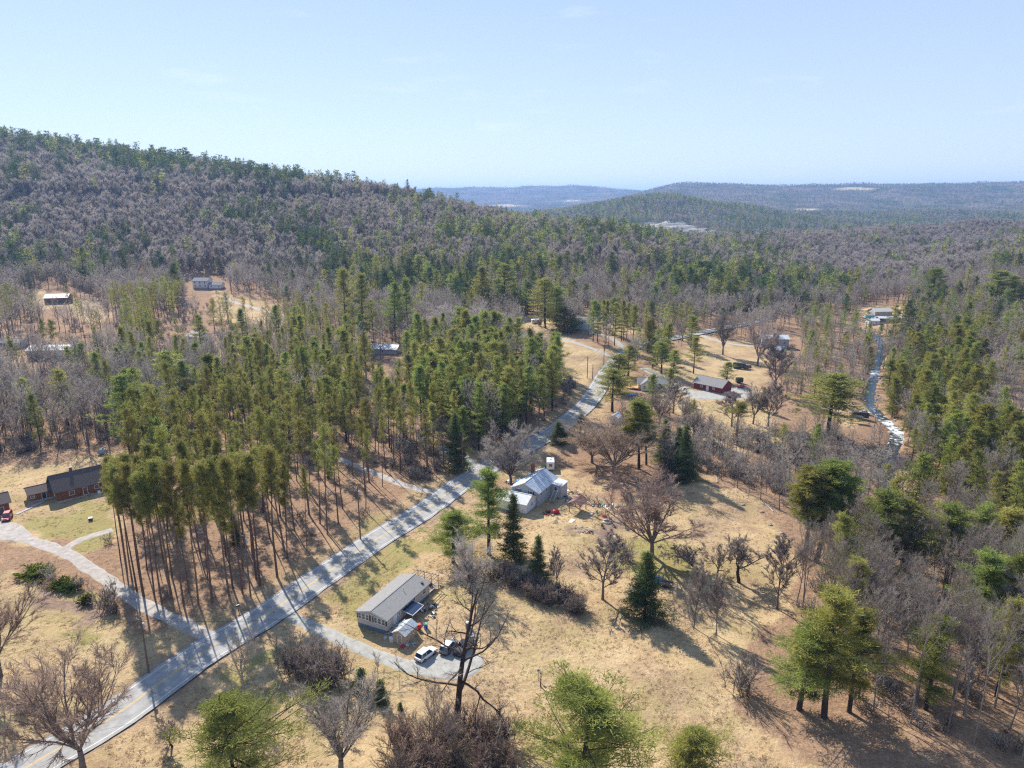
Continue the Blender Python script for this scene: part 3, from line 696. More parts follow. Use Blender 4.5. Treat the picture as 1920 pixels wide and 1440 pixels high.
def bare(seed, H=12.0, lod=2, trunk=.25, nl=9, spread=.55, up=.10, open_=1.0, wob=.10, tw=1.0, gnarl=0.0, rad=None, stems=1, twl=1.0, fork=False, dense=1.0):
    """leafless broadleaf tree; trunk = share of height without limbs"""
    rng = np.random.default_rng(seed); A = Parts(); rad = rad or H * .014 + .03
    n3 = {3: (7, 7, 8), 2: (5, 5, 6), 1: (4, 3, 4), 0: (3, 0, 0)}[lod]
    K = {3: 7, 2: 5, 1: 4, 0: 3}[lod]; tw = tw * (1.7 if lod == 3 else 1); dense = dense * (1.5 if lod == 3 else 1); ns = {3: 6, 2: 5, 1: 4, 0: 3}[lod]
    p0 = np.zeros((stems, 3)); 
    if stems > 1: p0[:, :2] = rng.normal(size=(stems, 2)) * rad * 1.3
    d0 = np.tile([0, 0, 1.0], (stems, 1)); d0[:, :2] += rng.normal(size=(stems, 2)) * (.03 if stems == 1 else .22)
    TL = H * (.9 if not fork else max(trunk, .1) + .06)
    T = path(p0, d0, np.full(stems, TL) * rng.uniform(.85, 1, stems) if stems > 1 else np.full(1, TL), K + 2, rng, up=.03, wob=.02 + gnarl * .15)
    tt = np.linspace(0, 1, K + 2); rr = rad * ((1 - tt * .88) ** .9 if not fork else (1 - tt * .25)); rr[0] *= 1.3
    T[:, 0, 2] -= .3
    TR = np.tile(rr, (stems, 1)); A.add('trunk', *poly_tubes(T, TR, ns + 2 if lod > 1 else 4))
    if fork: q, dd, t, r = np.repeat(T[:, -1], nl, 0), np.repeat(unit(T[:, -1] - T[:, -2]), nl, 0), rng.uniform(0, .3, nl * stems), np.full(nl * stems, rad * .62)
    else: q, dd, t, r = sample(T, TR, nl, trunk, .97, rng, even=True)
    rel = np.clip((t - trunk) / (1 - trunk), 0, 1) if not fork else rng.uniform(.0, .5, len(t))
    L1 = H * (.52 if not fork else .85) * (1 - rel * .62) * rng.uniform(.75, 1.1, len(t)) * (1 - trunk * .3)
    ang = spread * (1.15 - .45 * rel) * rng.uniform(.8, 1.25, len(t)) if not fork else rng.uniform(.1, spread, len(t))
    dl = branch_dir(dd, ang, rng, .0)
    # spread the limbs round the compass
    az = np.arange(len(t)) * 2.399 + rng.uniform(-.4, .4, len(t)); ca_, sa_ = np.cos(az), np.sin(az)
    dl = unit(np.stack([np.sin(ang) * ca_, np.sin(ang) * sa_, np.cos(ang)], -1) + (dd - np.array([0, 0, 1.0])) * .5)
    B1 = path(q, dl, L1, K + 1, rng, up=up, wob=wob + gnarl * .3)
    r1 = np.minimum(r * .72, L1 * .016 + .012)[:, None] * (1 - np.linspace(0, 1, K + 1) * .8)[None]
    A.add('trunk', *poly_tubes(B1, r1, ns))
    if lod == 0:
        q, dd, t, r = sample(B1, r1, 66, .12, 1, rng)
        d2 = branch_dir(dd, rng.uniform(.3, 1.0, len(t)), rng); d2[:, 2] += .55; d2 = unit(d2)
        A.add('crown', *slivers(q, d2, rng.uniform(.10, .22, len(t)) * H * .85, .011 * H * tw * np.ones(len(t)), rng)); 
        q, dd, t, r = sample(T, TR, 18, max(trunk, .3), 1, rng)
        d2 = branch_dir(dd, rng.uniform(.4, 1.0, len(t)), rng)
        A.add('crown', *slivers(q, d2, rng.uniform(.12, .25, len(t)) * H, .012 * H * tw * np.ones(len(t)), rng)); return A
    q, dd, t, r = sample(B1, r1, n3[0], .18, .98, rng, even=True)
    L2 = np.repeat(L1, n3[0]) * .46 * (1 - t * .45) * rng.uniform(.6, 1.2, len(t))
    B2 = path(q, branch_dir(dd, rng.uniform(.35, .95, len(t)) * open_, rng), L2, max(3, K - 2), rng, up=up * 1.1, wob=wob * 1.3 + gnarl * .3)
    r2 = np.minimum(r * .62, L2 * .018 + .008)[:, None] * (1 - np.linspace(0, 1, B2.shape[1]) * .75)[None]
    A.add('trunk', *poly_tubes(B2, r2, 4 if lod > 1 else 3))
    q, dd, t, r = sample(B2, r2, n3[1], .15, 1, rng, even=True)
    L3 = np.repeat(L2, n3[1]) * .5 * (1 - t * .35) * rng.uniform(.5, 1.3, len(t)) + .12
    d3 = branch_dir(dd, rng.uniform(.3, .9, len(t)) * open_, rng)
    if lod >= 2:
        B3 = path(q, d3, L3, 3, rng, up=up * 1.2, wob=wob * 1.5)
        r3 = np.maximum(np.minimum(r * .6, .02), .009)[:, None] * (1 - np.linspace(0, 1, 3) * .6)[None] * tw
        A.add('crown', *poly_tubes(B3, r3, 3))
        n4 = int(n3[2] * dense)
        q, dd, t, r = sample(B3, r3, n4, .1, 1, rng); L4 = np.repeat(L3, n4)
        A.add('crown', *slivers(q, branch_dir(dd, rng.uniform(.25, .9, len(t)), rng), twl * (L4 * .55 + .1) * rng.uniform(.5, 1.2, len(t)), .022 * tw * np.ones(len(t)), rng))
        q, dd, t, r = sample(B2, r2, n4, .3, 1, rng)
        A.add('crown', *slivers(q, branch_dir(dd, rng.uniform(.25, .9, len(t)), rng), twl * (np.repeat(L2, n4) * .22 + .15) * rng.uniform(.5, 1.2, len(t)), .022 * tw * np.ones(len(t)), rng))
    else:
        d3[:, 2] += .35; d3 = unit(d3)
        A.add('crown', *slivers(q, d3, L3 * 1.25, .04 * tw * np.ones(len(t)), rng))
        q, dd, t, r = sample(B2, r2, 12, .2, 1, rng); d4 = branch_dir(dd, rng.uniform(.3, .9, len(t)), rng); d4[:, 2] += .35; d4 = unit(d4)
        A.add('crown', *slivers(q, d4, np.repeat(L2, 12) * .4 + .3, .032 * tw * np.ones(len(t)), rng))
    return A

def conifer(seed, kind, H, lod=2, dens=1.0, wide=1.0, lo=.64):
    rng = np.random.default_rng(seed); A = Parts()
    K = {3: 9, 2: 6, 1: 4, 0: 3}[lod]; ns = {3: 8, 2: 6, 1: 4, 0: 3}[lod]
    rad = {'red': .0085, 'white': .011, 'spruce': .009, 'hemlock': .011}[kind] * H + .03
    T = path(np.array([[0, 0, -.3]]), np.array([[0, 0, 1.0]]), np.array([H * .99 + .3]), K, rng, up=.08, wob=.012 if kind != 'red' else .02)
    T[:, :, 2] = np.linspace(-.3, H * .99, K)[None]
    tt = np.linspace(0, 1, K); A.add('trunk', *poly_tubes(T, (rad * (1 - tt * .92))[None], ns))
    ff = {3: .9, 2: .34, 1: .15, 0: .035}[lod] * dens
    lw = {3: 1.0, 2: 1.5, 1: 2.4, 0: 4.6}[lod]
    if kind == 'red':
        nb = int({3: 46, 2: 34, 1: 22, 0: 10}[lod] * (1 + 1.4 * (.64 - lo))); h = lo + (.99 - lo) * (np.arange(nb) + rng.uniform(0, 1, nb)) / nb
        prof = H * (.100 * np.sqrt(np.clip(1 - ((h - (1 - (1 - lo) * .56)) / ((1 - lo) * .62)) ** 2, 0.02, 1))) * rng.uniform(.65, 1.25, nb); ang = 1.25 - (h - lo) * .7 / (1 - lo); upb, drp = .05, 0
    elif kind == 'white':
        lo = .22 if seed % 3 else .34
        tiers = int(H * (.62 if wide == 1 else .55)); hs = lo + (.98 - lo) * (np.arange(tiers) / tiers) ** .92
        per = int({3: 5, 2: 5, 1: 4, 0: 2}[lod] * (1 if wide == 1 else 1.4)); h = np.repeat(hs, per) + rng.normal(size=tiers * per) * .008; h = np.clip(h, .05, .99)
        rel = (h - lo) / (1 - lo)
        prof = wide * H * (.24 * np.clip(1 - rel, .03, 1) ** .75 * np.clip(.55 + rel * 2.2, 0, 1)) * rng.uniform(.55, 1.2, len(h)); ang = 1.55 - rel * .75; upb, drp = .05, 0
    elif kind == 'spruce':
        nt = int(H * 2.0); hs = .04 + .95 * np.arange(nt) / nt; per = {3: 7, 2: 6, 1: 4, 0: 2}[lod]
        h = np.clip(np.repeat(hs, per) + rng.normal(size=nt * per) * .006, .02, .995)
        prof = H * .225 * (1 - h) ** 1.05 * rng.uniform(.55, 1.2, len(h)) + .05; ang = 1.75 - h * .5; upb, drp = .05, .0
    else:
        nt = int(H * 1.4); hs = .08 + .90 * np.arange(nt) / nt; per = {3: 7, 2: 6, 1: 4, 0: 2}[lod]
        h = np.clip(np.repeat(hs, per) + rng.normal(size=nt * per) * .012, .02, .99)
        prof = H * .225 * np.sin(np.clip(1 - h, 0, 1) ** .75 * 1.75) ** .9 * rng.uniform(.6, 1.2, len(h)) + .2; ang = 1.45 - h * .5; upb, drp = -.02, .02
    nbr = len(h); az = rng.uniform(0, 2 * math.pi, nbr)
    if kind == 'white':       # gaps and lopsided whorls
        keep = rng.uniform(size=nbr) > .28; prof = np.where(keep, prof, prof * .4)
        prof = prof * (1 + .18 * np.cos(az - rng.uniform(0, 6.28))) * (1 + .28 * np.cos(3 * az + h * 23 + seed))
    q = np.zeros((nbr, 3)); q[:, 2] = h * H
    # follow the trunk sideways
    q[:, 0] = np.interp(h * H, T[0, :, 2], T[0, :, 0]); q[:, 1] = np.interp(h * H, T[0, :, 2], T[0, :, 1])
    d = np.stack([np.sin(ang) * np.cos(az), np.sin(ang) * np.sin(az), np.cos(ang)], -1)
    KB = 5 if lod >= 2 else 3
    B = path(q, d, prof, KB, rng, up=upb, wob=.07, droop=drp); RB = (np.clip(prof * .014, .012, .09))[:, None] * (1 - np.linspace(0, 1, KB) * .8)[None]
    if lod >= 1: A.add('trunk', *poly_tubes(B, RB, 4 if lod == 3 else 3))
    # needle sprays
    if kind == 'red':
        m = {3: 16, 2: 11, 1: 6, 0: 3}[lod]; c, T_, t, _ = sample(B, RB, m, .35, 1.05, rng); t = np.clip(t, 0, 1)
        c = c + rng.normal(size=c.shape) * np.array([.40, .40, .28]) * H / 26
        per = max(2, int(34 * ff)); cc = np.repeat(c, per, 0)
        dd = unit(rng.normal(size=(len(cc), 3)) + np.array([0, 0, .5])); P0 = cc + dd * rng.uniform(.0, .32, (len(cc), 1)) * H / 26
        A.add('crown', *slivers(P0, dd, rng.uniform(.22, .42, len(cc)) * (1 + (lw - 1) * .45), .075 * lw * np.ones(len(cc)), rng))
    else:
        m = {'white': {3: 20, 2: 11, 1: 7, 0: 4}, 'spruce': {3: 8, 2: 7, 1: 5, 0: 3}, 'hemlock': {3: 13, 2: 9, 1: 6, 0: 4}}[kind][lod]
        c, T_, t, _ = sample(B, RB, m, .22 if kind == 'white' else .1, 1.0, rng)
        Lb = np.repeat(prof, m); side = np.stack([-T_[:, 1], T_[:, 0], 0 * T_[:, 0]], -1); side = unit(side)
        wside = Lb * ({'white': .28, 'spruce': .24, 'hemlock': .30}[kind]) * (1.15 - t * .85) + .12
        sg = rng.uniform(-1, 1, len(c)); sp = np.abs(sg)
        c = c + side * (sg * wside)[:, None] + np.array([0, 0, 1]) * (rng.normal(size=len(c)) * .07 - sp * wside * {'white': -.02, 'spruce': .28, 'hemlock': .30}[kind])[:, None]
        per = max(2, int({'white': 14, 'spruce': 9, 'hemlock': 12}[kind] * ff * (1.6 if lod < 3 else 1))); cc = np.repeat(c, per, 0)
        out = np.repeat(unit(T_ * .8 + side * sg[:, None] * .9), per, 0)
        dd = unit(out * {'white': .8, 'spruce': 1.1, 'hemlock': .8}[kind] + rng.normal(size=cc.shape) * np.array([.7, .7, .45]) + np.array([0, 0, {'white': .30, 'spruce': -.15, 'hemlock': -.2}[kind]]))
        jit = {'white': .26, 'spruce': .2, 'hemlock': .26}[kind]
        P0 = cc + rng.normal(size=cc.shape) * np.array([jit, jit, jit * .5]) * (1 + (lw - 1) * .3)
        ln = {'white': (.28, .55), 'spruce': (.25, .5), 'hemlock': (.25, .5)}[kind]
        hk = np.clip(1.25 - P0[:, 2] / H, .25, 1) if kind == 'spruce' else 1.0
        A.add('crown', *slivers(P0, dd, hk * rng.uniform(*ln, len(cc)) * (1 + (lw - 1) * .5), {'white': .065 if lod == 3 else .085, 'spruce': .09, 'hemlock': .11}[kind] * lw * np.ones(len(cc)), rng))
        # a leader tuft
        k = 14 if lod else 4; z0 = np.zeros((k, 3)); z0[:, 2] = H * rng.uniform(.94, 1.0, k); z0[:, 0] = T[0, -1, 0]; z0[:, 1] = T[0, -1, 1]
        A.add('crown', *slivers(z0, unit(rng.normal(size=(k, 3)) * .5 + np.array([0, 0, .8])), rng.uniform(.3, .6, k) * (1 + (lw - 1) * .3), .12 * lw * np.ones(k), rng))
    return A

def shrub(seed, H=2.2, lod=2, spread=.75, n=26, tw=1.0):
    rng = np.random.default_rng(seed); A = Parts()
    p = np.zeros((n, 3)); p[:, :2] = rng.normal(size=(n, 2)) * H * .16
    ang = np.abs(rng.normal(size=n)) * spread * .55; az = rng.uniform(0, 6.28, n)
    d = np.stack([np.sin(ang) * np.cos(az), np.sin(ang) * np.sin(az), np.cos(ang)], -1)
    L = H * rng.uniform(.65, 1.05, n); B = path(p, d, L, 4, rng, up=.03, wob=.12); R = .022 * np.ones((n, 1)) * (1 - np.linspace(0, 1, 4) * .6)[None] * H / 2.2
    B[:, 0, 2] -= .1
    A.add('stems', *poly_tubes(B, R, 3))
    m = 9 if lod > 1 else 5
    q, dd, t, r = sample(B, R, m, .12, 1, rng); L2 = np.repeat(L, m) * .34 * rng.uniform(.5, 1.2, len(t))
    B2 = path(q, branch_dir(dd, rng.uniform(.3, .8, len(t)), rng), L2, 3, rng, up=.05, wob=.15)
    R2 = np.full((len(t), 3), .011) * tw; A.add('twigs', *poly_tubes(B2, R2, 3))
    k = 8 if lod > 1 else 4
    q, dd, t, r = sample(B2, R2, k, .1, 1, rng)
    A.add('twigs', *slivers(q, branch_dir(dd, rng.uniform(.3, .9, len(t)), rng), rng.uniform(.12, .4, len(t)) * H / 2.2, .022 * tw * np.ones(len(t)), rng))
    return A

# library: (trunk mesh, crown mesh, own height, joined mesh for the far woods)
LIB = {}
def reg(key, A, H, mt, mc, names=('trunk', 'crown')):
    k1, k2 = ('stems', 'twigs') if 'stems' in A.v else ('trunk', 'crown')
    LIB.setdefault(key, []).append((A.mesh(k1, names[0], mt), A.mesh(k2, names[1], mc) if k2 in A.v else None, H))
for i in range(4):
    reg('red3', conifer(100 + i, 'red', 26, 3, .7, 1, (.64, .58, .70, .62)[i]), 26, M_BARKR, M_RED)
    reg('lolli3', conifer(150 + i, 'red', 18, 3, .85, 1, .38), 18, M_BARKD, M_WHITE)
    reg('white3', conifer(200 + i, 'white', 18, 3), 18, M_BARKD, M_WHITE)
    reg('red2', conifer(110 + i, 'red', 26, 2), 26, M_BARKR, M_RED)
    reg('white2', conifer(210 + i, 'white', 20, 2, .95, 1.22), 20, M_BARKD, M_WHITE)
    reg('hemlock2', conifer(310 + i, 'hemlock', 18, 2, 1.0), 18, M_BARKD, M_HEM)
for i in range(3):
    reg('spruce3', conifer(400 + i, 'spruce', 12, 3), 12, M_BARKD, M_SPR)
    reg('hemlock3', conifer(300 + i, 'hemlock', 16, 3), 16, M_BARKD, M_HEM)
    reg('red1', conifer(120 + i, 'red', 26, 1), 26, M_BARKR, M_RED)
    reg('white1', conifer(220 + i, 'white', 20, 1, 1.0, 1.15), 20, M_BARKD, M_WHITE)
    reg('hemlock1', conifer(320 + i, 'hemlock', 18, 1, 1.1), 18, M_BARKD, M_DEEP)
    reg('spruce1', conifer(420 + i, 'spruce', 14, 1), 14, M_BARKD, M_SPR)
for i in range(3): reg('wide3', conifer(250 + i, 'white', 15, 3, 1.5, 2.1), 15, M_BARKD, M_WHITE)
reg('smallspruce3', conifer(440, 'spruce', 4, 3, 1.6), 4, M_BARKD, M_SPR)
for i in range(3):
    reg('maple3', bare(500 + i, 13, 3, trunk=.12, nl=10, spread=.55, up=.07, open_=.75, wob=.07, fork=True, rad=.22), 13, M_BARK, M_NTWIG)      # vase shaped
    reg('mapler3', bare(520 + i, 13, 3, trunk=.10, nl=11, spread=.58, up=.06, open_=.75, wob=.07, fork=True, rad=.19, dense=1.5), 13, M_BARK, M_TWIGR)
    reg('young3', bare(540 + i, 9, 3, trunk=.20, nl=18, spread=.52, up=.07, wob=.045, open_=.6, dense=.6, rad=.09), 9, M_BARK, M_NTWIG)      # egg shaped
    reg('orchard3', bare(560 + i, 6, 3, trunk=.2, nl=7, spread=.95, up=.06, gnarl=.8, fork=True, rad=.17), 6, M_BARKD, M_NTWIG)
    reg('tall3', bare(580 + i, 19, 3, trunk=.38, nl=15, spread=.5, up=.07, wob=.06, open_=.8, dense=.42, rad=.17), 19, M_PALEB, M_NTWIG)
for i in range(3): reg('pole3', bare(590 + i, 20, 3, trunk=.58, nl=9, spread=.42, up=.07, wob=.06, open_=.8, dense=.35, rad=.15), 20, M_PALEB, M_NTWIG)
reg('ash3', bare(610, 24, 3, trunk=.26, nl=15, spread=.95, up=.05, gnarl=.08, wob=.10, rad=.38, dense=.22), 24, M_BARKD, M_NTWIG)
reg('round3', bare(620, 13, 3, trunk=.10, nl=14, spread=.85, up=.06, fork=True, rad=.26, dense=2.0), 13, M_BARK, M_TWIGP)
reg('snag3', bare(630, 5, 2, trunk=.2, nl=3, spread=.5, fork=True, rad=.15, dense=.15, gnarl=.4), 5, M_BARKD, M_TWIG)
for i in range(5):
    reg('bare2', bare(650 + i, 17, 2, trunk=.34, nl=14, spread=.50, up=.08, wob=.07, open_=.8, tw=1.9, rad=.16), 17, M_BARK, M_TWIG)
    reg('bare1', bare(670 + i, 16, 1, trunk=.28, nl=15, spread=.50, up=.09, tw=1.9, rad=.15), 16, M_BARK, M_FTWIG)
reg('pale2', bare(690, 17, 2, trunk=.3, nl=12, spread=.6, up=.08, tw=1.8, dense=1.4), 17, M_BARK, M_TWIGP)
for i in range(3):
    reg('shrub2', shrub(700 + i, 2.2, 2, tw=1.3), 2.2, M_BARKD, M_NTWIG, ('stem', 'twig_crown'))
    reg('shrubr2', shrub(710 + i, 2.4, 2, spread=.9, n=34, tw=1.3), 2.4, M_BARKD, M_TWIGR, ('stem', 'twig_crown'))
    reg('shrub1', shrub(720 + i, 2.2, 1, tw=2.2, n=16), 2.2, M_BARKD, M_TWIG, ('stem', 'twig_crown'))
reg('evergreen_shrub', shrub(730, 1.4, 2, spread=1.3, n=60, tw=3.4), 1.4, M_BARKD, leafmat('shrub_leaves', (.10, .13, .02), (.22, .24, .035), .3), ('stem', 'leaf_crown'))
FARSRC = bpy.data.collections.new('forest_sources')
FAR = {}
def regfar(key, A, mt, mc):
    me_ = A.joined('far_tree', ['trunk', 'crown'], [mt, mc]); o = bpy.data.objects.new('far_tree', me_); FAR.setdefault(key, []).append(o)
for i in range(4):
    regfar('bare', bare(800 + i, 15, 0, trunk=.25, nl=12, spread=.52, up=.09, tw=.95, rad=.13), M_BARK, M_FTWIG)
    regfar('white', conifer(820 + i * 3, 'white', 19, 0, 1.6), M_BARKD, M_WHITE)
    regfar('hemlock', conifer(840 + i, 'hemlock' if i % 2 else 'spruce', 17, 0, 1.4), M_BARKD, M_DEEP)
regfar('red', conifer(860, 'red', 24, 0, 1.5), M_BARKR, M_RED)
FARH = {'bare': 15, 'white': 19, 'hemlock': 17, 'red': 24}
for k in ('bare', 'white', 'hemlock', 'red'):           # middle distance kinds, joined for the stuff forests
    for i, (mt_, mc_, h_) in enumerate(LIB[k + '1']):
        pass

TREES = []      # every placed tree, to keep the woods off the hand placed ones
def set_tree(name, lib, x, y, h, rz=None, label=None, cat=None, group=None, sx=1.0, variant=None, lean=0, z=None, crown='crown'):
    L = LIB[lib]; v = L[(variant if variant is not None else int(RNG.integers(len(L)))) % len(L)]
    rz = RNG.uniform(0, 6.28) if rz is None else rz
    e = empty(name, (x, y, float(gz(x, y)) if z is None else z), rz, label, cat, group)
    s = h / v[2]; e.scale = (s * sx, s * sx, s)
    if lean: e.rotation_euler = (RNG.uniform(-lean, lean), RNG.uniform(-lean, lean), rz)
    link(bpy.data.objects.new(v[0].name.split('.')[0], v[0]), e)
    if v[1] is not None: link(bpy.data.objects.new(v[1].name.split('.')[0], v[1]), e)
    TREES.append((x, y)); return e
def hand(name, lib, bx, by, top, label, cat='tree', group=None, sx=1.0, variant=None, rz=None, lean=0, width=None):
    """tree whose foot shows at (bx,by) and whose top shows at row top"""
    p = gp(bx, by); h = (CAM_H - p[1] * float(gtan(top))) - p[2]
    if width:          # crown width in photograph pixels
        d = p[1] * CP + (CAM_H - p[2] - h * .6) * SP; wm = width * d / FPX
        L = LIB[lib]; v = L[(variant or 0) % len(L)]; variant = variant or 0
        co = np.empty(len(v[1].vertices) * 3, np.float32); v[1].vertices.foreach_get("co", co); co = co.reshape(-1, 3)
        w0 = (np.percentile(co[:, 0], 98.5) - np.percentile(co[:, 0], 1.5)) * h / v[2]; sx = wm / w0
    return set_tree(name, lib, p[0], p[1], h, rz, label, cat, group, sx, variant, lean)
# ------------------------------------------------------------------ hand placed trees and shrubs
H = hand
H('ash_tree', 'ash3', 857, 1372, 1085, 'great bare tree with heavy spreading limbs in front of the parked cars', rz=.8, width=235)
H('maple_tree', 'mapler3', 2, 1268, 1050, 'tall reddish bare maple cut by the left edge of the picture', variant=0, width=170)
H('maple_tree', 'mapler3', 155, 1440, 1225, 'reddish bare maple spreading over the road at the bottom left', variant=1, width=215)
H('gnarled_tree', 'orchard3', 323, 1400, 1342, 'small crooked bare tree on the verge below the utility pole', variant=1, width=62)
H('roadside_tree', 'tall3', 462, 1313, 1195, 'slim bare tree leaning over the road edge', variant=0, lean=.08, width=85)
H('pine_tree', 'wide3', 448, 1505, 1296, 'bushy green pine at the bottom between road and bare tree', 'pine tree', variant=0, width=215)
H('bare_tree', 'maple3', 640, 1455, 1295, 'thin vase shaped bare tree at the bottom left of centre', variant=2, width=160)
H('pine_tree', 'wide3', 1088, 1500, 1287, 'broad yellow green pine at the bottom centre', 'pine tree', variant=1, width=215)
H('pine_tree', 'white3', 1290, 1475, 1362, 'small loose pine at the bottom edge right of centre', 'pine tree', variant=3, width=98)
H('thin_tree', 'tall3', 820, 1432, 1285, 'thin bare tree rising from the reddish thicket at the bottom', variant=1, width=75)
H('thin_tree', 'tall3', 848, 1440, 1330, 'slender bare stem beside the foot of the great bare tree', variant=2, width=40)
for i, (a, b, t, w) in enumerate([(548, 1262, 1205, 60), (578, 1272, 1205, 64), (606, 1270, 1212, 60), (626, 1285, 1226, 60), (640, 1268, 1222, 40), (596, 1290, 1232, 56)]):
    H('bare_shrub', 'shrub2', a, b, t, ('' if i else '') + ['leftmost', 'second', 'third', 'fourth', 'rightmost', 'lowest'][i] + ' bush of the brown clump between road and driveway', 'shrub', 'brown bushes beside the driveway', width=w, variant=i)
for i in range(16):
    a = 745 + (i % 8) * 30 + RNG.uniform(-10, 10); b = 1390 + (i // 8) * 52 + RNG.uniform(-16, 16) + (12 if i % 8 in (0, 7) else 0)
    H('thicket_shrub', 'shrubr2', a, b + 10, b - 45, 'reddish leafless bush in the thicket at the foot of the great bare tree', 'shrub', 'reddish thicket at the bottom centre', width=70, variant=i)
H('little_spruce', 'smallspruce3', 679, 1297, 1253, 'little cone shaped spruce, nearer the driveway of the pair', 'spruce tree', width=25)
H('little_spruce', 'smallspruce3', 715, 1316, 1275, 'little cone shaped spruce right of its twin on the lawn', 'spruce tree', width=25)
H('spruce_seedling', 'smallspruce3', 751, 1331, 1317, 'tiny spruce seedling right of the two little spruces', 'spruce tree', width=9)
H('spruce_seedling', 'smallspruce3', 664, 1288, 1277, 'tiny spruce seedling left of the two little spruces', 'spruce tree', width=9)
H('bush_tree', 'round3', 882, 1112, 1012, 'rounded grey bare tree behind the mobile home deck', width=72)
H('pine_tree', 'white3', 850, 1055, 950, 'dark bushy pine left of the tall yellow green pine', 'pine tree', variant=2, width=88)
H('pine_tree', 'white3', 917, 1040, 876, 'tall yellow green pine beside the grey metal roofed house', 'pine tree', variant=0, width=88)
H('spruce_tree', 'spruce3', 963, 1046, 922, 'tall open spruce in front of the white garage', 'spruce tree', variant=0, width=46)
H('spruce_tree', 'spruce3', 1007, 1092, 1002, 'medium spruce at the head of the brushy bank', 'spruce tree', variant=1, width=44)
H('sapling', 'young3', 1044, 1108, 1033, 'thin pale saplings by the end of the brushy bank', width=30, variant=1)
H('sapling', 'young3', 1035, 1100, 1050, 'second thin pale sapling by the brushy bank', width=18, variant=2)
H('young_maple', 'young3', 1130, 1124, 1012, 'neat egg shaped bare tree in the middle of the meadow', variant=0, width=80)
H('spruce_tree', 'spruce3', 1208, 1160, 1035, 'dark cone shaped spruce alone in the meadow beside the blue tarp', 'spruce tree', variant=2, width=70)
H('maple_tree', 'mapler3', 1222, 1042, 888, 'large vase shaped maple with reddish twigs beyond the lone spruce', variant=2, width=160, rz=1.0)
H('maple_tree', 'mapler3', 1152, 893, 772, 'wide spreading reddish tree behind the metal roofed house', variant=0, width=185)
H('maple_tree', 'mapler3', 1110, 868, 790, 'reddish bare tree arching over the road end of the yard', variant=1, width=110)
H('apple_tree', 'orchard3', 1303, 1070, 1008, 'leftmost crooked apple tree of the row in the meadow', variant=0, width=75)
H('apple_tree', 'orchard3', 1343, 1088, 1010, 'middle crooked apple tree of the row in the meadow', variant=1, width=45)
H('apple_tree', 'orchard3', 1385, 1092, 1003, 'rightmost crooked apple tree of the row in the meadow', variant=2, width=85)
H('young_maple', 'young3', 1301, 1177, 1066, 'slim bare tree, left of the pair in the lower meadow', variant=1, width=46)
H('young_maple', 'young3', 1343, 1190, 1085, 'slim bare tree, right of the pair in the lower meadow', variant=2, width=48)
H('young_maple', 'young3', 1457, 1142, 1018, 'thin bare tree at the right edge of the meadow', variant=0, width=58)
H('bare_shrub', 'shrub2', 1172, 1052, 1020, 'small brown bush beside the large vase shaped maple', 'shrub', width=40, variant=1)
H('bare_shrub', 'shrub2', 1392, 1298, 1240, 'rounded brown bush at the lower edge of the woods', 'shrub', width=66, variant=0)
H('forked_snag', 'snag3', 1014, 1288, 1243, 'dead forked trunk with a bird house on the lower meadow', 'dead tree', width=16)
H('pine_tree', 'lolli3', 1508, 1045, 876, 'round headed bright pine at the meadow edge, left stem', 'pine tree', variant=0, width=78)
H('pine_tree', 'lolli3', 1530, 1052, 872, 'round headed bright pine at the meadow edge, right stem', 'pine tree', variant=1, width=84)
H('pine_tree', 'white3', 1498, 1330, 1160, 'green pine on the left side of the clump at the wood edge', 'pine tree', variant=2, width=130)
H('pine_tree', 'white3', 1545, 1345, 1098, 'tallest green pine of the clump at the wood edge', 'pine tree', variant=1, width=130)
H('pine_tree', 'white3', 1592, 1335, 1140, 'right hand green pine of the clump at the wood edge', 'pine tree', variant=0, width=110)
H('pine_tree', 'white3', 1635, 1115, 915, 'bright yellow green pine right of the round headed pines', 'pine tree', variant=0, width=120)
H('pine_tree', 'white3', 1688, 1120, 935, 'second bright pine close behind the yellow green one', 'pine tree', variant=3, width=100)
H('pine_tree', 'white3', 1770, 1120, 945, 'yellow green pine in the middle of the right hand woods', 'pine tree', variant=1, width=110)
H('pine_tree', 'white3', 1860, 1100, 940, 'broad pine near the right edge below the hemlocks', 'pine tree', variant=2, width=120)
H('pine_tree', 'white3', 1905, 1160, 985, 'pine cut by the right edge of the picture', 'pine tree', variant=0, width=110)
H('pine_tree', 'white3', 1735, 1330, 1150, 'thin pine standing among the bare trunks at lower right', 'pine tree', variant=3, width=80)
H('pine_tree', 'white3', 1830, 1230, 1030, 'dark trunked pine among grey trees at lower right', 'pine tree', variant=1, width=100)
H('spruce_tree', 'spruce3', 1245, 868, 782, 'left dark spruce of the three by the meadow corner', 'spruce tree', variant=0, width=40)
H('spruce_tree', 'spruce3', 1284, 902, 795, 'right dark spruce of the three by the meadow corner', 'spruce tree', variant=1, width=44)
H('spruce_tree', 'spruce3', 1268, 882, 800, 'middle dark spruce of the three by the meadow corner', 'spruce tree', variant=2, width=34)
H('pine_tree', 'lolli3', 1198, 880, 755, 'round headed pine with bare trunk behind the metal roofed house', 'pine tree', variant=2, width=48)
H('pine_tree', 'lolli3', 1212, 872, 765, 'second bare trunked pine behind the metal roofed house', 'pine tree', variant=3, width=40)
H('pine_tree', 'white2', 1148, 772, 690, 'bushy pine on the right verge of the road, nearest one', 'pine tree', variant=0, width=62)
H('pine_tree', 'white2', 1160, 735, 665, 'bushy pine on the right verge of the road, middle one', 'pine tree', variant=1, width=58)
H('pine_tree', 'white2', 1178, 705, 645, 'bushy pine on the right verge of the road, farthest one', 'pine tree', variant=2, width=50)
H('bare_tree', 'round3', 958, 908, 806, 'dense rounded grey tree at the bend of the road', width=98)
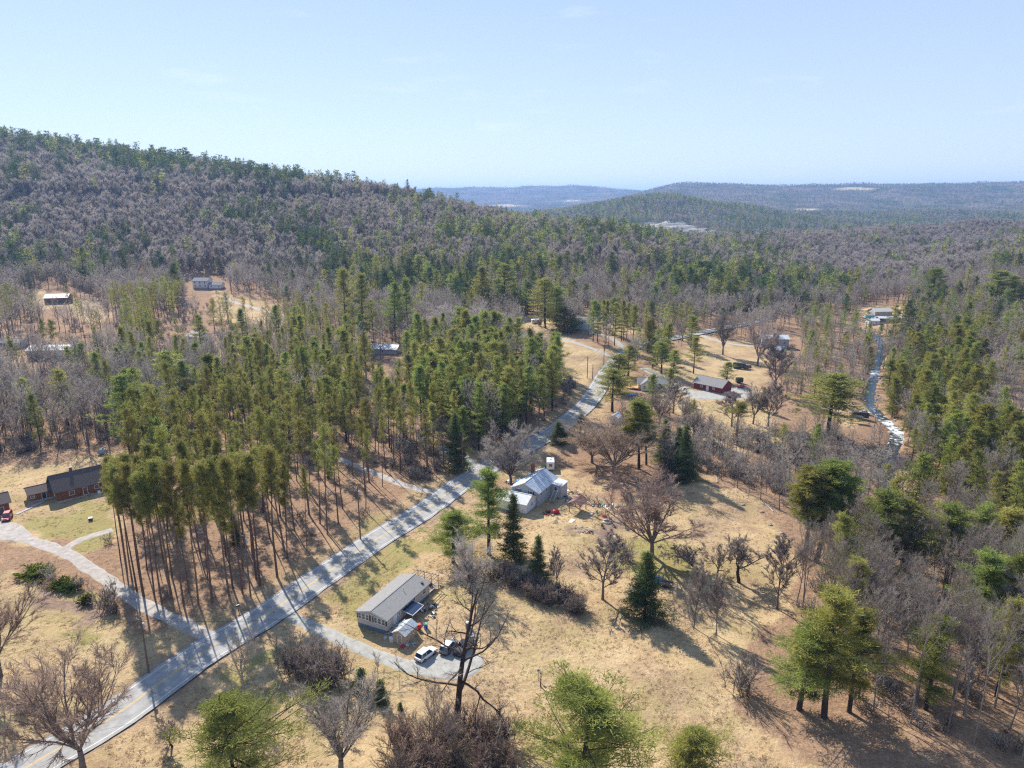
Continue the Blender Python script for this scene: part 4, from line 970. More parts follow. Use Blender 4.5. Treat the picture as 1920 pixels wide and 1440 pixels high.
H('spruce_tree', 'spruce3', 857, 882, 772, 'tall cone shaped spruce at the corner of the side street', 'spruce tree', variant=1, width=46)
H('spruce_tree', 'spruce3', 1052, 830, 790, 'dark spruce on the road bank opposite the pine wood', 'spruce tree', variant=0, width=36)
H('spruce_tree', 'spruce3', 1090, 800, 775, 'small dark spruce on the right verge near the brown trees', 'spruce tree', variant=2, width=22)
H('pine_tree', 'white2', 1553, 815, 698, 'wide layered pine standing alone left of the stream', 'pine tree', variant=0, width=108)
H('spruce_tree', 'hemlock2', 1429, 770, 725, 'narrow dark evergreen at the edge of the gravel yard', 'evergreen tree', variant=1, width=16)
H('pine_tree', 'red2', 1380, 820, 755, 'small round pine behind the grey thicket', 'pine tree', variant=0, width=46)
H('pine_tree', 'white2', 245, 850, 700, 'large bluish green pine behind the log house', 'pine tree', variant=1, width=70)
H('pine_tree', 'white2', 272, 846, 720, 'second bluish green pine behind the log house', 'pine tree', variant=2, width=56)
H('pine_tree', 'white2', 322, 785, 655, 'layered pine right of the bluish green pair', 'pine tree', variant=0, width=62)
H('pine_tree', 'white2', 402, 770, 662, 'layered light green pine in the left woods', 'pine tree', variant=3, width=70)
H('pine_tree', 'white2', 362, 785, 682, 'shorter layered pine left of the light green one', 'pine tree', variant=1, width=50)
H('pine_tree', 'white2', 232, 735, 645, 'green pine below the long grey house', 'pine tree', variant=0, width=40)
H('pine_tree', 'white2', 475, 745, 625, 'pale green pine near the brown roofed house', 'pine tree', variant=2, width=50)
H('pine_tree', 'white2', 160, 530, 460, 'pale layered pine against the hillside at left', 'pine tree', variant=2, width=34)
H('pine_tree', 'white1', 22, 585, 530, 'rounded green pine near the left edge by the brown barn', 'pine tree', variant=2, width=36)
H('pine_tree', 'white2', 1745, 575, 500, 'tall pine standing out above the bare woods at right', 'pine tree', variant=0, width=44)
H('pine_tree', 'white2', 1860, 590, 505, 'large dark pine near the right edge in the middle distance', 'pine tree', variant=1, width=62)
H('pine_tree', 'white2', 1890, 585, 515, 'large dark pine cut by the right edge in the middle distance', 'pine tree', variant=3, width=50)
H('pine_tree', 'white2', 650, 640, 500, 'tall pine with long bare trunk, first of the row at centre left', 'pine tree', variant=0, width=36)
H('pine_tree', 'white2', 682, 650, 510, 'tall dark pine, second of the row at centre left', 'pine tree', variant=1, width=40)
H('pine_tree', 'white2', 742, 640, 525, 'tall pine left of the grey rounded treetop', 'pine tree', variant=2, width=46)
H('pine_tree', 'white2', 765, 635, 520, 'second tall pine left of the grey rounded treetop', 'pine tree', variant=3, width=40)
H('pine_tree', 'white2', 905, 590, 498, 'pale pine on the left of the tall centre pair', 'pine tree', variant=3, width=40)
H('pine_tree', 'white2', 945, 590, 492, 'tall green pine right of the pale one at centre', 'pine tree', variant=1, width=46)
H('pine_tree', 'white2', 1022, 615, 520, 'broad dark pine beside the orange leaved bush', 'pine tree', variant=1, width=52)
H('pine_tree', 'white2', 1043, 612, 535, 'second broad dark pine beside the orange leaved bush', 'pine tree', variant=0, width=40)
H('dark_evergreen', 'hemlock2', 1058, 622, 575, 'low dark evergreen beside the pale blue house', 'evergreen tree', variant=0, width=60)
H('beech_bush', 'shrubr2', 1012, 612, 597, 'orange leaved bush at the top of the bare slope', 'shrub', width=16)
H('rounded_tree', 'round3', 858, 660, 572, 'big rounded grey treetop above the pine wood', width=100)
H('pale_tree', 'pale2', 800, 660, 600, 'pale grey bare tree among the centre pines', width=34)
H('bare_tree', 'maple3', 1355, 665, 588, 'bare tree beyond the red building, left of two', variant=0, width=46)
H('bare_tree', 'maple3', 1420, 685, 600, 'dark forked bare tree behind the dark camper', variant=1, width=66)
H('white_pine', 'white2', 1295, 652, 590, 'light green pine at the back lane', 'pine tree', variant=1, width=30)
H('pine_tree', 'white2', 1362, 718, 678, 'small pale pine behind the red building', 'pine tree', variant=2, width=32)
H('pine_tree', 'white2', 1300, 700, 630, 'green pine left of the red building', 'pine tree', variant=3, width=36)
for i, (a, b, t) in enumerate([(1112, 640, 560), (1120, 642, 566), (1132, 620, 560), (1136, 645, 562), (1149, 625, 556), (1152, 648, 565), (1165, 640, 560), (1175, 635, 566), (1187, 642, 570)]):
    H('pine_tree', 'white2', a, b, t, 'slim bare trunked pine in the open grove at the top of the road', 'pine tree', 'open pine grove by the pale blue house', width=22, variant=i)
for i, (a, b, t) in enumerate([(238, 1072, 872), (248, 1090, 870), (257, 1108, 880), (270, 1118, 878), (263, 1085, 862), (290, 1120, 884), (304, 1132, 890), (322, 1122, 872), (345, 1136, 880), (372, 1132, 876), (398, 1130, 872), (226, 1050, 880), (232, 1030, 862), (430, 1118, 868), (455, 1112, 866), (488, 1098, 862), (520, 1082, 850)]):
    H('red_pine', 'red3', a, b, t, 'bare trunked pine of the front row, ' + ['first', 'second', 'third', 'fourth', 'fifth', 'sixth', 'seventh', 'eighth', 'ninth', 'tenth', 'eleventh', 'twelfth', 'thirteenth', 'fourteenth', 'fifteenth', 'sixteenth', 'last'][i] + ' beside the log house driveway', 'pine tree', 'front row pines', variant=i, sx=RNG.uniform(.72, 1.05))
for i, (a, b, t) in enumerate([(1262, 775, 715), (1284, 800, 745), (1300, 830, 765), (1372, 800, 742), (1412, 795, 712), (1235, 800, 730), (1452, 740, 640), (1280, 640, 590), (1325, 830, 775), (1440, 800, 722)]):
    H('yard_tree', 'maple3' if i % 3 else 'young3', a, b, t, ['first', 'second', 'third', 'fourth', 'fifth', 'sixth', 'seventh', 'eighth', 'ninth', 'tenth'][i] + ' bare tree standing in the yards round the red building', 'bare tree', 'bare yard trees', variant=i, width=[50, 44, 40, 56, 60, 44, 50, 36, 34, 48][i])
for i, (a, b, t) in enumerate([(1240, 700, 640), (1262, 712, 655), (1222, 770, 700), (1255, 745, 690)]):
    H('pine_tree', 'white2', a, b, t, ['green pine behind the white house', 'smaller green pine behind the white house', 'green pine in front of the white house', 'low green pine beside the white house'][i], 'pine tree', variant=i, width=[40, 30, 34, 26][i])
for i, (a, b, t) in enumerate([(1650, 925, 842), (1625, 950, 850), (1690, 960, 862), (1605, 925, 838), (1640, 985, 880), (1668, 1000, 905), (1590, 960, 860)]):
    H('leafless_tree', 'bare2', a, b, t, 'leafless tree screening the lower stream', 'bare tree', 'bare trees screening the lower stream', variant=i, width=58)
for i, (a, b, t, k) in enumerate([(1648, 645, 605, 'white2'), (1660, 640, 598, 'bare2'), (1634, 655, 612, 'bare2'), (1627, 700, 648, 'hemlock2'), (1620, 724, 668, 'bare2'), (1618, 745, 690, 'bare2'), (1664, 738, 672, 'hemlock2'), (1668, 712, 650, 'white2'), (1651, 672, 628, 'bare2'), (1622, 676, 630, 'hemlock2'), (1640, 800, 745, 'bare2'), (1648, 850, 790, 'bare2'), (1636, 872, 805, 'bare2'), (1702, 835, 770, 'bare2'), (1708, 870, 800, 'white2'), (1660, 905, 838, 'bare2'), (1655, 945, 868, 'white2'), (1668, 880, 818, 'bare2')]):
    H('streamside_tree', k, a, b, t, {'bare2': 'leafless', 'white2': 'green pine', 'hemlock2': 'dark evergreen'}[k] + ' tree on the stream bank, ' + ['1st', '2nd', '3rd', '4th', '5th', '6th', '7th', '8th', '9th', '10th', '11th', '12th', '13th', '14th', '15th', '16th', '17th', '18th'][i] + ' of the streamside row', 'tree', 'trees along the stream bank', variant=i, sx=1.1)
# brush along the bank below the spruces
for i in range(22):
    t = i / 21; a = 925 + 165 * t + RNG.uniform(-7, 7); b = 1078 + 66 * t + RNG.uniform(-12, 12)
    H('bank_shrub', 'shrubr2' if i % 3 == 0 else 'shrub2', a, b + 6, b - 22, 'leafless bush in the dark brushy bank running down from the spruces', 'shrub', 'brush on the bank', width=36, variant=i)
for i, (a, b) in enumerate([(150, 1105), (98, 1090), (200, 1140), (215, 1150), (262, 1010), (205, 1018), (95, 1075)]):
    H('garden_shrub', 'shrub2' if i in (0, 2, 3) else 'shrub1', a, b, b - [22, 26, 40, 30, 16, 16, 20][i], ['brown bush in the garden bed left of the driveway', 'bare bush above the green ground cover', 'large brown bush at the end of the garden bed', 'dark bush beside the large brown one by the driveway', 'small bush under the first pines', 'small bush at the driveway fork', 'bare bush at the top of the garden bed'][i], 'shrub', width=[26, 26, 46, 26, 20, 20, 26][i], variant=i)
for i, (a, b, w) in enumerate([(66, 1082, 60), (115, 1102, 40), (128, 1108, 34), (163, 1132, 26)]):
    H('juniper', 'evergreen_shrub', a, b, b - 15, ['spreading yellow green juniper, largest in the garden bed', 'green juniper in the middle of the garden bed', 'yellow green juniper beside the middle one', 'small green juniper at the lower end of the garden bed'][i], 'shrub', width=w)

# ------------------------------------------------------------------ the woods
WOODS = [   # name, polygon of tree feet, spacing, mix, heights, label, group
 ('red stand', [(205, 1015), (232, 1075), (268, 1112), (340, 1128), (430, 1120), (520, 1085), (610, 1030), (652, 990), (705, 958), (765, 915), (700, 900), (640, 900), (560, 850), (430, 835), (330, 845), (262, 900), (240, 955)], 6.4,
   {'red': .94, 'white': .03, 'spruce': .03}, (20, 29), 'the tall stand by the driveway'),
 ('back stand', [(330, 845), (430, 835), (560, 850), (640, 895), (720, 905), (830, 905), (850, 880), (800, 800), (700, 770), (560, 720), (440, 700), (420, 760)], 6.3,
   {'red': .58, 'white': .22, 'bare': .20}, (18, 26), 'the wood behind the tall stand'),
 ('corner wood', [(700, 905), (800, 800), (820, 740), (760, 680), (860, 670), (1000, 680), (1055, 705), (1062, 745), (1050, 776), (1000, 806), (935, 842), (880, 862), (850, 880), (790, 905)], 5.2,
   {'white': .80, 'red': .03, 'bare': .14, 'hemlock': .03}, (15, 28), 'the dark wood inside the road bend'),
 ('left deciduous', [(0, 860), (110, 842), (230, 840), (330, 845), (420, 760), (440, 700), (400, 680), (200, 690), (0, 705), (-250, 720), (-300, 880)], 5.6,
   {'bare': .84, 'white': .11, 'red': .05}, (17, 24), 'the leafless woods behind the log house'),
 ('left red pines', [(-200, 710), (0, 705), (200, 690), (205, 640), (150, 600), (0, 610), (-200, 620)], 7.2,
   {'red': .72, 'bare': .28}, (20, 25), 'the grove by the long grey house'),
 ('brown house pines', [(205, 640), (200, 690), (400, 680), (470, 660), (480, 600), (400, 570), (300, 575), (215, 590)], 6.8,
   {'red': .66, 'bare': .24, 'white': .10}, (19, 24), 'the grove by the brown roofed house'),
 ('mid pines', [(400, 680), (440, 700), (560, 720), (700, 770), (800, 800), (820, 740), (760, 680), (700, 640), (560, 600), (480, 600), (470, 660)], 7.2,
   {'red': .42, 'white': .30, 'bare': .28}, (16, 25), 'the pines left of centre'),
 ('river bare', [(1240, 905), (1330, 895), (1430, 940), (1490, 985), (1580, 1040), (1600, 1000), (1620, 960), (1590, 880), (1610, 840), (1580, 808), (1500, 812), (1450, 830), (1380, 830), (1300, 820), (1240, 840)], 5.2,
   {'bare': .97, 'white': .03}, (10, 15), 'the thicket between meadow and stream'),
 ('right hemlocks', [(1665, 800), (1668, 690), (1720, 650), (1800, 655), (1850, 700), (1830, 790), (1790, 850), (1700, 850)], 7.0,
   {'hemlock': .50, 'white': .2, 'bare': .30}, (14, 21), 'the evergreens across the stream'),
 ('lower hemlocks', [(1730, 925), (1760, 885), (1850, 845), (1960, 855), (2100, 900), (1980, 960), (1830, 955)], 6.5,
   {'hemlock': .62, 'white': .18, 'bare': .2}, (15, 20), 'the lower evergreen clump at right'),
 ('right bank wood', [(1650, 905), (1690, 850), (1850, 700), (1900, 690), (2200, 640), (2200, 1100), (2000, 1060), (1800, 1010), (1680, 960)], 7.4,
   {'bare': .78, 'hemlock': .04, 'white': .18}, (17, 22), 'the trees right of the stream bend'),
 ('lower right wood', [(1470, 1130), (1560, 1080), (1660, 1040), (1800, 1060), (2000, 1100), (2200, 1300), (2000, 1500), (1900, 1420), (1780, 1385), (1640, 1345), (1590, 1330), (1560, 1220)], 4.9,
   {'bare': .93, 'white': .07}, (19, 25), 'the thin woods at the lower right'),
 ('yard bare', [(1225, 840), (1300, 820), (1380, 830), (1450, 830), (1580, 808), (1560, 760), (1480, 760), (1440, 700), (1440, 650), (1500, 640), (1600, 660), (1620, 740), (1585, 850), (1400, 880), (1240, 880)], 6.4,
   {'bare': .86, 'white': .12, 'hemlock': .02}, (11, 16), 'the trees behind the gravel yard'),
 ('road right', [(1195, 870), (1160, 800), (1175, 760), (1230, 750), (1290, 765), (1320, 830), (1240, 840)], 10.0, {'bare': .7, 'red': .15, 'white': .15}, (9, 14), 'the thicket between two houses'),
 ('slope shrubs', [(1050, 776), (1068, 766), (1090, 740), (1078, 700), (1040, 690), (1062, 745)], 6.0, {'bare': .85, 'white': .15}, (7, 11), 'the scrub left of the road'),
 ('upper right of road', [(1160, 640), (1195, 690), (1290, 690), (1310, 650), (1290, 610), (1200, 600)], 9.0, {'white': .5, 'bare': .4, 'hemlock': .1}, (14, 19), 'the trees at the top of the road'),
 ('far bank strip', [(1560, 660), (1625, 700), (1650, 640), (1640, 600), (1560, 600), (1480, 610), (1490, 640)], 7.0, {'bare': .72, 'white': .28}, (12, 17), 'the trees left of the distant stream'),
 ('right middle', [(1660, 640), (1720, 650), (1800, 660), (1900, 690), (2100, 700), (2200, 560), (1700, 570), (1668, 600)], 6.6, {'bare': .58, 'white': .26, 'hemlock': .16}, (14, 20), 'the mixed woods right of the stream'),
]
CLEAR = MEADOW + [[(1200, 700), (1260, 690), (1270, 740), (1200, 745)], [(185, 835), (215, 832), (215, 852), (185, 855)], [(1440, 620), (1500, 620), (1500, 680), (1440, 680)], [(690, 650), (745, 650), (745, 668), (690, 668)], [(960, 640), (1010, 640), (1005, 660), (965, 660)], [(985, 835), (1060, 835), (1060, 900), (985, 900)], [(60, 540), (140, 540), (140, 590), (60, 590)], [(345, 515), (430, 515), (430, 560), (345, 560)],
         [(30, 625), (140, 625), (150, 690), (20, 690)], [(300, 610), (400, 605), (400, 675), (290, 675)], [(1600, 575), (1700, 575), (1700, 615), (1610, 615)], [(1480, 588), (1560, 588), (1560, 600), (1480, 600)]]
M1 = {}
def conifer_share(x, y, px, py):
    """how many of the hillside trees are evergreen, from where the dark clusters show"""
    n = fbm(x / 70, y / 70, 3, 77); c = .03 + .65 * sstep(.60, .70, n)
    def blob(cx, cy, rx, ry, a):
        return a * np.exp(-(((px - cx) / rx) ** 2 + ((py - cy) / ry) ** 2))
    c = c + blob(480, 425, 110, 26, .85) + blob(620, 470, 60, 30, .4) + blob(230, 500, 90, 32, .45) + blob(40, 500, 50, 30, .6) + blob(700, 520, 200, 50, .38)
    c = c + blob(560, 350, 150, 26, 1.0) + blob(60, 290, 150, 30, .8) + blob(300, 325, 150, 26, .75) + blob(820, 390, 60, 12, .35)
    c = c + blob(900, 450, 160, 30, .42) + blob(1040, 500, 120, 40, .35) + blob(1290, 540, 110, 40, .75) + blob(1420, 560, 120, 28, .55) + blob(1180, 470, 80, 22, .45) + blob(1000, 560, 120, 35, .3)
    c = c - blob(300, 400, 220, 34, .25) - blob(1700, 455, 240, 26, .4)
    return np.clip(c * .78, .02, .9)
def scatter(xa, xb, ya, yb, sp, rng):
    xs = np.arange(xa, xb, sp); ys = np.arange(ya, yb, sp); X, Y = np.meshgrid(xs, ys)
    X = X + (np.arange(len(ys)) % 2)[:, None] * sp / 2
    return (X + rng.uniform(-.38, .38, X.shape) * sp).ravel(), (Y + rng.uniform(-.38, .38, Y.shape) * sp).ravel()
CAND = []     # (x, y, kind, height, region index)
taken = np.array(TREES)
def keep_free(x, y, r=2.6):
    ok = dist_to(ROAD, x, y, 1) > 7.2
    for P, w in DRIVES.values(): ok &= dist_to(P, x, y, 1) > w / 2 + 1.8
    ok &= dist_to(RIVER, x, y, 1) > 3.0
    return ok
def fits(x, y, z, polys):
    px, py = project(x, y, z); r = np.zeros(x.shape, bool)
    for P in polys: r |= in_poly(px, py, P)
    return r
for ri, (nm, poly, sp, mixd, hh, lab) in enumerate(WOODS):
    C = np.array([march(a, b, gz) for a, b in poly]); lo, hi = C.min(0) - 8, C.max(0) + 8
    rng = np.random.default_rng(1000 + ri); x, y = scatter(lo[0], hi[0], lo[1], hi[1], sp, rng)
    z = gz(x, y); px, py = project(x, y, z); ok = in_poly(px, py, poly) & keep_free(x, y) & ~fits(x, y, z, CLEAR)
    for rj in range(ri): ok &= ~in_poly(px, py, WOODS[rj][1])
    x, y = x[ok], y[ok]
    for a in TREES:
        if len(x): k = (x - a[0]) ** 2 + (y - a[1]) ** 2 > 4.5; x, y = x[k], y[k]
    ks = list(mixd); pr = np.array([mixd[k] for k in ks])
    kind = rng.choice(len(ks), len(x), p=pr / pr.sum()); h = rng.uniform(hh[0], hh[1], len(x))
    for i in range(len(x)): CAND.append((x[i], y[i], ks[kind[i]], h[i] * (1 if ks[kind[i]] != 'bare' else rng.uniform(.65, .95)), ri))
print('near woods', len(CAND))
# the open country beyond: everything above the near woods, up the hill and over the low ground to the pit
rng = np.random.default_rng(77)
x, y = scatter(-1500, 1500, 330, 1390, 6.6, rng)
k = np.abs(x) < .80 * (y * CP + 25) + 40; x, y = x[k], y[k]
z = gz(x, y); px, py = project(x, y, z)
ok = keep_free(x, y) & ~fits(x, y, z, CLEAR) & (py < 705)
for w in WOODS: ok &= ~in_poly(px, py, w[1])
x, y, px, py, z = x[ok], y[ok], px[ok], py[ok], z[ok]
cs = conifer_share(x, y, px, py); u = rng.uniform(size=len(x)); u2 = rng.uniform(size=len(x))
dens_ok = ~((u > cs) & (u2 < .12)); 
hill_kind = np.where(u > cs, 0, np.where(rng.uniform(size=len(x)) < .50 + .32 * (px < 650), 2, 1))      # 0 bare 1 white 2 hemlock
hill_h = (1 + .3 * (py < 385)) * np.where(hill_kind == 0, rng.uniform(12, 19, len(x)), 13 + 15 * rng.uniform(size=len(x)) ** 1.6)
for i in np.nonzero(dens_ok)[0]: CAND.append((x[i], y[i], ('bare', 'white', 'hemlock')[hill_kind[i]], hill_h[i], -1))
print('all woods', len(CAND))
CX = np.array([(c[0], c[1], c[3]) for c in CAND]); CZ = gz(CX[:, 0], CX[:, 1])
cpx, cpy = project(CX[:, 0], CX[:, 1], CZ + CX[:, 2] * .6)
size = CX[:, 2] / (CX[:, 1] * CP + (CAM_H - CZ) * SP)
# keep the nearest ridge from hiding what the picture shows: in frame or close beside it
inview = (cpx > -30) & (cpx < 1950) & (cpy > 200) & (cpy < 1470)
closeby = (cpx > -900) & (cpx < 2900)
ONE = {'red': 290, 'white': 235, 'hemlock': 150, 'bare': 290, 'spruce': 20}
NM = {'red': 'red_pine', 'white': 'white_pine', 'hemlock': 'hemlock_tree', 'bare': 'leafless_tree', 'spruce': 'spruce_tree'}
CT = {'red': 'pine tree', 'white': 'pine tree', 'hemlock': 'hemlock tree', 'bare': 'bare tree', 'spruce': 'spruce tree'}
DS = {'red': 'bare trunked olive pine', 'white': 'layered green pine', 'hemlock': 'dark feathery hemlock', 'bare': 'leafless grey tree', 'spruce': 'small dark spruce'}
REGC = {}
for i, c in enumerate(CAND):
    if c[4] >= 0: REGC.setdefault(c[4], []).append((cpx[i], c[1]))
REGQ = {k: (np.percentile([a for a, b in v], [20, 40, 60, 80]), np.percentile([b for a, b in v], [20, 40, 60, 80])) for k, v in REGC.items()}
def spot(ri, px_, Y):
    a = int(np.searchsorted(REGQ[ri][0], px_)); b = int(np.searchsorted(REGQ[ri][1], Y))
    return ['front', 'near', 'middle', 'rear', 'back'][b] + ' ' + ['left', 'left centre', 'centre', 'right centre', 'right'][a]
order = np.argsort(-size); used = {k: 0 for k in ONE}; REST = []
# lines of sight the photograph keeps open: no tree stands in front of these (box in picture pixels, share of trees left out)
SIGHT = [((352, 512, 418, 546), 1), ((78, 538, 128, 562), .9), ((20, 628, 138, 672), .4), ((298, 608, 402, 668), .5), ((690, 643, 748, 668), .9), ((1078, 578, 1112, 606), .9), ((1292, 688, 1372, 740), 1), ((1195, 700, 1262, 735), .9),
         ((1425, 618, 1488, 668), .6), ((1616, 572, 1684, 612), .6), ((1626, 645, 1656, 740), .75), ((1650, 765, 1700, 835), .85), ((1128, 668, 1160, 720), 1), ((1062, 738, 1114, 792), 1), ((882, 855, 920, 882), .6), ((1062, 640, 1135, 705), .9), ((1312, 622, 1400, 652), .6),
         ((985, 590, 1025, 612), 1), ((1585, 748, 1642, 802), .95), ((183, 840, 206, 858), 1), ((640, 862, 720, 895), .25), ((150, 570, 210, 606), .5), ((420, 560, 500, 600), .4), ((1330, 650, 1440, 700), .5), ((955, 640, 1010, 660), .6)]
cbx, cby = project(CX[:, 0], CX[:, 1], CZ); ctx, cty = project(CX[:, 0], CX[:, 1], CZ + CX[:, 2]); cw = size * FPX * .13; blocked = np.zeros(len(CAND), bool); srng = np.random.default_rng(4)
for (x0, y0, x1, y1), pr_ in SIGHT:
    hit = (np.maximum(cbx, ctx) + cw > x0) & (np.minimum(cbx, ctx) - cw < x1) & (cty < y1 - 2) & (cby > y1)
    blocked |= hit & (srng.uniform(size=len(CAND)) < pr_)
print('kept clear', int(blocked.sum()))
for i in order:
    if blocked[i]: continue
    xx, yy, kd, h, ri = CAND[i]
    if inview[i] and used[kd] < ONE[kd] and ri >= 0:
        used[kd] += 1; D = yy
        lib = {'red': 'red3' if D < 150 else ('red2' if D < 330 else 'red1'), 'white': 'white3' if D < 150 else ('white2' if D < 380 else 'white1'),
               'hemlock': 'hemlock3' if D < 150 else ('hemlock2' if D < 380 else 'hemlock1'), 'bare': ('pole3' if RNG.uniform() < .6 else 'tall3') if D < 170 else ('bare2' if D < 300 else 'bare1'), 'spruce': 'spruce3'}[kd]
        hh = h * (.35 if kd == 'spruce' else 1)
        where = WOODS[ri][5]
        wsx = float(RNG.uniform(.75, 1.32)) * (.86 if kd == 'red' else 1); sz_ = ('broad ' if wsx > 1.1 else 'narrow ' if wsx < .95 else '') + DS[kd]
        e = set_tree(NM[kd], lib, xx, yy, hh, None, sz_ + ', ' + spot(ri, cpx[i], yy) + ' of ' + where, CT[kd], NM[kd].replace('_', ' ') + 's of ' + where, sx=wsx, lean=.05)
    elif closeby[i]: REST.append(i)
print('individual', used, 'rest', len(REST))

def gn_forest(name, pts, kinds_objs, label, group=None):
    """one object: points carry rotation, size and kind; the nodes set a tree on each"""
    pts = np.array(pts, np.float32)          # x y z rot sx sz idx
    me = bpy.data.meshes.new(name); me.vertices.add(len(pts)); me.vertices.foreach_set("co", pts[:, :3].ravel())
    for nm, col in (('rot', 3), ('sx', 4), ('sz', 5)):
        a = me.attributes.new(nm, 'FLOAT', 'POINT'); a.data.foreach_set("value", pts[:, col].copy())
    a = me.attributes.new('idx', 'INT', 'POINT'); a.data.foreach_set("value", pts[:, 6].astype(np.int32))
    o = bpy.data.objects.new(name, me); link(o); tagit(o, label, kind='stuff')
    coll = bpy.data.collections.new(name + '_source')
    for q, ob in enumerate(kinds_objs):
        c = ob.copy(); c.name = 'source_%s_%03d' % (name, q); coll.objects.link(c)
    g = bpy.data.node_groups.new(name, 'GeometryNodeTree'); g.interface.new_socket('Geometry', in_out='INPUT', socket_type='NodeSocketGeometry'); g.interface.new_socket('Geometry', in_out='OUTPUT', socket_type='NodeSocketGeometry')
    n = g.nodes; l = g.links; gi = n.new('NodeGroupInput'); go = n.new('NodeGroupOutput')
    ci = n.new('GeometryNodeCollectionInfo'); ci.inputs['Collection'].default_value = coll; ci.inputs['Separate Children'].default_value = True; ci.inputs['Reset Children'].default_value = True
    ip = n.new('GeometryNodeInstanceOnPoints'); ip.inputs['Pick Instance'].default_value = True
    def attr(nm, t):
        a = n.new('GeometryNodeInputNamedAttribute'); a.data_type = t; a.inputs['Name'].default_value = nm; return a.outputs['Attribute']
    cr = n.new('ShaderNodeCombineXYZ'); l.new(attr('rot', 'FLOAT'), cr.inputs[2])
    cs_ = n.new('ShaderNodeCombineXYZ'); sx = attr('sx', 'FLOAT'); l.new(sx, cs_.inputs[0]); l.new(sx, cs_.inputs[1]); l.new(attr('sz', 'FLOAT'), cs_.inputs[2])
    l.new(gi.outputs[0], ip.inputs['Points']); l.new(ci.outputs[0], ip.inputs['Instance']); l.new(attr('idx', 'INT'), ip.inputs['Instance Index'])
    l.new(cr.outputs[0], ip.inputs['Rotation']); l.new(cs_.outputs[0], ip.inputs['Scale']); l.new(ip.outputs[0], go.inputs[0])
    md = o.modifiers.new('trees', 'NODES'); md.node_group = g
    return o
def joined_lib(key):
    out = []
    for mt_, mc_, h_ in LIB[key]:
        V, F, MI, b = [], [], [], 0; F3, F4, M3, M4 = [], [], [], []
        for q, me_ in enumerate((mt_, mc_)):
            co = np.empty(len(me_.vertices) * 3, np.float32); me_.vertices.foreach_get("co", co)
            lv = np.empty(len(me_.loops), np.int32); me_.loops.foreach_get("vertex_index", lv)
            tt_ = np.empty(len(me_.polygons), np.int32); me_.polygons.foreach_get("loop_total", tt_); st_ = np.empty(len(me_.polygons), np.int32); me_.polygons.foreach_get("loop_start", st_)
            V.append(co.reshape(-1, 3))
            for kk, FF, MM in ((3, F3, M3), (4, F4, M4)):
                s_ = st_[tt_ == kk]
                if len(s_): FF.append(lv[s_[:, None] + np.arange(kk)] + b); MM.append(np.full(len(s_), q))
            b += len(me_.vertices)
        me_ = mesh_np('mid_tree', np.concatenate(V), F3 + F4, [mt_.materials[0], mc_.materials[0]], np.concatenate(M3 + M4))
        out.append((bpy.data.objects.new('mid_tree', me_), h_))
    return out
MID = {k: joined_lib(k + '1') for k in ('bare', 'white', 'hemlock', 'red', 'spruce')}
def rest_points(sel_kind, far_limit, far=False):
    out = []
    for i in REST:
        xx, yy, kd, h, ri = CAND[i]
        if kd != sel_kind: continue
        if (yy > far_limit) != far: continue
        src = FAR[kd] if far else MID[kd]; q = int(RNG.integers(len(src))); h0 = FARH[kd] if far else src[q][1]
        s = h / h0; out.append((xx, yy, float(CZ[i]) - .15, RNG.uniform(0, 6.28), s * RNG.uniform(.95, 1.35), s, q))
    return out
for kd, nm, lb in (('bare', 'bare_forest', 'leafless purple grey hardwood forest over the hill and valley'), ('white', 'pine_forest', 'scattered green pines through the far woods'),
                   ('hemlock', 'hemlock_forest', 'dark hemlock groves through the far woods'), ('red', 'red_pine_grove', 'remaining tall red pines beyond the near stands'), ('spruce', 'spruce_grove', 'remaining small spruces')):
    P = rest_points(kd, 620, False)
    if P: gn_forest(nm, P, [o for o, _ in MID[kd]], lb)
    if kd == 'spruce': continue
    P = rest_points(kd, 620, True)
    if P: gn_forest('distant_' + nm, P, FAR[kd], lb + ', farthest part')
# the far country past the pit
def far_points(xa, xb, ya, yb, sp, hs, seed, cshare):
    rng = np.random.default_rng(seed); x, y = scatter(xa, xb, ya, yb, sp, rng)
    k = (np.abs(x) < .78 * y + 60) & (x > -.35 * y) ; x, y = x[k], y[k]; z = terrain_z(x, y)
    f, q = far_cover(x, y, z); k = (f < .5) & (q < .5); x, y, z = x[k], y[k], z[k]
    c = np.clip(cshare + 1.4 * (fbm(x / (sp * 14), y / (sp * 14), 3, seed) - .5), .05, .95); con = rng.uniform(size=len(x)) < c
    h = hs * rng.uniform(.75, 1.3, len(x)); rr = rng.uniform(0, 6.28, len(x)); B, Cc = [], []
    for i in range(len(x)):
        if con[i]: Cc.append((x[i], y[i], z[i] - .5, rr[i], h[i] / 18 * 1.5, h[i] / 18, int(rng.integers(8))))
        else: B.append((x[i], y[i], z[i] - .5, rr[i], h[i] / 15 * 1.6, h[i] / 15, int(rng.integers(4))))
    return B, Cc
B1_, C1_ = far_points(-500, 1900, 1400, 3400, 12.0, 14, 91, .85)
B2_, C2_ = far_points(-1600, 4300, 3400, 5700, 22.0, 12, 92, .75)
B3_, C3_ = far_points(-3000, 2600, 5700, 9000, 42.0, 13, 93, .7)
gn_forest('valley_hardwoods', B1_ + B2_ + B3_, FAR['bare'], 'hazy leafless woods on the far hills')
gn_forest('valley_conifers', C1_ + C2_ + C3_, FAR['white'] + FAR['hemlock'], 'hazy blue green woods on the far hills')
print('far pts', len(B1_) + len(B2_) + len(B3_), len(C1_) + len(C2_) + len(C3_))
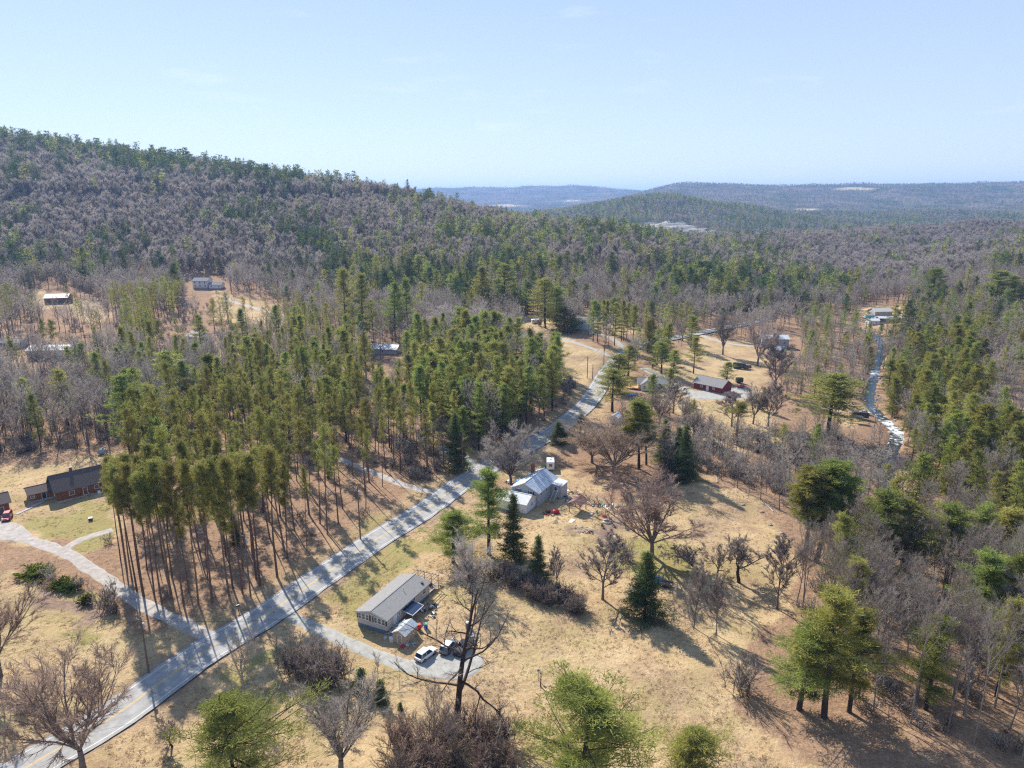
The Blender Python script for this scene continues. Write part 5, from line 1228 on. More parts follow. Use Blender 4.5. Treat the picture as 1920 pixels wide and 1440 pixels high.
# woodland undergrowth: brush and seedlings that nobody could count
def brush(name, n, polys, hr, label, seed, libkey='shrub1', dens=None):
    rng = np.random.default_rng(seed); pts = []
    src = joined_lib(libkey)
    for poly, k in polys:
        C = np.array([march(a, b, gz) for a, b in poly]); lo, hi = C.min(0), C.max(0)
        x = rng.uniform(lo[0], hi[0], k); y = rng.uniform(lo[1], hi[1], k); z = gz(x, y); px, py = project(x, y, z)
        ok = in_poly(px, py, poly) & keep_free(x, y) & (fbm(x / 7, y / 7, 2, 5) > .44)
        if name != 'meadow_brush': ok &= ~fits(x, y, z, MEADOW)
        for i in np.nonzero(ok)[0]:
            s = rng.uniform(*hr) / 2.2; pts.append((x[i], y[i], z[i], rng.uniform(0, 6.28), s * rng.uniform(.9, 1.6), s, int(rng.integers(len(src)))))
    gn_forest(name, pts, [o for o, _ in src], label); print(name, len(pts))
brush('undergrowth', 0, [(WOODS[3][1], 3200), (WOODS[7][1], 1500), (WOODS[8][1], 400), (WOODS[9][1], 300), (WOODS[10][1], 700), (WOODS[11][1], 380), (WOODS[2][1], 700), (WOODS[1][1], 900), (WOODS[0][1], 70), (WOODS[14][1], 300), (WOODS[5][1], 900), (WOODS[4][1], 900), (WOODS[12][1], 600), (WOODS[17][1], 900)], (1.0, 3.2), 'leafless undergrowth beneath the trees', 301)

# dry grass: short pale blades in tufts over the near meadow, far too many to count
def tuft(seed):
    rng = np.random.default_rng(seed); n = 16; P0 = np.zeros((n, 3)); P0[:, :2] = rng.normal(size=(n, 2)) * .22; d = unit(rng.normal(size=(n, 3)) * np.array([.8, .8, .2]) + np.array([0, 0, .7]))
    V, F = slivers(P0, d, rng.uniform(.12, .38, n), .07 * np.ones(n), rng); return mesh_np('tuft', V, F, leafmat('straw', (.30, .22, .12), (.50, .39, .23), .2, .02, .25, .6))
TF = [bpy.data.objects.new('tuft', tuft(i)) for i in range(4)]
rng = np.random.default_rng(88); n_ = 60000; y = 62 + 230 * rng.uniform(size=n_) ** 1.5; x = rng.uniform(-1, 1, n_) * (.74 * (y * CP + 20) + 6); z = gz(x, y)
m_, g_, s_ = cover_masks(x, y, z); ok = (dist_to(ROAD, x, y, 1) > 5.0) & (dist_to(RIVER, x, y) > 4) & (fbm(x / 4, y / 4, 3, 15) > .40) & ((m_ > .5) | (rng.uniform(size=n_) < .35)) & (s_ < .5)
for P, w in DRIVES.values(): ok &= dist_to(P, x, y, 1) > w / 2 + .4
k = np.nonzero(ok)[0]; print('tufts', len(k))
gn_forest('dry_grass', np.stack([x[k], y[k], z[k] - .02, rng.uniform(0, 6.28, len(k)), rng.uniform(.6, 1.5, len(k)), rng.uniform(.5, 1.2, len(k)), rng.integers(0, 4, len(k))], -1), TF, 'dry straw coloured grass of the meadow')
# ------------------------------------------------------------------ building materials
M_SHG = mat('grey_shingles', (.27, .26, .25), (.19, .185, .18), rough=.95, scale=3.5, bump=.3, bscale=14)
M_SHB = mat('brown_shingles', (.125, .098, .088), (.085, .068, .063), rough=.95, scale=3.5, bump=.3, bscale=14)
M_METAL = mat('weathered_metal', (.50, .54, .58), (.34, .40, .46), rough=.55, scale=.9, metal=.35, spec=.5)
M_METW = mat('white_metal', (.56, .57, .56), (.44, .45, .44), rough=.5, scale=1.2, spec=.4)
M_TAN = mat('tan_siding', (.50, .46, .42), (.45, .41, .37), rough=.8, scale=1.5)
M_GREYS = mat('grey_siding', (.42, .42, .44), (.36, .36, .38), rough=.8, scale=1.5)
M_WHITE = mat('white_paint', (.74, .74, .73), (.64, .64, .63), rough=.6, scale=2)
M_TRIM = mat('white_trim', (.78, .78, .77), (.70, .70, .69), rough=.6, scale=2)
M_LOG = mat('stained_logs', (.24, .095, .05), (.16, .062, .035), rough=.7, scale=2.2, bump=.2)
M_REDW = mat('red_boards', (.24, .032, .034), (.17, .026, .028), rough=.8, scale=2.5)
M_BLUEW = mat('pale_blue_siding', (.52, .60, .66), (.44, .52, .58), rough=.8, scale=2)
M_SKIRT = mat('blue_grey_skirt', (.13, .18, .23), (.10, .14, .18), rough=.8)
M_CONC = mat('concrete', (.42, .41, .39), (.32, .31, .30), rough=.95, scale=4)
M_BRICK = mat('chimney_brick', (.32, .13, .09), (.22, .09, .07), rough=.9, scale=9)
M_WOOD = mat('raw_timber', (.42, .25, .13), (.30, .17, .09), rough=.8, scale=4)
M_WOODD = mat('old_timber', (.20, .14, .11), (.13, .09, .07), rough=.9, scale=4)
M_WOODG = mat('grey_timber', (.36, .31, .28), (.25, .21, .19), rough=.9, scale=4)
M_GLASS = mat('window_glass', (.03, .04, .05), (.02, .03, .04), rough=.08, scale=1, spec=1.0)
M_BLACK = mat('black_paint', (.02, .02, .022), (.015, .015, .016), rough=.35, spec=.5)
M_WIRE = mat('wire_black', (.03, .03, .03), rough=1.0, spec=0.0)
M_RUB = mat('tyre_rubber', (.03, .03, .03), rough=.9)
M_MAROON = mat('maroon_roof', (.20, .10, .095), (.15, .07, .07), rough=.8, scale=4)
M_BLUET = mat('blue_tarp', (.03, .22, .55), (.02, .16, .42), rough=.55, scale=3)
M_REDT = mat('red_plastic', (.55, .03, .03), (.45, .02, .02), rough=.5)
M_BLUEP = mat('blue_plastic', (.03, .08, .45), (.02, .06, .35), rough=.5)
M_TEAL = mat('teal_paint', (.05, .35, .28), rough=.6)
M_STEEL = mat('steel', (.45, .46, .48), rough=.4, metal=.6)
M_STONE = mat('field_stone', (.40, .37, .34), (.26, .24, .22), rough=.95, scale=4, bump=.4)
M_TRANS = mat('cloudy_panels', (.46, .50, .52), (.36, .38, .40), rough=.35, scale=3, spec=.6)

def yaw_of(a, b):
    A, B = gp(*a), gp(*b); return math.atan2(B[1] - A[1], B[0] - A[0])
def at_corner(px, yaw, L, W, cx, cy):
    """centre of an L x W plan whose corner (cx,cy in -1/1) stands at the picture point px"""
    p = gp(*px); c, s = math.cos(yaw), math.sin(yaw); lx, ly = cx * L / 2, cy * W / 2
    x, y = p[0] - (lx * c - ly * s), p[1] - (lx * s + ly * c)
    zs = [float(gz(x + u * L / 2 * c - v * W / 2 * s, y + u * L / 2 * s + v * W / 2 * c)) for u in (-1, 1) for v in (-1, 1)]
    return x, y, min(zs), max(zs)
def opening(root, side, u, z, w, h, L, W, kind='window', shutters=None, frame=None, bars=True, mt=None):
    """window or door set on a wall: u along the wall, z its sill"""
    e = bpy.data.objects.new(kind, None); link(e, root)
    if side == 'S': e.location = (u, -W / 2, z); rz = 0
    elif side == 'N': e.location = (-u, W / 2, z); rz = math.pi
    elif side == 'E': e.location = (L / 2, u, z); rz = math.pi / 2
    else: e.location = (-L / 2, -u, z); rz = -math.pi / 2
    e.rotation_euler = (0, 0, rz); fm = frame or M_TRIM; t = .09
    MB().box(-w / 2 - t, -w / 2, -.07, .01, -t, h + t).box(w / 2, w / 2 + t, -.07, .01, -t, h + t).box(-w / 2, w / 2, -.07, .01, -t, 0).box(-w / 2, w / 2, -.07, .01, h, h + t).build('frame', fm, e)
    if kind == 'window':
        b = MB().box(-w / 2, w / 2, -.025, -.006, 0, h); b.build('pane', M_GLASS, e)
        if bars: MB().box(-w / 2, w / 2, -.05, -.03, h / 2 - .025, h / 2 + .025).build('sash', fm, e)
    else:
        MB().box(-w / 2, w / 2, -.04, -.006, 0, h).build('panel', mt or M_WHITE, e)
        MB().box(w / 2 - .16, w / 2 - .10, -.09, -.045, h * .45, h * .45 + .06).build('handle', M_STEEL, e)
    if shutters:
        for s in (-1, 1):
            x0 = s * (w / 2 + t + .02); x1 = x0 + s * .28
            MB().box(min(x0, x1), max(x0, x1), -.05, -.006, -.02, h + .02).build('shutter', shutters, e)
    return e
def gable(name, label, corner, yaw, L, W, hw, rise, wm, rm, wins=(), doors=(), cx=-1, cy=-1, found=.4, fm=None, over=.35, chimney=None, ribs=0, cat='house', trimm=None, root_xyz=None, shed=False, group=None):
    if root_xyz is None: x, y, zlo, zhi = at_corner(corner, yaw, L, W, cx, cy)
    else: x, y = root_xyz[:2]; zlo = zhi = root_xyz[2]
    zb = (zlo + zhi) / 2
    R = empty(name, (x, y, zb), yaw, label, cat, group)
    MB().box(-L / 2 + .05, L / 2 - .05, -W / 2 + .05, W / 2 - .05, -(zhi - zlo) / 2 - .5, found).build('foundation', fm or M_CONC, R)
    top = found + hw
    if shed: poly = [(-W / 2, found), (W / 2, found), (W / 2, top + rise), (-W / 2, top)]
    else: poly = [(-W / 2, found), (W / 2, found), (W / 2, top), (0, top + rise), (-W / 2, top)]
    MB().prism(poly, -L / 2, L / 2).build('wall', wm, R)
    t = .14; sl = rise / (W / 2) if not shed else rise / W; o = over
    rb = MB()
    if shed: rb.prism([(-W / 2 - o, top - o * sl + .02), (W / 2 + o, top + rise + o * sl + .02), (W / 2 + o, top + rise + o * sl + .02 + t), (-W / 2 - o, top - o * sl + .02 + t)], -L / 2 - o, L / 2 + o)
    else: rb.prism([(-W / 2 - o, top - o * sl + .02), (0, top + rise + .02), (W / 2 + o, top - o * sl + .02), (W / 2 + o, top - o * sl + .02 + t), (0, top + rise + .02 + t), (-W / 2 - o, top - o * sl + .02 + t)], -L / 2 - o, L / 2 + o)
    roof = rb.build('roof', rm, R)
    if not shed: MB().box(-L / 2 - o, L / 2 + o, -.12, .12, top + rise + t - .02, top + rise + t + .06).build('ridge_cap', rm, roof)
    for s in ((-1, 1) if not shed else ()):       # barge boards
        z0, z1 = top - o * sl, top + rise
        for e_ in (-1, 1):
            xx = e_ * (L / 2 + o)
            MB().prism([(s * (W / 2 + o), z0 - .04), (0, z1 - .04), (0, z1 + .10), (s * (W / 2 + o), z0 + .10)] if s > 0 else [(0, z1 - .04), (s * (W / 2 + o), z0 - .04), (s * (W / 2 + o), z0 + .10), (0, z1 + .10)], min(xx, xx + e_ * .03), max(xx, xx + e_ * .03)).build('barge_board', trimm or M_TRIM, roof)
    if ribs:
        n = int((L + 2 * o) / ribs)
        for s in (-1, 1):
            for k in range(n + 1):
                x0 = -L / 2 - o + .03 + k * (L + 2 * o - .06) / n
                MB().prism([(0, top + rise + t + .015), (s * (W / 2 + o), top - o * sl + t + .015), (s * (W / 2 + o), top - o * sl + t + .055), (0, top + rise + t + .055)][::s], x0 - .025, x0 + .025).build('roof_rib', rm, roof)
    for w_ in wins: opening(R, *w_[:5], L, W, 'window', *(w_[5:]))
    for d_ in doors: opening(R, *d_[:5], L, W, 'door', mt=d_[5] if len(d_) > 5 else None)
    if chimney:
        u, v, ch = chimney; b = MB().box(u - .35, u + .35, v - .35, v + .35, top, top + rise + ch).build('chimney', M_BRICK, roof)
        MB().box(u - .42, u + .42, v - .42, v + .42, top + rise + ch, top + rise + ch + .12).build('chimney_cap', M_CONC, b)
        b.parent = R; 
    return R
deg = math.radians
# --- tan mobile home
L_, W_ = 14.6, 6.95; YT = deg(64.3)
ww = []
for u in (-2.85, -1.95, -1.05): ww.append(('W', u, 2.05, .62, 1.1, None))
for u in (.85, 1.75, 2.65): ww.append(('W', u, 2.05, .62, 1.1, None))
TR_ = gable('mobile_home', 'tan mobile home with grey shingle roof beside the road', (671, 1174), YT, L_, W_, 2.35, 1.0, M_TAN, M_SHG,
      wins=[(*w[:5],) for w in ww] + [('S', -1.0, 2.0, .7, .9), ('S', 1.9, 2.0, .7, .9), ('S', 5.5, 2.0, 1.1, .9), ('S', -3.3, 2.2, .45, .5), ('N', -4.5, 2, 1, 1), ('N', 0, 2, 1, 1), ('N', 4.5, 2, 1, 1)],
      doors=[('S', -4.7, .95, .9, 2.0)], cx=-1, cy=1, found=.95, fm=M_SKIRT, over=.32)
for u in (-3.42, -.45, .25, 3.3): MB().box(-L_ / 2 - .05, -L_ / 2 - .006, -u - .16, -u + .16, 2.0, 3.2).build('shutter', M_BLACK, TR_)
MB().tube((1.6, -1.2, 4.2), (1.6, -1.2, 4.75), .06).build('vent_pipe', M_STEEL, TR_)
MB().tube((6.2, -2.6, 3.5), (6.2, -2.6, 3.95), .3, .3, 10).build('roof_vent', M_BLACK, TR_)
def loc(R, x, y, z=0):
    M = Matrix.Translation(R.location) @ Matrix.Rotation(R.rotation_euler.z, 4, 'Z'); v = M @ Vector((x, y, z)); return v
def onroot(name, R, x, y, rz, label, cat, group=None, dz=0.0):
    v = loc(R, x, y); return empty(name, (v.x, v.y, float(gz(v.x, v.y)) + dz), R.rotation_euler.z + rz, label, cat, group)
# back deck with bare rafters
D = onroot('deck', TR_, 9.3, -.9, 0, 'weathered timber deck with open frame behind the mobile home', 'deck')
for k in range(9): MB().box(-1.9 + k * .43, -1.9 + k * .43 + .38, -2.6, 2.6, 1.0, 1.05).build('board', M_WOODG, D)
for x0 in (-1.8, 1.8):
    for y0 in (-2.5, -.8, .9, 2.5): MB().box(x0 - .06, x0 + .06, y0 - .06, y0 + .06, -.3, 3.1).build('post', M_WOODG, D)
for x0 in (-1.8, 1.8): MB().box(x0 - .05, x0 + .05, -2.8, 2.8, 3.1, 3.24).build('beam', M_WOODG, D)
for k in range(8): MB().box(-2.2, 2.2, -2.6 + k * .74, -2.55 + k * .74, 3.25, 3.38).build('rafter', M_WOODG, D)
for y0 in (-2.5, 2.5): MB().box(-1.74, 1.74, y0 - .03, y0 + .03, 1.9, 2.0).build('rail', M_WOODG, D)
MB().box(1.77, 1.83, -2.4, 2.4, 1.9, 2.0).build('rail', M_WOODG, D)
for k in range(5): MB().box(2.0 + k * .3, 2.3 + k * .3, -3.3, -2.2, .8 - k * .2, .86 - k * .2).build('stair_tread', M_WOODG, D)
for i, (a, b, m_) in enumerate([(-1.0, .4, M_WHITE), (-.2, 1.2, mat('purple_fabric', (.25, .16, .38), rough=.9)), (.7, -1.2, M_BLACK)]):
    v = loc(D, a, b); o = MB().box(-.35, .35, -.3, .3, 0, .5).box(-.35, .35, .2, .3, .5, 1.0).box(-.35, -.28, -.3, .2, .5, .7).box(.28, .35, -.3, .2, .5, .7).build('deck_chair', m_); o.location = (v.x, v.y, D.location.z + 1.05); o.rotation_euler.z = i * 1.3
    tagit(o, ['white chair on the deck behind the mobile home', 'purple cushioned chair on the same deck', 'black chair nearest the deck stairs'][i], 'chair')
# dark awning on the long side
A_ = onroot('awning', TR_, -.6, -4.75, 0, 'dark panelled lean to awning against the mobile home', 'awning')
MB().prism([(-1.25, 1.9), (1.25, 2.35), (1.25, 2.42), (-1.25, 1.97)], -2.0, 2.0).build('roof_panel', mat('solar_dark', (.015, .03, .07), rough=.25, spec=.7), A_)
for x0 in (-1.95, 1.95):
    MB().prism([(-1.3, 1.86), (1.3, 2.32), (1.3, 2.46), (-1.3, 2.0)], x0 - .04, x0 + .04).build('side_rail', M_TRIM, A_)
    for y0 in (-1.2,): MB().box(x0 - .05, x0 + .05, y0 - .05, y0 + .05, -.2, 1.9).build('post', M_WOODG, A_)
MB().box(-2, 2, -1.3, -1.24, 1.84, 1.98).build('front_rail', M_TRIM, A_)
# entry steps with canopy
S_ = onroot('entry_steps', TR_, -5.0, -4.4, 0, 'teal grey entry landing with steps at the mobile home door', 'steps')
M_DECKB = mat('teal_deck', (.16, .30, .33), (.12, .24, .27), rough=.8)
for k in range(5): MB().box(-1.0 + k * .42, -1.0 + k * .42 + .38, -.8, .8, .9, .96).build('board', M_DECKB, S_)
for k in range(4): MB().box(-1.35 - k * .3, -1.07 - k * .3, -.6, .6, .68 - k * .2, .74 - k * .2).build('stair_tread', M_DECKB, S_)
for x0 in (-.95, 1.0): MB().box(x0 - .05, x0 + .05, -.85, -.75, -.2, 1.9).build('post', M_TRIM, S_)
MB().box(-1, 1.05, -.84, -.76, 1.8, 1.88).build('handrail', M_TRIM, S_)
# shed with cloudy panel roof
G_ = onroot('garden_shed', TR_, -6.6, -7.0, 0, 'tan lean to shed with cloudy panel roof next to the white car', 'shed')
MB().prism([(-1.35, 0), (1.35, 0), (1.35, 2.0), (0, 2.75), (-1.35, 2.0)], -2.1, 2.1).build('wall', mat('plywood', (.44, .33, .22), (.36, .27, .19), rough=.9), G_)
for s in (-1, 1):
    for k in range(4): MB().prism([(0, 2.80), (s * 1.55, 1.94), (s * 1.55, 2.0), (0, 2.86)][::s], -2.25 + k * 1.13, -2.25 + k * 1.13 + 1.09).build('roof_panel', M_TRANS, G_)
opening(G_, 'W', .2, .1, .9, 1.8, 4.2, 2.7, 'door', mt=M_WOODG)
def crate(name, R, x, y, z, s, m_, label, cat='box', rz=0.0, h=None, lid=None):
    v = loc(R, x, y); b = MB(); h = h or s
    zz_ = z if z is not None else float(gz(v.x, v.y)) - .03
    e = empty(name, (v.x, v.y, zz_), rz, label, cat)
    b.prism([(-s * .42, 0), (s * .42, 0), (s / 2, h), (-s / 2, h)], -s * .45, s * .45).build('body', m_, e)
    if lid is not None: MB().prism([(-s * .55, h), (s * .55, h), (s * .5, h + .09), (-s * .5, h + .09)], -s * .52, s * .52).build('lid', lid, e)
    return e
crate('bin', TR_, -3.4, -7.9, None, .8, M_REDT, 'red rubbish bin behind the panel roofed shed', 'bin', .4, 1.1, M_REDT)
crate('bin', TR_, -2.6, -9.0, None, .75, M_BLUEP, 'blue rubbish bin with green lid beside the red one', 'bin', .2, 1.1, M_TEAL)
crate('storage_box', TR_, -8.6, -5.3, None, .8, M_WHITE, 'white box by the corner of the mobile home', 'box', .3, .9)
crate('storage_box', TR_, -8.7, -4.0, None, .5, M_TRANS, 'small pale box beside the white one', 'box', .9, .7)
crate('storage_box', TR_, -9.2, -8.1, None, .6, M_REDT, 'small red box in front of the panel roofed shed', 'box', .5, .5)
def heap(name, cx, cy, r, n, mats_, label, hmax=.8, kind=None, cat='pile', smin=.15, smax=.6):
    """a pile: every piece its own mesh under the pile"""
    rng = np.random.default_rng(int(abs(cx * 13 + cy * 7)) % 9999)
    e = empty(name, (cx, cy, float(gz(cx, cy))), 0, label, cat)
    for i in range(n):
        a, d = rng.uniform(0, 6.28), r * math.sqrt(rng.uniform()); x, y = d * math.cos(a), d * math.sin(a)
        s = rng.uniform(smin, smax); sx, sy, sz = s * rng.uniform(.5, 1.6), s * rng.uniform(.4, 1.1), s * rng.uniform(.3, .8)
        z = float(gz(cx + x, cy + y)) - e.location.z + hmax * max(0, 1 - d / r) * rng.uniform(.0, .8)
        b = MB(); j = rng.uniform(.75, 1.1, 8)
        b.box(-sx / 2, sx / 2, -sy / 2, sy / 2, 0, sz); b.v = [(v[0] * j[q], v[1] * j[(q + 3) % 8], v[2] * j[(q + 5) % 8]) for q, v in enumerate(b.v)]
        o = b.build('piece' if name != 'stone_pile' else 'stone', mats_[int(rng.integers(len(mats_)))], e); o.location = (x, y, z - .06); o.rotation_euler = (rng.uniform(-.5, .5), rng.uniform(-.5, .5), rng.uniform(0, 6.28))
    return e
v = loc(TR_, 3.6, -5.6); heap('scrap_pile', v.x, v.y, 2.1, 46, [M_BLACK, M_STEEL, M_WOODD, M_WHITE, M_SKIRT, M_MAROON], 'dark heap of household clutter along the mobile home', .9)
v = loc(TR_, 1.6, -8.0); heap('scrap_pile', v.x, v.y, 1.0, 14, [M_BLACK, M_STEEL, M_WHITE], 'small heap of clutter beyond the blue bin', .4)
v = loc(TR_, -8.2, -8.9); heap('scrap_pile', v.x, v.y, 1.2, 24, [M_STEEL, M_WHITE, M_REDT, M_WOODG, M_CONC], 'pale clutter heaped in front of the panel roofed shed', .5)
p = gp(878, 1178); tk = empty('water_tank', p, 0, 'white round tank beyond the dark pickup', 'tank')
MB().tube((0, 0, 0), (0, 0, 1.3), .55, .5, 14).build('drum', M_SKIRT, tk); MB().tube((0, 0, 1.3), (0, 0, 1.45), .5, .3, 14).build('lid', M_WHITE, tk)
p = gp(890, 1192); heap('stone_pile', p[0], p[1], 1.1, 26, [M_STONE, M_CONC], 'little ring of pale stones beside the round tank', .25)

# --- cars
def car(px, yaw, paint, label, kind='suv', name='parked_car', cat='car', L=4.6, W=1.85, roofm=None, xyz=None, group=None):
    p = gp(*px) if xyz is None else xyz; R = empty(name, p, yaw, label, cat, group)
    hh = {'suv': (.95, 1.72), 'sedan': (.88, 1.45), 'pickup': (1.05, 1.85), 'jeep': (1.0, 1.8)}[kind]; b0, ht = hh
    nose, tail = L / 2, -L / 2
    ws = 1.0                                            # body sections: (x, half width, zlow, zhigh)
    secs = [(tail, .80, .45, b0 * .92), (tail + .12, .92, .32, b0), (-1.0, 1, .28, b0 + .02), (.3, 1, .28, b0), (nose - 1.25, .98, .28, b0 - .02), (nose - .35, .92, .30, b0 - .16), (nose, .74, .42, b0 - .34)]
    V, F = [], []
    for x, w, z0, z1 in secs:
        w = w * W / 2
        V += [(x, -w * .92, z0), (x, -w, (z0 + z1) / 2), (x, -w * .93, z1), (x, w * .93, z1), (x, w, (z0 + z1) / 2), (x, w * .92, z0)]
    for i in range(len(secs) - 1):
        for k in range(6): F.append((i * 6 + k, i * 6 + (k + 1) % 6, i * 6 + 6 + (k + 1) % 6, i * 6 + 6 + k))
    F.append(tuple(range(6))); F.append(tuple(reversed(range((len(secs) - 1) * 6, len(secs) * 6))))
    b = MB(); b.v = V; b.f = [f[::-1] for f in F]; b.build('body', paint, R, bevel=.04)
    x0, x1 = {'suv': (tail + .25, .95), 'sedan': (tail + .9, .85), 'pickup': (-.75, 1.15), 'jeep': (tail + .2, .75)}[kind]
    tx0, tx1 = {'suv': (x0 + .3, x1 - .75), 'sedan': (x0 + .6, x1 - .75), 'pickup': (x0 + .2, x1 - .65), 'jeep': (x0 + .06, x1 - .25)}[kind]
    wb, wt = W / 2 * .92, W / 2 * .74
    def ring(xa, xb, w, z): return [(xa, -w, z), (xb, -w, z), (xb, w, z), (xa, w, z)]
    g = MB(); g.v = ring(x0, x1, wb, b0 - .02) + ring(tx0, tx1, wt, ht - .06); g.f = [(0, 1, 5, 4), (1, 2, 6, 5), (2, 3, 7, 6), (3, 0, 4, 7)]; g.build('window_glass', M_GLASS, R)
    r = MB(); r.v = ring(tx0 - .05, tx1 + .05, wt + .02, ht - .07) + ring(tx0 + .1, tx1 - .1, wt * .9, ht); r.f = [(0, 1, 5, 4), (1, 2, 6, 5), (2, 3, 7, 6), (3, 0, 4, 7), (4, 5, 6, 7)]; r.build('roof', roofm or paint, R)
    for (xa, xb) in ((x0, tx0), ((x0 + x1) / 2 - .05, (tx0 + tx1) / 2 - .05), (x1, tx1)):
        for s in (-1, 1):
            MB().tube((xa, s * (wb + .005), b0 - .03), (xb, s * (wt + .01), ht - .05), .045, .04, 5).build('pillar', paint, R)
    if kind == 'pickup':
        MB().box(tail + .12, x0 - .08, -W / 2 * .82, W / 2 * .82, b0 - .0, b0 + .025).build('bed_liner', M_BLACK, R)
        for s in (-1, 1): MB().box(tail + .1, x0 - .05, s * W / 2 * .9 - .06, s * W / 2 * .9 + .06, b0 - .03, b0 + .12).build('bed_side', paint, R)
    for sx in (-1, 1):
        for sy in (-1, 1):
            w = MB().tube((sx * L * .29, sy * (W / 2 - .20), .34), (sx * L * .29, sy * (W / 2 + .015), .34), .34, .34, 14).build('wheel', M_RUB, R)
            MB().tube((sx * L * .29, sy * (W / 2 - .0), .34), (sx * L * .29, sy * (W / 2 + .03), .34), .19, .18, 10).build('rim', M_STEEL, w)
    for sy in (-1, 1):
        MB().box(nose - .16, nose - .02, sy * W * .33 - .16, sy * W * .33 + .16, b0 - .42, b0 - .28).build('headlight', M_WHITE, R)
        MB().box(tail - .01, tail + .1, sy * W * .36 - .1, sy * W * .36 + .1, b0 - .32, b0 - .08).build('taillight', M_REDT, R)
        MB().box(x1 - .25, x1 - .08, sy * (W / 2 + .06) - .09, sy * (W / 2 + .06) + .09, b0 + .0, b0 + .14).build('mirror', paint, R)
    MB().box(nose - .08, nose + .06, -W * .38, W * .38, .34, .5).build('bumper', M_BLACK, R); MB().box(tail - .06, tail + .08, -W * .4, W * .4, .36, .52).build('bumper', M_BLACK, R)
    return R
P_WHITE = mat('white_car_paint', (.80, .81, .83), (.78, .79, .81), rough=.22, spec=.6); P_GREY = mat('grey_car_paint', (.16, .17, .19), (.15, .16, .18), rough=.22, spec=.6)
P_BLACK = mat('black_car_paint', (.03, .035, .045), (.028, .03, .04), rough=.2, spec=.6); P_RED = mat('red_car_paint', (.45, .02, .04), (.40, .018, .035), rough=.25, spec=.6)
P_SILV = mat('silver_car_paint', (.55, .56, .58), (.52, .53, .55), rough=.25, spec=.6)
car((799, 1231), deg(55), P_WHITE, 'white car parked nearest the panel roofed shed', 'suv')
car((842, 1217), deg(66), P_GREY, 'grey car with white roof parked behind the great bare tree', 'suv', roofm=P_WHITE, L=4.7)
car((871, 1218), deg(62), P_BLACK, 'dark pickup truck parked right of the white roofed car', 'pickup', name='pickup_truck', cat='pickup truck', L=5.4, W=1.95)
car((14, 973), deg(-68), P_RED, 'red car parked in front of the log garage', 'jeep', L=4.3)

# --- log house, its wing and the garage
YL = yaw_of((108, 946), (230, 912))
LH = gable('log_house', 'long log house with brown shingle roof on the lawn', (108, 945), YL, 16.5, 8.8, 2.9, 3.1, M_LOG, M_SHB,
     wins=[('S', -4.6, 1.3, 1.2, 1.1), ('S', 1.4, 1.4, 1.0, 1.0), ('S', 5.4, 1.3, 1.2, 1.1), ('W', -2.0, 1.3, .9, 1.1), ('W', 2.0, 1.3, .9, 1.1), ('W', 0, 4.0, .9, .9)], doors=[('S', -1.4, .45, 1.0, 2.05, M_GLASS), ('S', 3.4, .45, .95, 2.05, M_GLASS)],
     cx=-1, cy=-1, found=.35, over=.6, chimney=(-3.2, 1.0, .9), trimm=M_WOODD)
for k in range(11): MB().box(-8.24, 8.24, -4.46, -4.405, .42 + k * .24, .60 + k * .24).build('log', M_LOG, LH)
v = loc(LH, 13.0, .7); gable('log_house_extension', 'lower brown roofed end of the log house half behind pines', None, YL, 9.4, 8.2, 2.4, 2.8, M_LOG, M_SHB, wins=[('S', -2, 1.2, 1, 1), ('S', 2, 1.2, 1, 1), ('E', 0, 1.2, 1, 1)], over=.5, root_xyz=(v.x, v.y, LH.location.z), trimm=M_WOODD)
v = loc(LH, -10.9, 3.0); LW = gable('log_wing', 'small log wing joined to the left end of the log house', None, YL, 5.4, 5.4, 2.0, 1.1, M_LOG, M_SHB, wins=[('W', 0, 1.2, .9, .9), ('S', -2, 1.2, .8, .9)], doors=[('S', .6, .35, .95, 2.0, M_BLACK)], over=.5, root_xyz=(v.x, v.y, LH.location.z), trimm=M_WOODD)
gable('log_garage', 'log garage at the left edge behind the red car', (20, 962), YL, 8.5, 6.5, 2.9, 1.5, M_LOG, M_SHB, wins=[('E', 0, 3.5, .8, .7)], doors=[('S', -1.8, .1, 2.4, 2.1, M_WOODD), ('S', 1.8, .1, 2.4, 2.1, M_WOODD)], cx=1, cy=-1, over=.6, trimm=M_WOODD)
gp0, gp1 = gp(34, 963), gp(80, 941)
wk = empty('stone_walkway', gp0, 0, 'line of pale stone slabs leading to the log house door', 'walkway')
for k in range(9):
    q = gp0 + (gp1 - gp0) * k / 8; b = MB().box(-.62, .62, -.45, .45, 0, .09); o = b.build('slab', M_CONC, wk, bevel=.02)
    o.location = (q[0] - gp0[0], q[1] - gp0[1], float(gz(q[0], q[1])) - gp0[2] + .02); o.rotation_euler.z = math.atan2(gp1[1] - gp0[1], gp1[0] - gp0[0]) + .15 * math.sin(k * 2.1)
for i, (u, lab, m_) in enumerate([(1.6, 'white garden chair under the log house eaves', M_WHITE), (4.4, 'yellow green planter under the log house eaves', mat('planter', (.45, .5, .12), rough=.7)), (2.6, 'dark bench under the log house eaves', M_BLACK)]):
    v = loc(LH, u, -5.6); o = MB().box(-.35, .35, -.3, .3, .0, .45).box(-.35, .35, .22, .3, .45, .95).build(['garden_chair', 'planter', 'bench'][i], m_); o.location = (v.x, v.y, float(gz(v.x, v.y))); o.rotation_euler.z = YL; tagit(o, lab, ['chair', 'planter', 'bench'][i])
p = gp(170, 975); e = empty('lawn_box', p, .3, 'white topped box standing on the log house lawn', 'box'); MB().box(-.4, .4, -.4, .4, -.05, .55).build('body', M_BLACK, e); MB().box(-.45, .45, -.45, .45, .55, .68).build('lid', M_WHITE, e)
p = gp(193, 852); e = empty('storage_tank', p, .2, 'rounded grey blue tank behind the log house', 'tank')
b = MB()
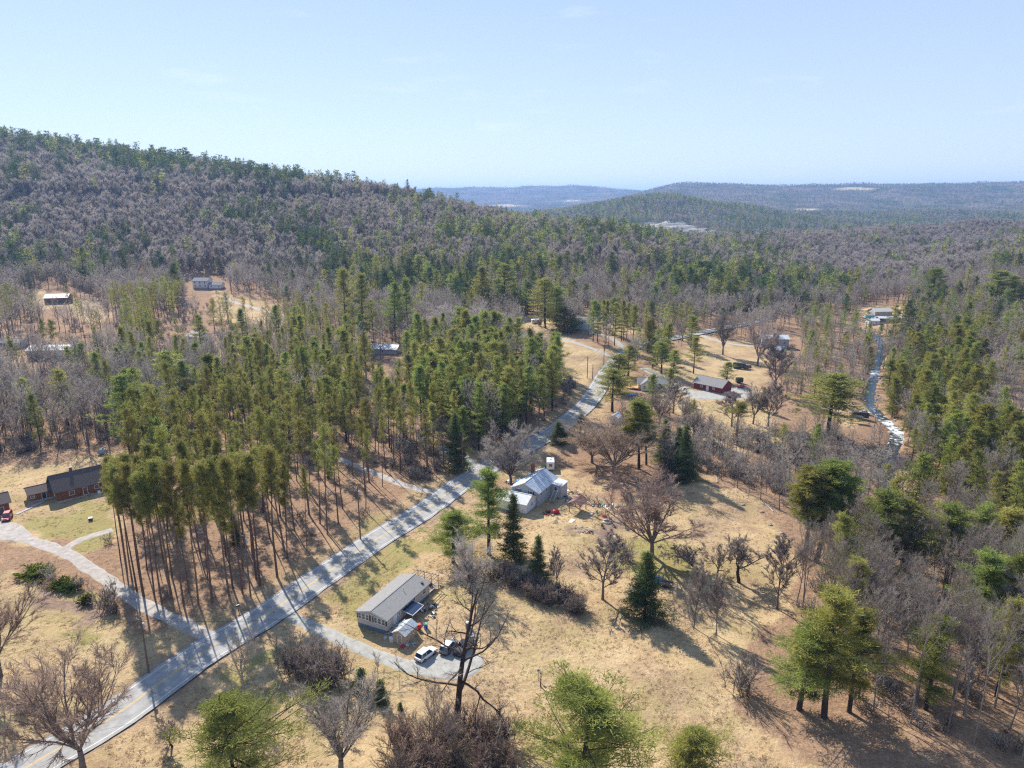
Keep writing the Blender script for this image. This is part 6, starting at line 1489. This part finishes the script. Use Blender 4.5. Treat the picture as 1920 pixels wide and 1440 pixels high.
for k in range(6):
    a0, a1 = math.pi * k / 6, math.pi * (k + 1) / 6
    x0, x1 = -1.6 * math.cos(a0), -1.6 * math.cos(a1); b.tube((x0, 0, .95), (x1, 0, .95), .1 + .95 * math.sin(a0), .1 + .95 * math.sin(a1), 14, cap=True)
b.build('shell', mat('tank_grey', (.30, .33, .37), rough=.5), e); MB().tube((.2, 0, 1.7), (.2, 0, 2.2), .3, .25, 10).build('hatch', M_BLACK, e)
for x0 in (-.8, .8): MB().box(x0 - .15, x0 + .15, -.7, .7, -.2, .35).build('saddle', M_CONC, e)

# --- grey metal roofed house with garage
YM = deg(62.0); A0 = gp(1000, 958)
MH = gable('grey_house', 'two storey grey house with ribbed weathered metal roof', (1009, 951), YM, 11.6, 8.0, 3.9, 2.0, M_GREYS, M_METAL,
     wins=[('W', 1.9, 3.1, .9, 1.1, M_BLACK), ('W', -1.9, 3.1, .9, 1.1, M_BLACK), ('S', -3.8, 2.9, .8, 1.0), ('S', -.8, 2.9, .8, 1.0)], doors=[('S', 2.6, 1.9, .9, 2.0, M_BLACK)], cx=-1, cy=-1, found=.4, over=.5, ribs=.9)
bx = MB().box(-.45, .45, -.45, .45, .2, 7.4).build('chimney', M_BRICK, MH); bx.location = (5.0, 3.0, 0)
v = loc(MH, 3.9, -5.6); MR = gable('porch_room', 'small flat roofed porch room at the back of the grey house', None, YM, 4.2, 3.2, 3.4, .35, M_GREYS, M_METW, wins=[('S', 0, 2.4, 1, 1), ('W', 0, 2.4, .8, 1)], over=.25, shed=True, root_xyz=(v.x, v.y, MH.location.z))
st = empty('outside_stair', loc(MH, .2, -6.2), YM, 'timber stair with rails climbing to the grey house porch', 'stairs')
for k in range(9): MB().box(-2.2 + k * .3, -1.92 + k * .3, -.5, .5, .1 + k * .22, .15 + k * .22).build('stair_tread', M_WOODG, st)
for s in (-.52, .52):
    MB().prism([(0, 0), (0, .01), (0, .02)], 0, .01); MB().tube((-2.3, s, 1.0), (.5, s, 3.05), .04).build('handrail', M_WHITE, st); MB().tube((-2.3, s, 0), (.5, s, 2.05), .06).build('stringer', M_WOODG, st)
v = loc(MH, -8.6, 1.2)
gable('white_garage', 'white garage with pale metal roof below the grey house', None, YM - math.pi / 2, 9.0, 5.8, 2.5, 1.5, M_WHITE, M_METW, wins=[('E', .4, 1.6, .6, .8)], over=.3, root_xyz=(v.x, v.y, float(gz(v.x, v.y))), cat='garage')
# blue tarp behind the house, camper, lean-to clutter
def tarp(px, sx, sy, h, label, m_=None, yaw=.3):
    p = gp(*px); xs = np.linspace(-1, 1, 12); X_, Y_ = np.meshgrid(xs, xs); Zt = h * np.clip(1.25 - (X_ ** 4 + Y_ ** 4), 0, 1) ** .6 * (1 + .25 * (fbm(X_ * 3 + px[0], Y_ * 3, 2, 4) - .5)) - .05
    me_ = mesh_np('tarp_cover', np.stack([X_ * sx / 2, Y_ * sy / 2, Zt], -1).reshape(-1, 3), grid_faces(12, 12), m_ or M_BLUET); o = bpy.data.objects.new('tarp_cover', me_); link(o); o.location = tuple(p); o.rotation_euler.z = yaw; tagit(o, label, 'tarp'); return o
tarp((975, 905), 2.4, 1.8, 1.0, 'bright blue tarp heap at the far side of the grey house')
tarp((1232, 1092), 2.6, 1.8, 1.1, 'bright blue tarp beside the lone dark spruce')
e = empty('trailer_cart', gp(1249, 1099), -.45, 'small dark trailer by the blue tarp in the meadow', 'trailer'); MB().box(-1.2, 1.2, -.75, .75, .45, .6).build('bed', M_WOODD, e)
for s in (-1, 1): MB().box(-1.2, 1.2, s * .78 - .03, s * .78 + .03, .45, .95).build('side_board', M_WOODD, e); MB().tube((0, s * .82, .3), (0, s * 1.0, .3), .3, .3, 12).build('wheel', M_RUB, e)
MB().box(1.2, 2.2, -.05, .05, .45, .53).build('drawbar', M_STEEL, e)
for k in range(4): MB().box(1.24 + k * .02, 1.28 + k * .02, -.7 + k * .4, -.5 + k * .4, .6, 1.0).build('slat', M_WOODG, e)
def camper(px, yaw, L, W, h, label, m_=None, name='camper_trailer', cat='camper'):
    e = empty(name, gp(*px), yaw, label, cat); m_ = m_ or M_WHITE
    MB().prism([(-L / 2, .45), (L / 2, .45), (L / 2, h * .62), (L / 2 - .3, h), (-L / 2 + .25, h), (-L / 2, h - .3)], -W / 2, W / 2, 'y').build('shell', m_, e, bevel=.06)
    for s in (-1, 1):
        for u in (-.28, .22): MB().box(u * L - .3, u * L + .3, s * (W / 2 + .012) - .012, s * (W / 2 + .012) + .012, h * .52, h * .76).build('window', M_GLASS, e)
        MB().tube((0, s * (W / 2 - .22), .33), (0, s * (W / 2 + .02), .33), .33, .33, 12).build('wheel', M_RUB, e)
        MB().box(-L / 2 + .1, L / 2 - .1, s * (W / 2 + .01) - .01, s * (W / 2 + .01) + .01, h * .40, h * .45).build('stripe', M_SKIRT, e)
    MB().box(-.35, .35, -.3, .3, h, h + .22).build('roof_unit', M_GREYS, e)
    MB().tube((L / 2, 0, .5), (L / 2 + 1.1, 0, .45), .05).build('drawbar', M_STEEL, e); MB().box(-L / 2 - .02, -L / 2, -.5, .5, h * .5, h * .8).build('rear_window', M_GLASS, e)
    return e
camper((1032, 878), deg(88), 4.6, 2.3, 2.8, 'white camper trailer parked behind the grey house')
camper((1386, 691), deg(-20), 6.2, 2.4, 2.9, 'dark motor home parked beyond the red building', M_BLACK, 'motor_home')
camper((1400, 692), deg(10), 4.0, 2.1, 2.2, 'brown dark trailer right of the motor home', M_WOODD)
camper((1004, 606), deg(12), 5.2, 2.4, 2.6, 'small white camper at the top of the bare slope')
camper((1612, 784), deg(-15), 6.0, 2.4, 2.6, 'dark camper on the grassy point by the stream', M_BLACK)
car((1622, 776), deg(-25), P_SILV, 'silver car beside the camper on the grassy point', 'sedan')
e = empty('shade_awning', gp(1606, 792), 0, 'dark awning in front of the camper by the stream', 'awning'); MB().box(-2.2, 2.2, -1.4, 1.4, 2.3, 2.38).build('canopy', M_BLACK, e)
for s in (-1, 1):
    for t in (-1, 1): MB().tube((s * 2.1, t * 1.3, -.1), (s * 2.1, t * 1.3, 2.3), .04).build('pole', M_STEEL, e)
e = empty('box_trailer', gp(1386, 718), .1, 'black box trailer on the grass beside the red building', 'trailer'); MB().box(-1.5, 1.5, -1, 1, .4, 2.5).build('box', M_BLACK, e, bevel=.05)
for s in (-1, 1): MB().tube((0, s * .85, .35), (0, s * 1.05, .35), .35, .35, 12).build('wheel', M_RUB, e)
car((1392, 727), deg(10), P_RED, 'small dark red car by the black box trailer', 'sedan', L=4.0)
# pavilion
pv = empty('pavilion', gp(1083, 957), deg(60), 'open timber pavilion with maroon roof in the grey house yard', 'pavilion')
for sx in (-1.9, 1.9):
    for sy in (-1.5, 1.5):
        MB().box(sx - .09, sx + .09, sy - .09, sy + .09, -.2, 2.35).build('post', M_WOOD, pv)
        MB().tube((sx - np.sign(sx) * .09, sy, 1.65), (sx - np.sign(sx) * .75, sy, 2.33), .05, .05, 4).build('brace', M_WOOD, pv)
for sy in (-1.5, 1.5): MB().box(-2.2, 2.2, sy - .07, sy + .07, 2.35, 2.5).build('beam', M_WOOD, pv)
for sx in (-1.9, 0, 1.9):
    MB().prism([(-1.7, 2.5), (1.7, 2.5), (1.7, 2.6), (-1.7, 2.6)], sx - .06, sx + .06).build('tie_beam', M_WOOD, pv)
for s in (-1, 1): MB().prism([(0, 3.6), (s * 2.0, 2.45), (s * 2.0, 2.53), (0, 3.68)][::s], -2.5, 2.5).build('roof_slope', M_MAROON, pv)
# yard things
tarp((1042, 962), 1.9, 1.5, 1.0, 'red tarp over a heap between house and pavilion', M_REDT)
for i, (a, b, n, r, lab) in enumerate([(1030, 962, 22, 2.0, 'red and dark clutter against the grey house wall'), (1058, 935, 34, 2.0, 'dark clutter behind the pavilion'), (1120, 948, 30, 1.9, 'garden clutter at the left end of the vegetable patch'), (1150, 950, 30, 2.1, 'pale clutter in the middle of the vegetable patch'), (1168, 958, 18, 1.3, 'dark clutter at the right end of the vegetable patch'), (955, 905, 16, 1.2, 'pale clutter beside the road end of the grey house'), (1078, 925, 16, 2.2, 'clutter along the porch room')]):
    p = gp(a, b); heap('yard_clutter', p[0], p[1], r, n, [[M_REDT, M_BLACK, M_WOODD], [M_BLACK, M_STEEL, M_WOODD, M_WHITE], [M_BLACK, M_TEAL, M_WHITE, M_WOODG], [M_WOODG, M_WHITE, M_WOOD, M_MAROON, M_STEEL], [M_BLACK, M_WOODD, M_STEEL], [M_WHITE, M_WOODG, M_REDT], [M_WHITE, M_BLACK, M_WOODG]][i], lab, .6, smin=.2, smax=.65)
for i, (a, b, r, n, lab) in enumerate([(1103, 998, 1.5, 34, 'dark heap of stones on the lawn below the pavilion'), (1088, 992, 2.2, 30, 'scatter of pale stones left of the dark stone heap')]):
    p = gp(a, b); heap('stone_pile', p[0], p[1], r, n, [[M_STONE, M_WOODD, M_MAROON], [M_STONE, M_CONC, mat('tan_stone', (.45, .32, .22), rough=.95)]][i], lab, .35 if i == 0 else .05, smin=.15, smax=.5)
fr = empty('fire_ring', gp(1138, 979), 0, 'white rimmed fire ring on the lawn', 'fire pit')
for k in range(14):
    a = k * 2 * math.pi / 14; o = MB().box(-.2, .2, -.13, .13, 0, .42).build('block', M_WHITE, fr); o.location = (.95 * math.cos(a), .95 * math.sin(a), -.04); o.rotation_euler.z = a + math.pi / 2
MB().tube((0, 0, .02), (0, 0, .12), .78, .78, 14).build('ash_bed', M_BLACK, fr)
def garden_chair(px, yaw, m_, label):
    e = empty('garden_chair', gp(*px), yaw, label, 'chair'); MB().box(-.32, .32, -.28, .3, .36, .42).build('seat', m_, e)
    for k in range(4): MB().box(-.30 + k * .16, -.18 + k * .16, .28, .33, .38, 1.1).build('back_slat', m_, e)
    for s in (-1, 1): MB().box(s * .36 - .05, s * .36 + .05, -.35, .32, .62, .66).build('armrest', m_, e)
    for s in (-.3, .3):
        for t in (-.25, .25): MB().box(s - .04, s + .04, t - .04, t + .04, -.04, .36).build('leg', m_, e)
garden_chair((1175, 993), .8, M_TEAL, 'teal green chair right of the fire ring'); garden_chair((1130, 989), 2.6, M_BLACK, 'dark chair at the left of the fire ring'); garden_chair((1147, 1000), .2, mat('purple_plastic', (.22, .10, .16), rough=.6), 'purple dark chair below the fire ring'); garden_chair((1151, 987), 1.2, M_SKIRT, 'blue grey chair close right of the fire ring'); garden_chair((1108, 966), 1.9, M_WHITE, 'white and blue chair by the pavilion')
garden_chair((1120, 965), .4, M_TEAL, 'dark green chair in front of the vegetable patch')
o = MB().box(-1.0, 1.0, -.5, .5, 0, .07).build('loose_board', M_WHITE); o.location = tuple(gp(1072, 977)); o.location.z += .03; o.rotation_euler.z = 1.0; tagit(o, 'pale board lying at the pavilion corner', 'board')
e = empty('red_bucket', gp(1132, 969), 0, 'red tub standing just behind the fire ring', 'tub'); MB().tube((0, 0, 0), (0, 0, .45), .45, .55, 14).build('tub', M_REDT, e)
gf = empty('garden_fence', gp(1150, 962), .25, 'low timber fence along the front of the vegetable patch', 'fence')
for k in range(9): MB().box(-4.4 + k * 1.1 - .05, -4.4 + k * 1.1 + .05, -.05, .05, -.3, .9).build('post', M_WOODD, gf)
for z0 in (.35, .75): MB().box(-4.4, 4.4, -.02, .02, z0, z0 + .09).build('rail', M_WOODG, gf)
sf = empty('soccer_frame', gp(1165, 992), .1, 'light orange goal frame standing beside the teal chair', 'goal')
for s in (-1, 1): MB().tube((s * 1.1, 0, 0), (s * 1.1, 0, 1.1), .04).build('post', M_WOOD, sf)
MB().tube((-1.1, 0, 1.1), (1.1, 0, 1.1), .04).build('crossbar', M_WOOD, sf)
# bird house on the snag
p = gp(1009, 1275); e = empty('bird_house', (p[0], p[1], p[2]), .4, 'small white bird house on a stake beside the forked snag', 'bird house'); MB().box(-.04, .04, -.04, .04, -.2, 1.5).build('stake', M_WOODD, e)
MB().box(-.16, .16, -.14, .14, 1.5, 1.9).build('box', M_WHITE, e); MB().prism([(-.22, 1.88), (.22, 1.88), (0, 2.1)], -.2, .2).build('roof', M_SKIRT, e)

# --- buildings farther off
SH = gable('white_shed', 'small white shed beyond the reddish trees', (1158, 797), deg(60), 3.6, 3.0, 2.2, .9, M_WHITE, M_METW, doors=[('W', 0, .4, .9, 1.9, M_WOODG)], cat='shed')
WHm = gable('white_house', 'white house with grey gabled roof right of the road', (1196, 731), deg(-8), 13, 7.2, 2.7, 1.9, M_WHITE, M_SHG, wins=[('S', -4.6, 1.2, .9, 1.2), ('S', 1.5, 1.2, .9, 1.2), ('S', 4.6, 1.2, .9, 1.2), ('W', 0, 1.2, .9, 1.2)], doors=[('S', -1.5, .4, .95, 2, M_WOODD)], over=.4)
v = loc(WHm, -2.6, -2.2); gable('front_gable', 'grey roofed front gable of the white house with dark pipe', None, deg(-8) + math.pi / 2, 6.2, 5.2, 2.75, 1.9, M_WHITE, M_SHG, wins=[('W', -1.2, 1.2, .8, 1.2), ('W', 1.2, 1.2, .8, 1.2)], over=.35, root_xyz=(v.x, v.y, WHm.location.z), cat='house wing', chimney=(1.0, -.9, .8))
e = empty('orange_deck', gp(1186, 728), deg(-8), 'orange timber deck beside the white house', 'deck')
M_ORW = mat('orange_timber', (.55, .26, .13), (.45, .2, .1), rough=.8)
for k in range(6): MB().box(-3 + k * 1.0, -2.05 + k * 1.0, -2.2, 2.2, .6, .67).build('board', M_ORW, e)
for x0 in (-2.9, 2.8):
    for y0 in (-2.1, 2.1): MB().box(x0 - .07, x0 + .07, y0 - .07, y0 + .07, -.3, 1.5).build('post', M_ORW, e)
tarp((1182, 741), 5.0, 3.0, .6, 'blue covered pool below the orange deck')
RB_ = gable('red_building', 'long low red building with grey roof in the gravel yard', (1352, 740), deg(-46), 13.5, 8.5, 2.7, 2.4, M_REDW, M_SHG, wins=[('W', -2.0, 1.6, 1.0, 1.1), ('W', 0, 4.4, .8, .9), ('S', -3, 1.4, 1, 1), ('S', 3, 1.4, 1, 1)], doors=[('S', 0, .4, 1.0, 2.0), ('W', 2.0, .4, 2.2, 2.1, M_WHITE)], cx=1, cy=-1, over=.6)
for k in range(4): o = MB().box(-.3, .3, -.3, .3, 0, .8).build('barrel_box', M_BLACK if k % 2 else M_WOODD); p = gp(1352 + 9 * k, 756 - k); o.location = tuple(p); tagit(o, 'dark box standing in the gravel yard, ' + ['first', 'second', 'third', 'last'][k] + ' from the left', 'box')
gable('grey_lodge', 'long grey building with pale roof behind leafless trees', (1428, 652), deg(-4), 15, 9, 5.0, 1.6, M_GREYS, M_METW, wins=[('S', -5, 2.6, 1, 1.2), ('S', 0, 2.6, 1, 1.2), ('S', 5, 2.6, 1, 1.2)], over=.5)
gable('green_shed', 'grey green shed in front of the long grey building', (1442, 668), deg(-4), 8.5, 6, 3.0, 1.4, mat('grey_green_boards', (.22, .27, .25), rough=.9), M_METAL, doors=[('S', 0, .4, 2.4, 2.3, M_WOODD)], over=.4, cat='shed')
gable('beige_house', 'beige roofed house beyond the stream', (1640, 594), deg(6), 13, 9, 2.8, 2.0, M_GREYS, mat('beige_roof', (.55, .52, .42), rough=.9), wins=[('S', -4, 1.2, 1, 1.1), ('S', 0, 1.2, 1, 1.1), ('S', 4, 1.2, 1, 1.1)], over=.4)
gable('long_white_shed', 'long white roofed shed in front of the beige house', (1649, 606), deg(-4), 17, 6, 2.4, .9, M_WOODD, M_METW, over=.5, cat='shed', doors=[('S', 0, .4, 2.4, 2.1, M_BLACK)])
gable('white_cabin', 'little white cabin left of the long white roofed shed', (1629, 611), deg(0), 7, 5, 2.5, 1.2, M_WHITE, M_WHITE, wins=[('S', -2, 1.2, .9, 1.0), ('S', 1.5, 1.2, .9, 1.0)], over=.3)
tarp((1628, 597), 7, 4, 2.2, 'turquoise covered stack near the little white cabin', mat('turquoise_tarp', (.08, .40, .45), rough=.6))
gable('pale_blue_house', 'pale blue house behind pines at the top of the road', (1080, 612), deg(-28), 11, 9, 4.8, 2.0, M_BLUEW, M_SHG, wins=[('W', -2, 3.6, 1, 1.2), ('W', 2, 3.6, 1, 1.2), ('S', -3, 3.6, 1, 1.2), ('S', 2, 3.6, 1, 1.2)], over=.4, cx=-1, cy=1)
gable('slope_house', 'pale house half hidden behind the pine wood', (966, 645), deg(-5), 14, 8, 2.8, 1.8, M_GREYS, M_SHG, wins=[('S', -4, 1.2, 1, 1.1), ('S', 4, 1.2, 1, 1.1)], over=.4)
gable('tin_roof_house', 'house with pale crossed metal roofs among the pines', (693, 664), deg(-14), 15, 8, 2.6, 1.8, M_GREYS, M_METW, over=.5, wins=[('S', 0, 1.2, 1, 1.1)])
gable('hillside_house', 'white two storey house below the wooded hill', (362, 541), deg(-6), 12.5, 9, 5.4, 2.2, M_WHITE, M_SHG, wins=[('S', u, z, 1.0, 1.3) for u in (-4.2, 0, 4.2) for z in (1.2, 3.9)], over=.4)
gable('hillside_garage', 'white garage joined to the hillside house', (392, 542), deg(-2), 10, 7, 2.8, 1.6, M_WHITE, M_SHG, wins=[('S', -3, 1.2, .9, 1), ('S', 3, 1.2, .9, 1)], over=.4, cat='garage')
gable('brown_barn', 'dark brown barn with pale roof on the left', (84, 571), deg(14), 15, 11, 4.0, 2.4, M_WOODD, mat('pink_metal', (.62, .52, .50), rough=.6), over=.5, doors=[('W', 0, .4, 3.0, 3.0, M_BLACK)], cat='barn')
gable('long_grey_house', 'long grey house seen through pine trunks at left', (52, 675), deg(6), 22, 9, 4.2, 1.8, M_GREYS, M_METW, wins=[('S', u, 1.6, 1.2, 1.2) for u in (-8, -3, 2, 7)], over=.4)
gable('low_grey_house', 'low grey roofed house at the left edge', (-20, 655), deg(4), 16, 8, 2.6, 1.4, M_GREYS, M_SHG, over=.4, wins=[('S', 0, 1.2, 1.1, 1.1)])
gable('brown_roof_house', 'house with broad brown roof behind red pine trunks', (322, 668), deg(-4), 17, 11, 2.8, 3.2, M_TAN, mat('pale_brown_shingles', (.27, .21, .18), (.21, .16, .14), rough=.95), over=.6, wins=[('S', -5, 1.2, 1.1, 1.1), ('S', 5, 1.2, 1.1, 1.1)])
gable('tan_roof_house', 'tan hip ended house behind the brown roofed one', (350, 640), deg(-30), 10, 9, 2.8, 2.0, M_WHITE, mat('tan_shingles', (.44, .38, .34), rough=.95), over=.5, wins=[('S', -2, 1.2, 1.1, 1.1)])
e = empty('white_deck', gp(380, 646), deg(15), 'white railed deck beside the tan roofed house', 'deck'); MB().box(-3, 3, -2, 2, .9, 1.05).build('floor', M_WHITE, e); MB().box(-3, 3, -2.0, -1.92, 1.9, 2.0).build('rail', M_WHITE, e)
for k in range(7): MB().box(-3 + k - .05 + .0, -3 + k + .05, -2.0, -1.9, -.3, 1.9).build('post', M_WHITE, e)
# --- utility poles, wires, mailbox
def upole(px, top, label, arms=True):
    p = gp(*px); h = CAM_H - p[1] * float(gtan(top)) - p[2]; e = empty('utility_pole', p, yaw_road(p), label, 'utility pole', 'utility poles along the road')
    MB().tube((0, 0, -.5), (0, 0, h), .19, .13, 10).build('pole', M_WOODD, e)
    if arms: MB().box(-.06, .06, -1.1, 1.1, h - .75, h - .62).build('crossarm', M_WOODD, e)
    for u in (-1.0, 0, 1.0): MB().tube((0, u, h - .62 if u else h), (0, u, h - .4 if u else h + .22), .05, .04, 6).build('insulator', M_WHITE, e)
    MB().tube((.28, .0, h - 2.3), (.28, 0, h - 1.3), .22, .22, 10).build('transformer', M_GREYS, e)
    return (p, h)
def yaw_road(p):
    i = ((ROAD[:, 0] - p[0]) ** 2 + (ROAD[:, 1] - p[1]) ** 2).argmin(); d = ROAD[min(i + 1, len(ROAD) - 1)] - ROAD[max(i - 1, 0)]; return math.atan2(d[1], d[0])
PO = [upole(*a) for a in [((279, 1262), 1157, 'nearest utility pole standing left of the road'), ((470, 1118), 1000, 'second utility pole among the first tall pines'), ((676, 1012), 912, 'utility pole on the verge in front of the pine shadows'), ((868, 888), 812, 'utility pole at the corner of the side street'),
      ((1010, 815), 742, 'utility pole under the dark pine wood'), ((1101, 709), 668, 'taller utility pole at the foot of the bare slope'), ((1132, 683), 647, 'utility pole near the lane crossing the slope'), ((1216, 651), 630, 'farthest utility pole right of the road top')]]
upole((1111, 711), 683, 'short pole with lamp beside the taller utility pole', False)
for i in range(len(PO) - 1):
    (a, ha), (b, hb) = PO[i], PO[i + 1]
    for u, k in ((-1, 0), (0, 1), (1, 2), (.15, 3)):
        dz_ = (-.35 if k != 3 else -3.0); n_ = 15; d = (b[:2] - a[:2]); d = d / np.linalg.norm(d); nn = np.array([-d[1], d[0]])
        P_ = np.array([[*(a[:2] + (b[:2] - a[:2]) * t + nn * u), (a[2] + ha) * (1 - t) + (b[2] + hb) * t + dz_ + (.6 if k == 1 else 0) - 4 * .9 * t * (1 - t)] for t in np.linspace(0, 1, n_)])
        V_, F_ = poly_tubes(P_[None], np.full((1, n_), .022 if k < 3 else .035), 3); me_ = mesh_np('wire', V_, F_, M_WIRE); o = link(bpy.data.objects.new('wire', me_))
        tagit(o, 'power line wire running from pole to pole above the road', 'wire', 'power line wires')
# wire from nearest pole out of the picture, and the service drop to the mobile home
(a, ha) = PO[0]; hv = loc(TR_, -7, 3, 3.2)
for q, tgt in enumerate([np.array([-150.0, 62.0, 11.0]), np.array([hv.x, hv.y, TR_.location.z + 3.4])]):
    P_ = np.array([[a[0] + (tgt[0] - a[0]) * t, a[1] + (tgt[1] - a[1]) * t, (a[2] + ha - .5) * (1 - t) + tgt[2] * t - 4 * 1.2 * t * (1 - t)] for t in np.linspace(0, 1, 15)])
    V_, F_ = poly_tubes(P_[None], np.full((1, 15), .025), 3); tagit(link(bpy.data.objects.new('wire', mesh_np('wire', V_, F_, M_WIRE))), ['wire leading left from the nearest utility pole', 'service wire dropping to the mobile home'][q], 'wire')
e = empty('mailbox', gp(447, 1146), .6, 'black mailbox on a post at the log house driveway', 'mailbox'); MB().box(-.06, .06, -.06, .06, -.2, 1.1).build('post', M_WOODD, e)
MB().prism([(-.16, 1.1), (.16, 1.1), (.16, 1.3), (.08, 1.42), (-.08, 1.42), (-.16, 1.3)], -.3, .3).build('box', M_BLACK, e); MB().box(-.2, -.05, .165, .18, 1.25, 1.45).build('flag', M_REDT, e)
# --- boulders in the stream and logs on the wood floor
def rock(seed, sx, sy, sz):
    rng = np.random.default_rng(seed); b = []
    import bmesh
    bm = bmesh.new(); bmesh.ops.create_icosphere(bm, subdivisions=2, radius=1)
    for v in bm.verts:
        f = 1 + .35 * (rng.uniform() - .5); v.co = Vector((v.co.x * sx * f, v.co.y * sy * f, v.co.z * sz * f))
    me_ = bpy.data.meshes.new('boulder'); bm.to_mesh(me_); bm.free(); me_.materials.append(M_STONE); return me_
RK = [rock(i, .8, .6, .45) for i in range(4)]
rng = np.random.default_rng(5)
for i in range(46):
    a = RF[int(rng.integers(int(len(RF) * .25), int(len(RF) * .75)))]; x = a[0] + rng.uniform(-5, 5); y = a[1] + rng.uniform(-2, 2)
    o = bpy.data.objects.new('boulder', RK[i % 4]); link(o); s = rng.uniform(.5, 1.5); o.location = (x, y, float(gz(x, y)) + .35); o.scale = (s, s, s); o.rotation_euler.z = rng.uniform(0, 6); tagit(o, 'grey boulder lying in the stream', 'boulder', 'boulders in the stream')
rng = np.random.default_rng(6)
for i, (a, b) in enumerate([(40, 842), (70, 855), (15, 800), (330, 830), (1360, 885), (1330, 905), (1600, 1040), (1690, 1200), (1810, 1290), (1760, 1180), (1590, 1120), (1640, 1230), (1450, 960), (520, 880), (1345, 905)]):
    p = gp(a, b); e = MB(); L = rng.uniform(3, 7); e.tube((0, 0, .15), (L, 0, .3), .17, .09, 7); e.tube((L * .55, 0, .25), (L * .75, .8, .7), .06, .03, 5)
    o = e.build('fallen_log', M_BARK if i % 2 else mat('bleached_wood', (.45, .40, .36), rough=.9)); o.location = tuple(p); o.rotation_euler.z = rng.uniform(0, 3.1); tagit(o, ['bleached', 'grey'][i % 2] + ' fallen log lying on the floor of the woods', 'log', 'fallen logs in the woods')
for i, (a, b) in enumerate([(1393, 947), (1428, 960), (1444, 985), (1466, 1000), (212, 1095), (375, 1000)]):
    p = gp(a, b); o = bpy.data.objects.new('meadow_stone', RK[i % 4]); link(o); o.location = (p[0], p[1], p[2] + .05); o.scale = (.8, .6, .7); tagit(o, 'small dark stone, ' + ['first', 'second', 'third', 'fourth', 'fifth', 'sixth'][i] + ' of those scattered on the grass', 'stone')

# ------------------------------------------------------------------ air
top = 300.0
hb = MB().box(-16500, 16500, -400, 16500, -75, top)
hz = hb.build('haze', bpy.data.materials.new('air')); hm = hz.data.materials[0]; hm.use_nodes = True; hn = hm.node_tree.nodes; hl = hm.node_tree.links; hn.clear()
ho = hn.new("ShaderNodeOutputMaterial"); pvv = hn.new("ShaderNodeVolumePrincipled")
pvv.inputs["Color"].default_value = (.31, .53, 1.0, 1); pvv.inputs["Density"].default_value = 8.5e-5; pvv.inputs["Anisotropy"].default_value = 0.2
hl.new(pvv.outputs[0], ho.inputs["Volume"]); tagit(hz, 'pale blue air of the valley', kind='stuff')
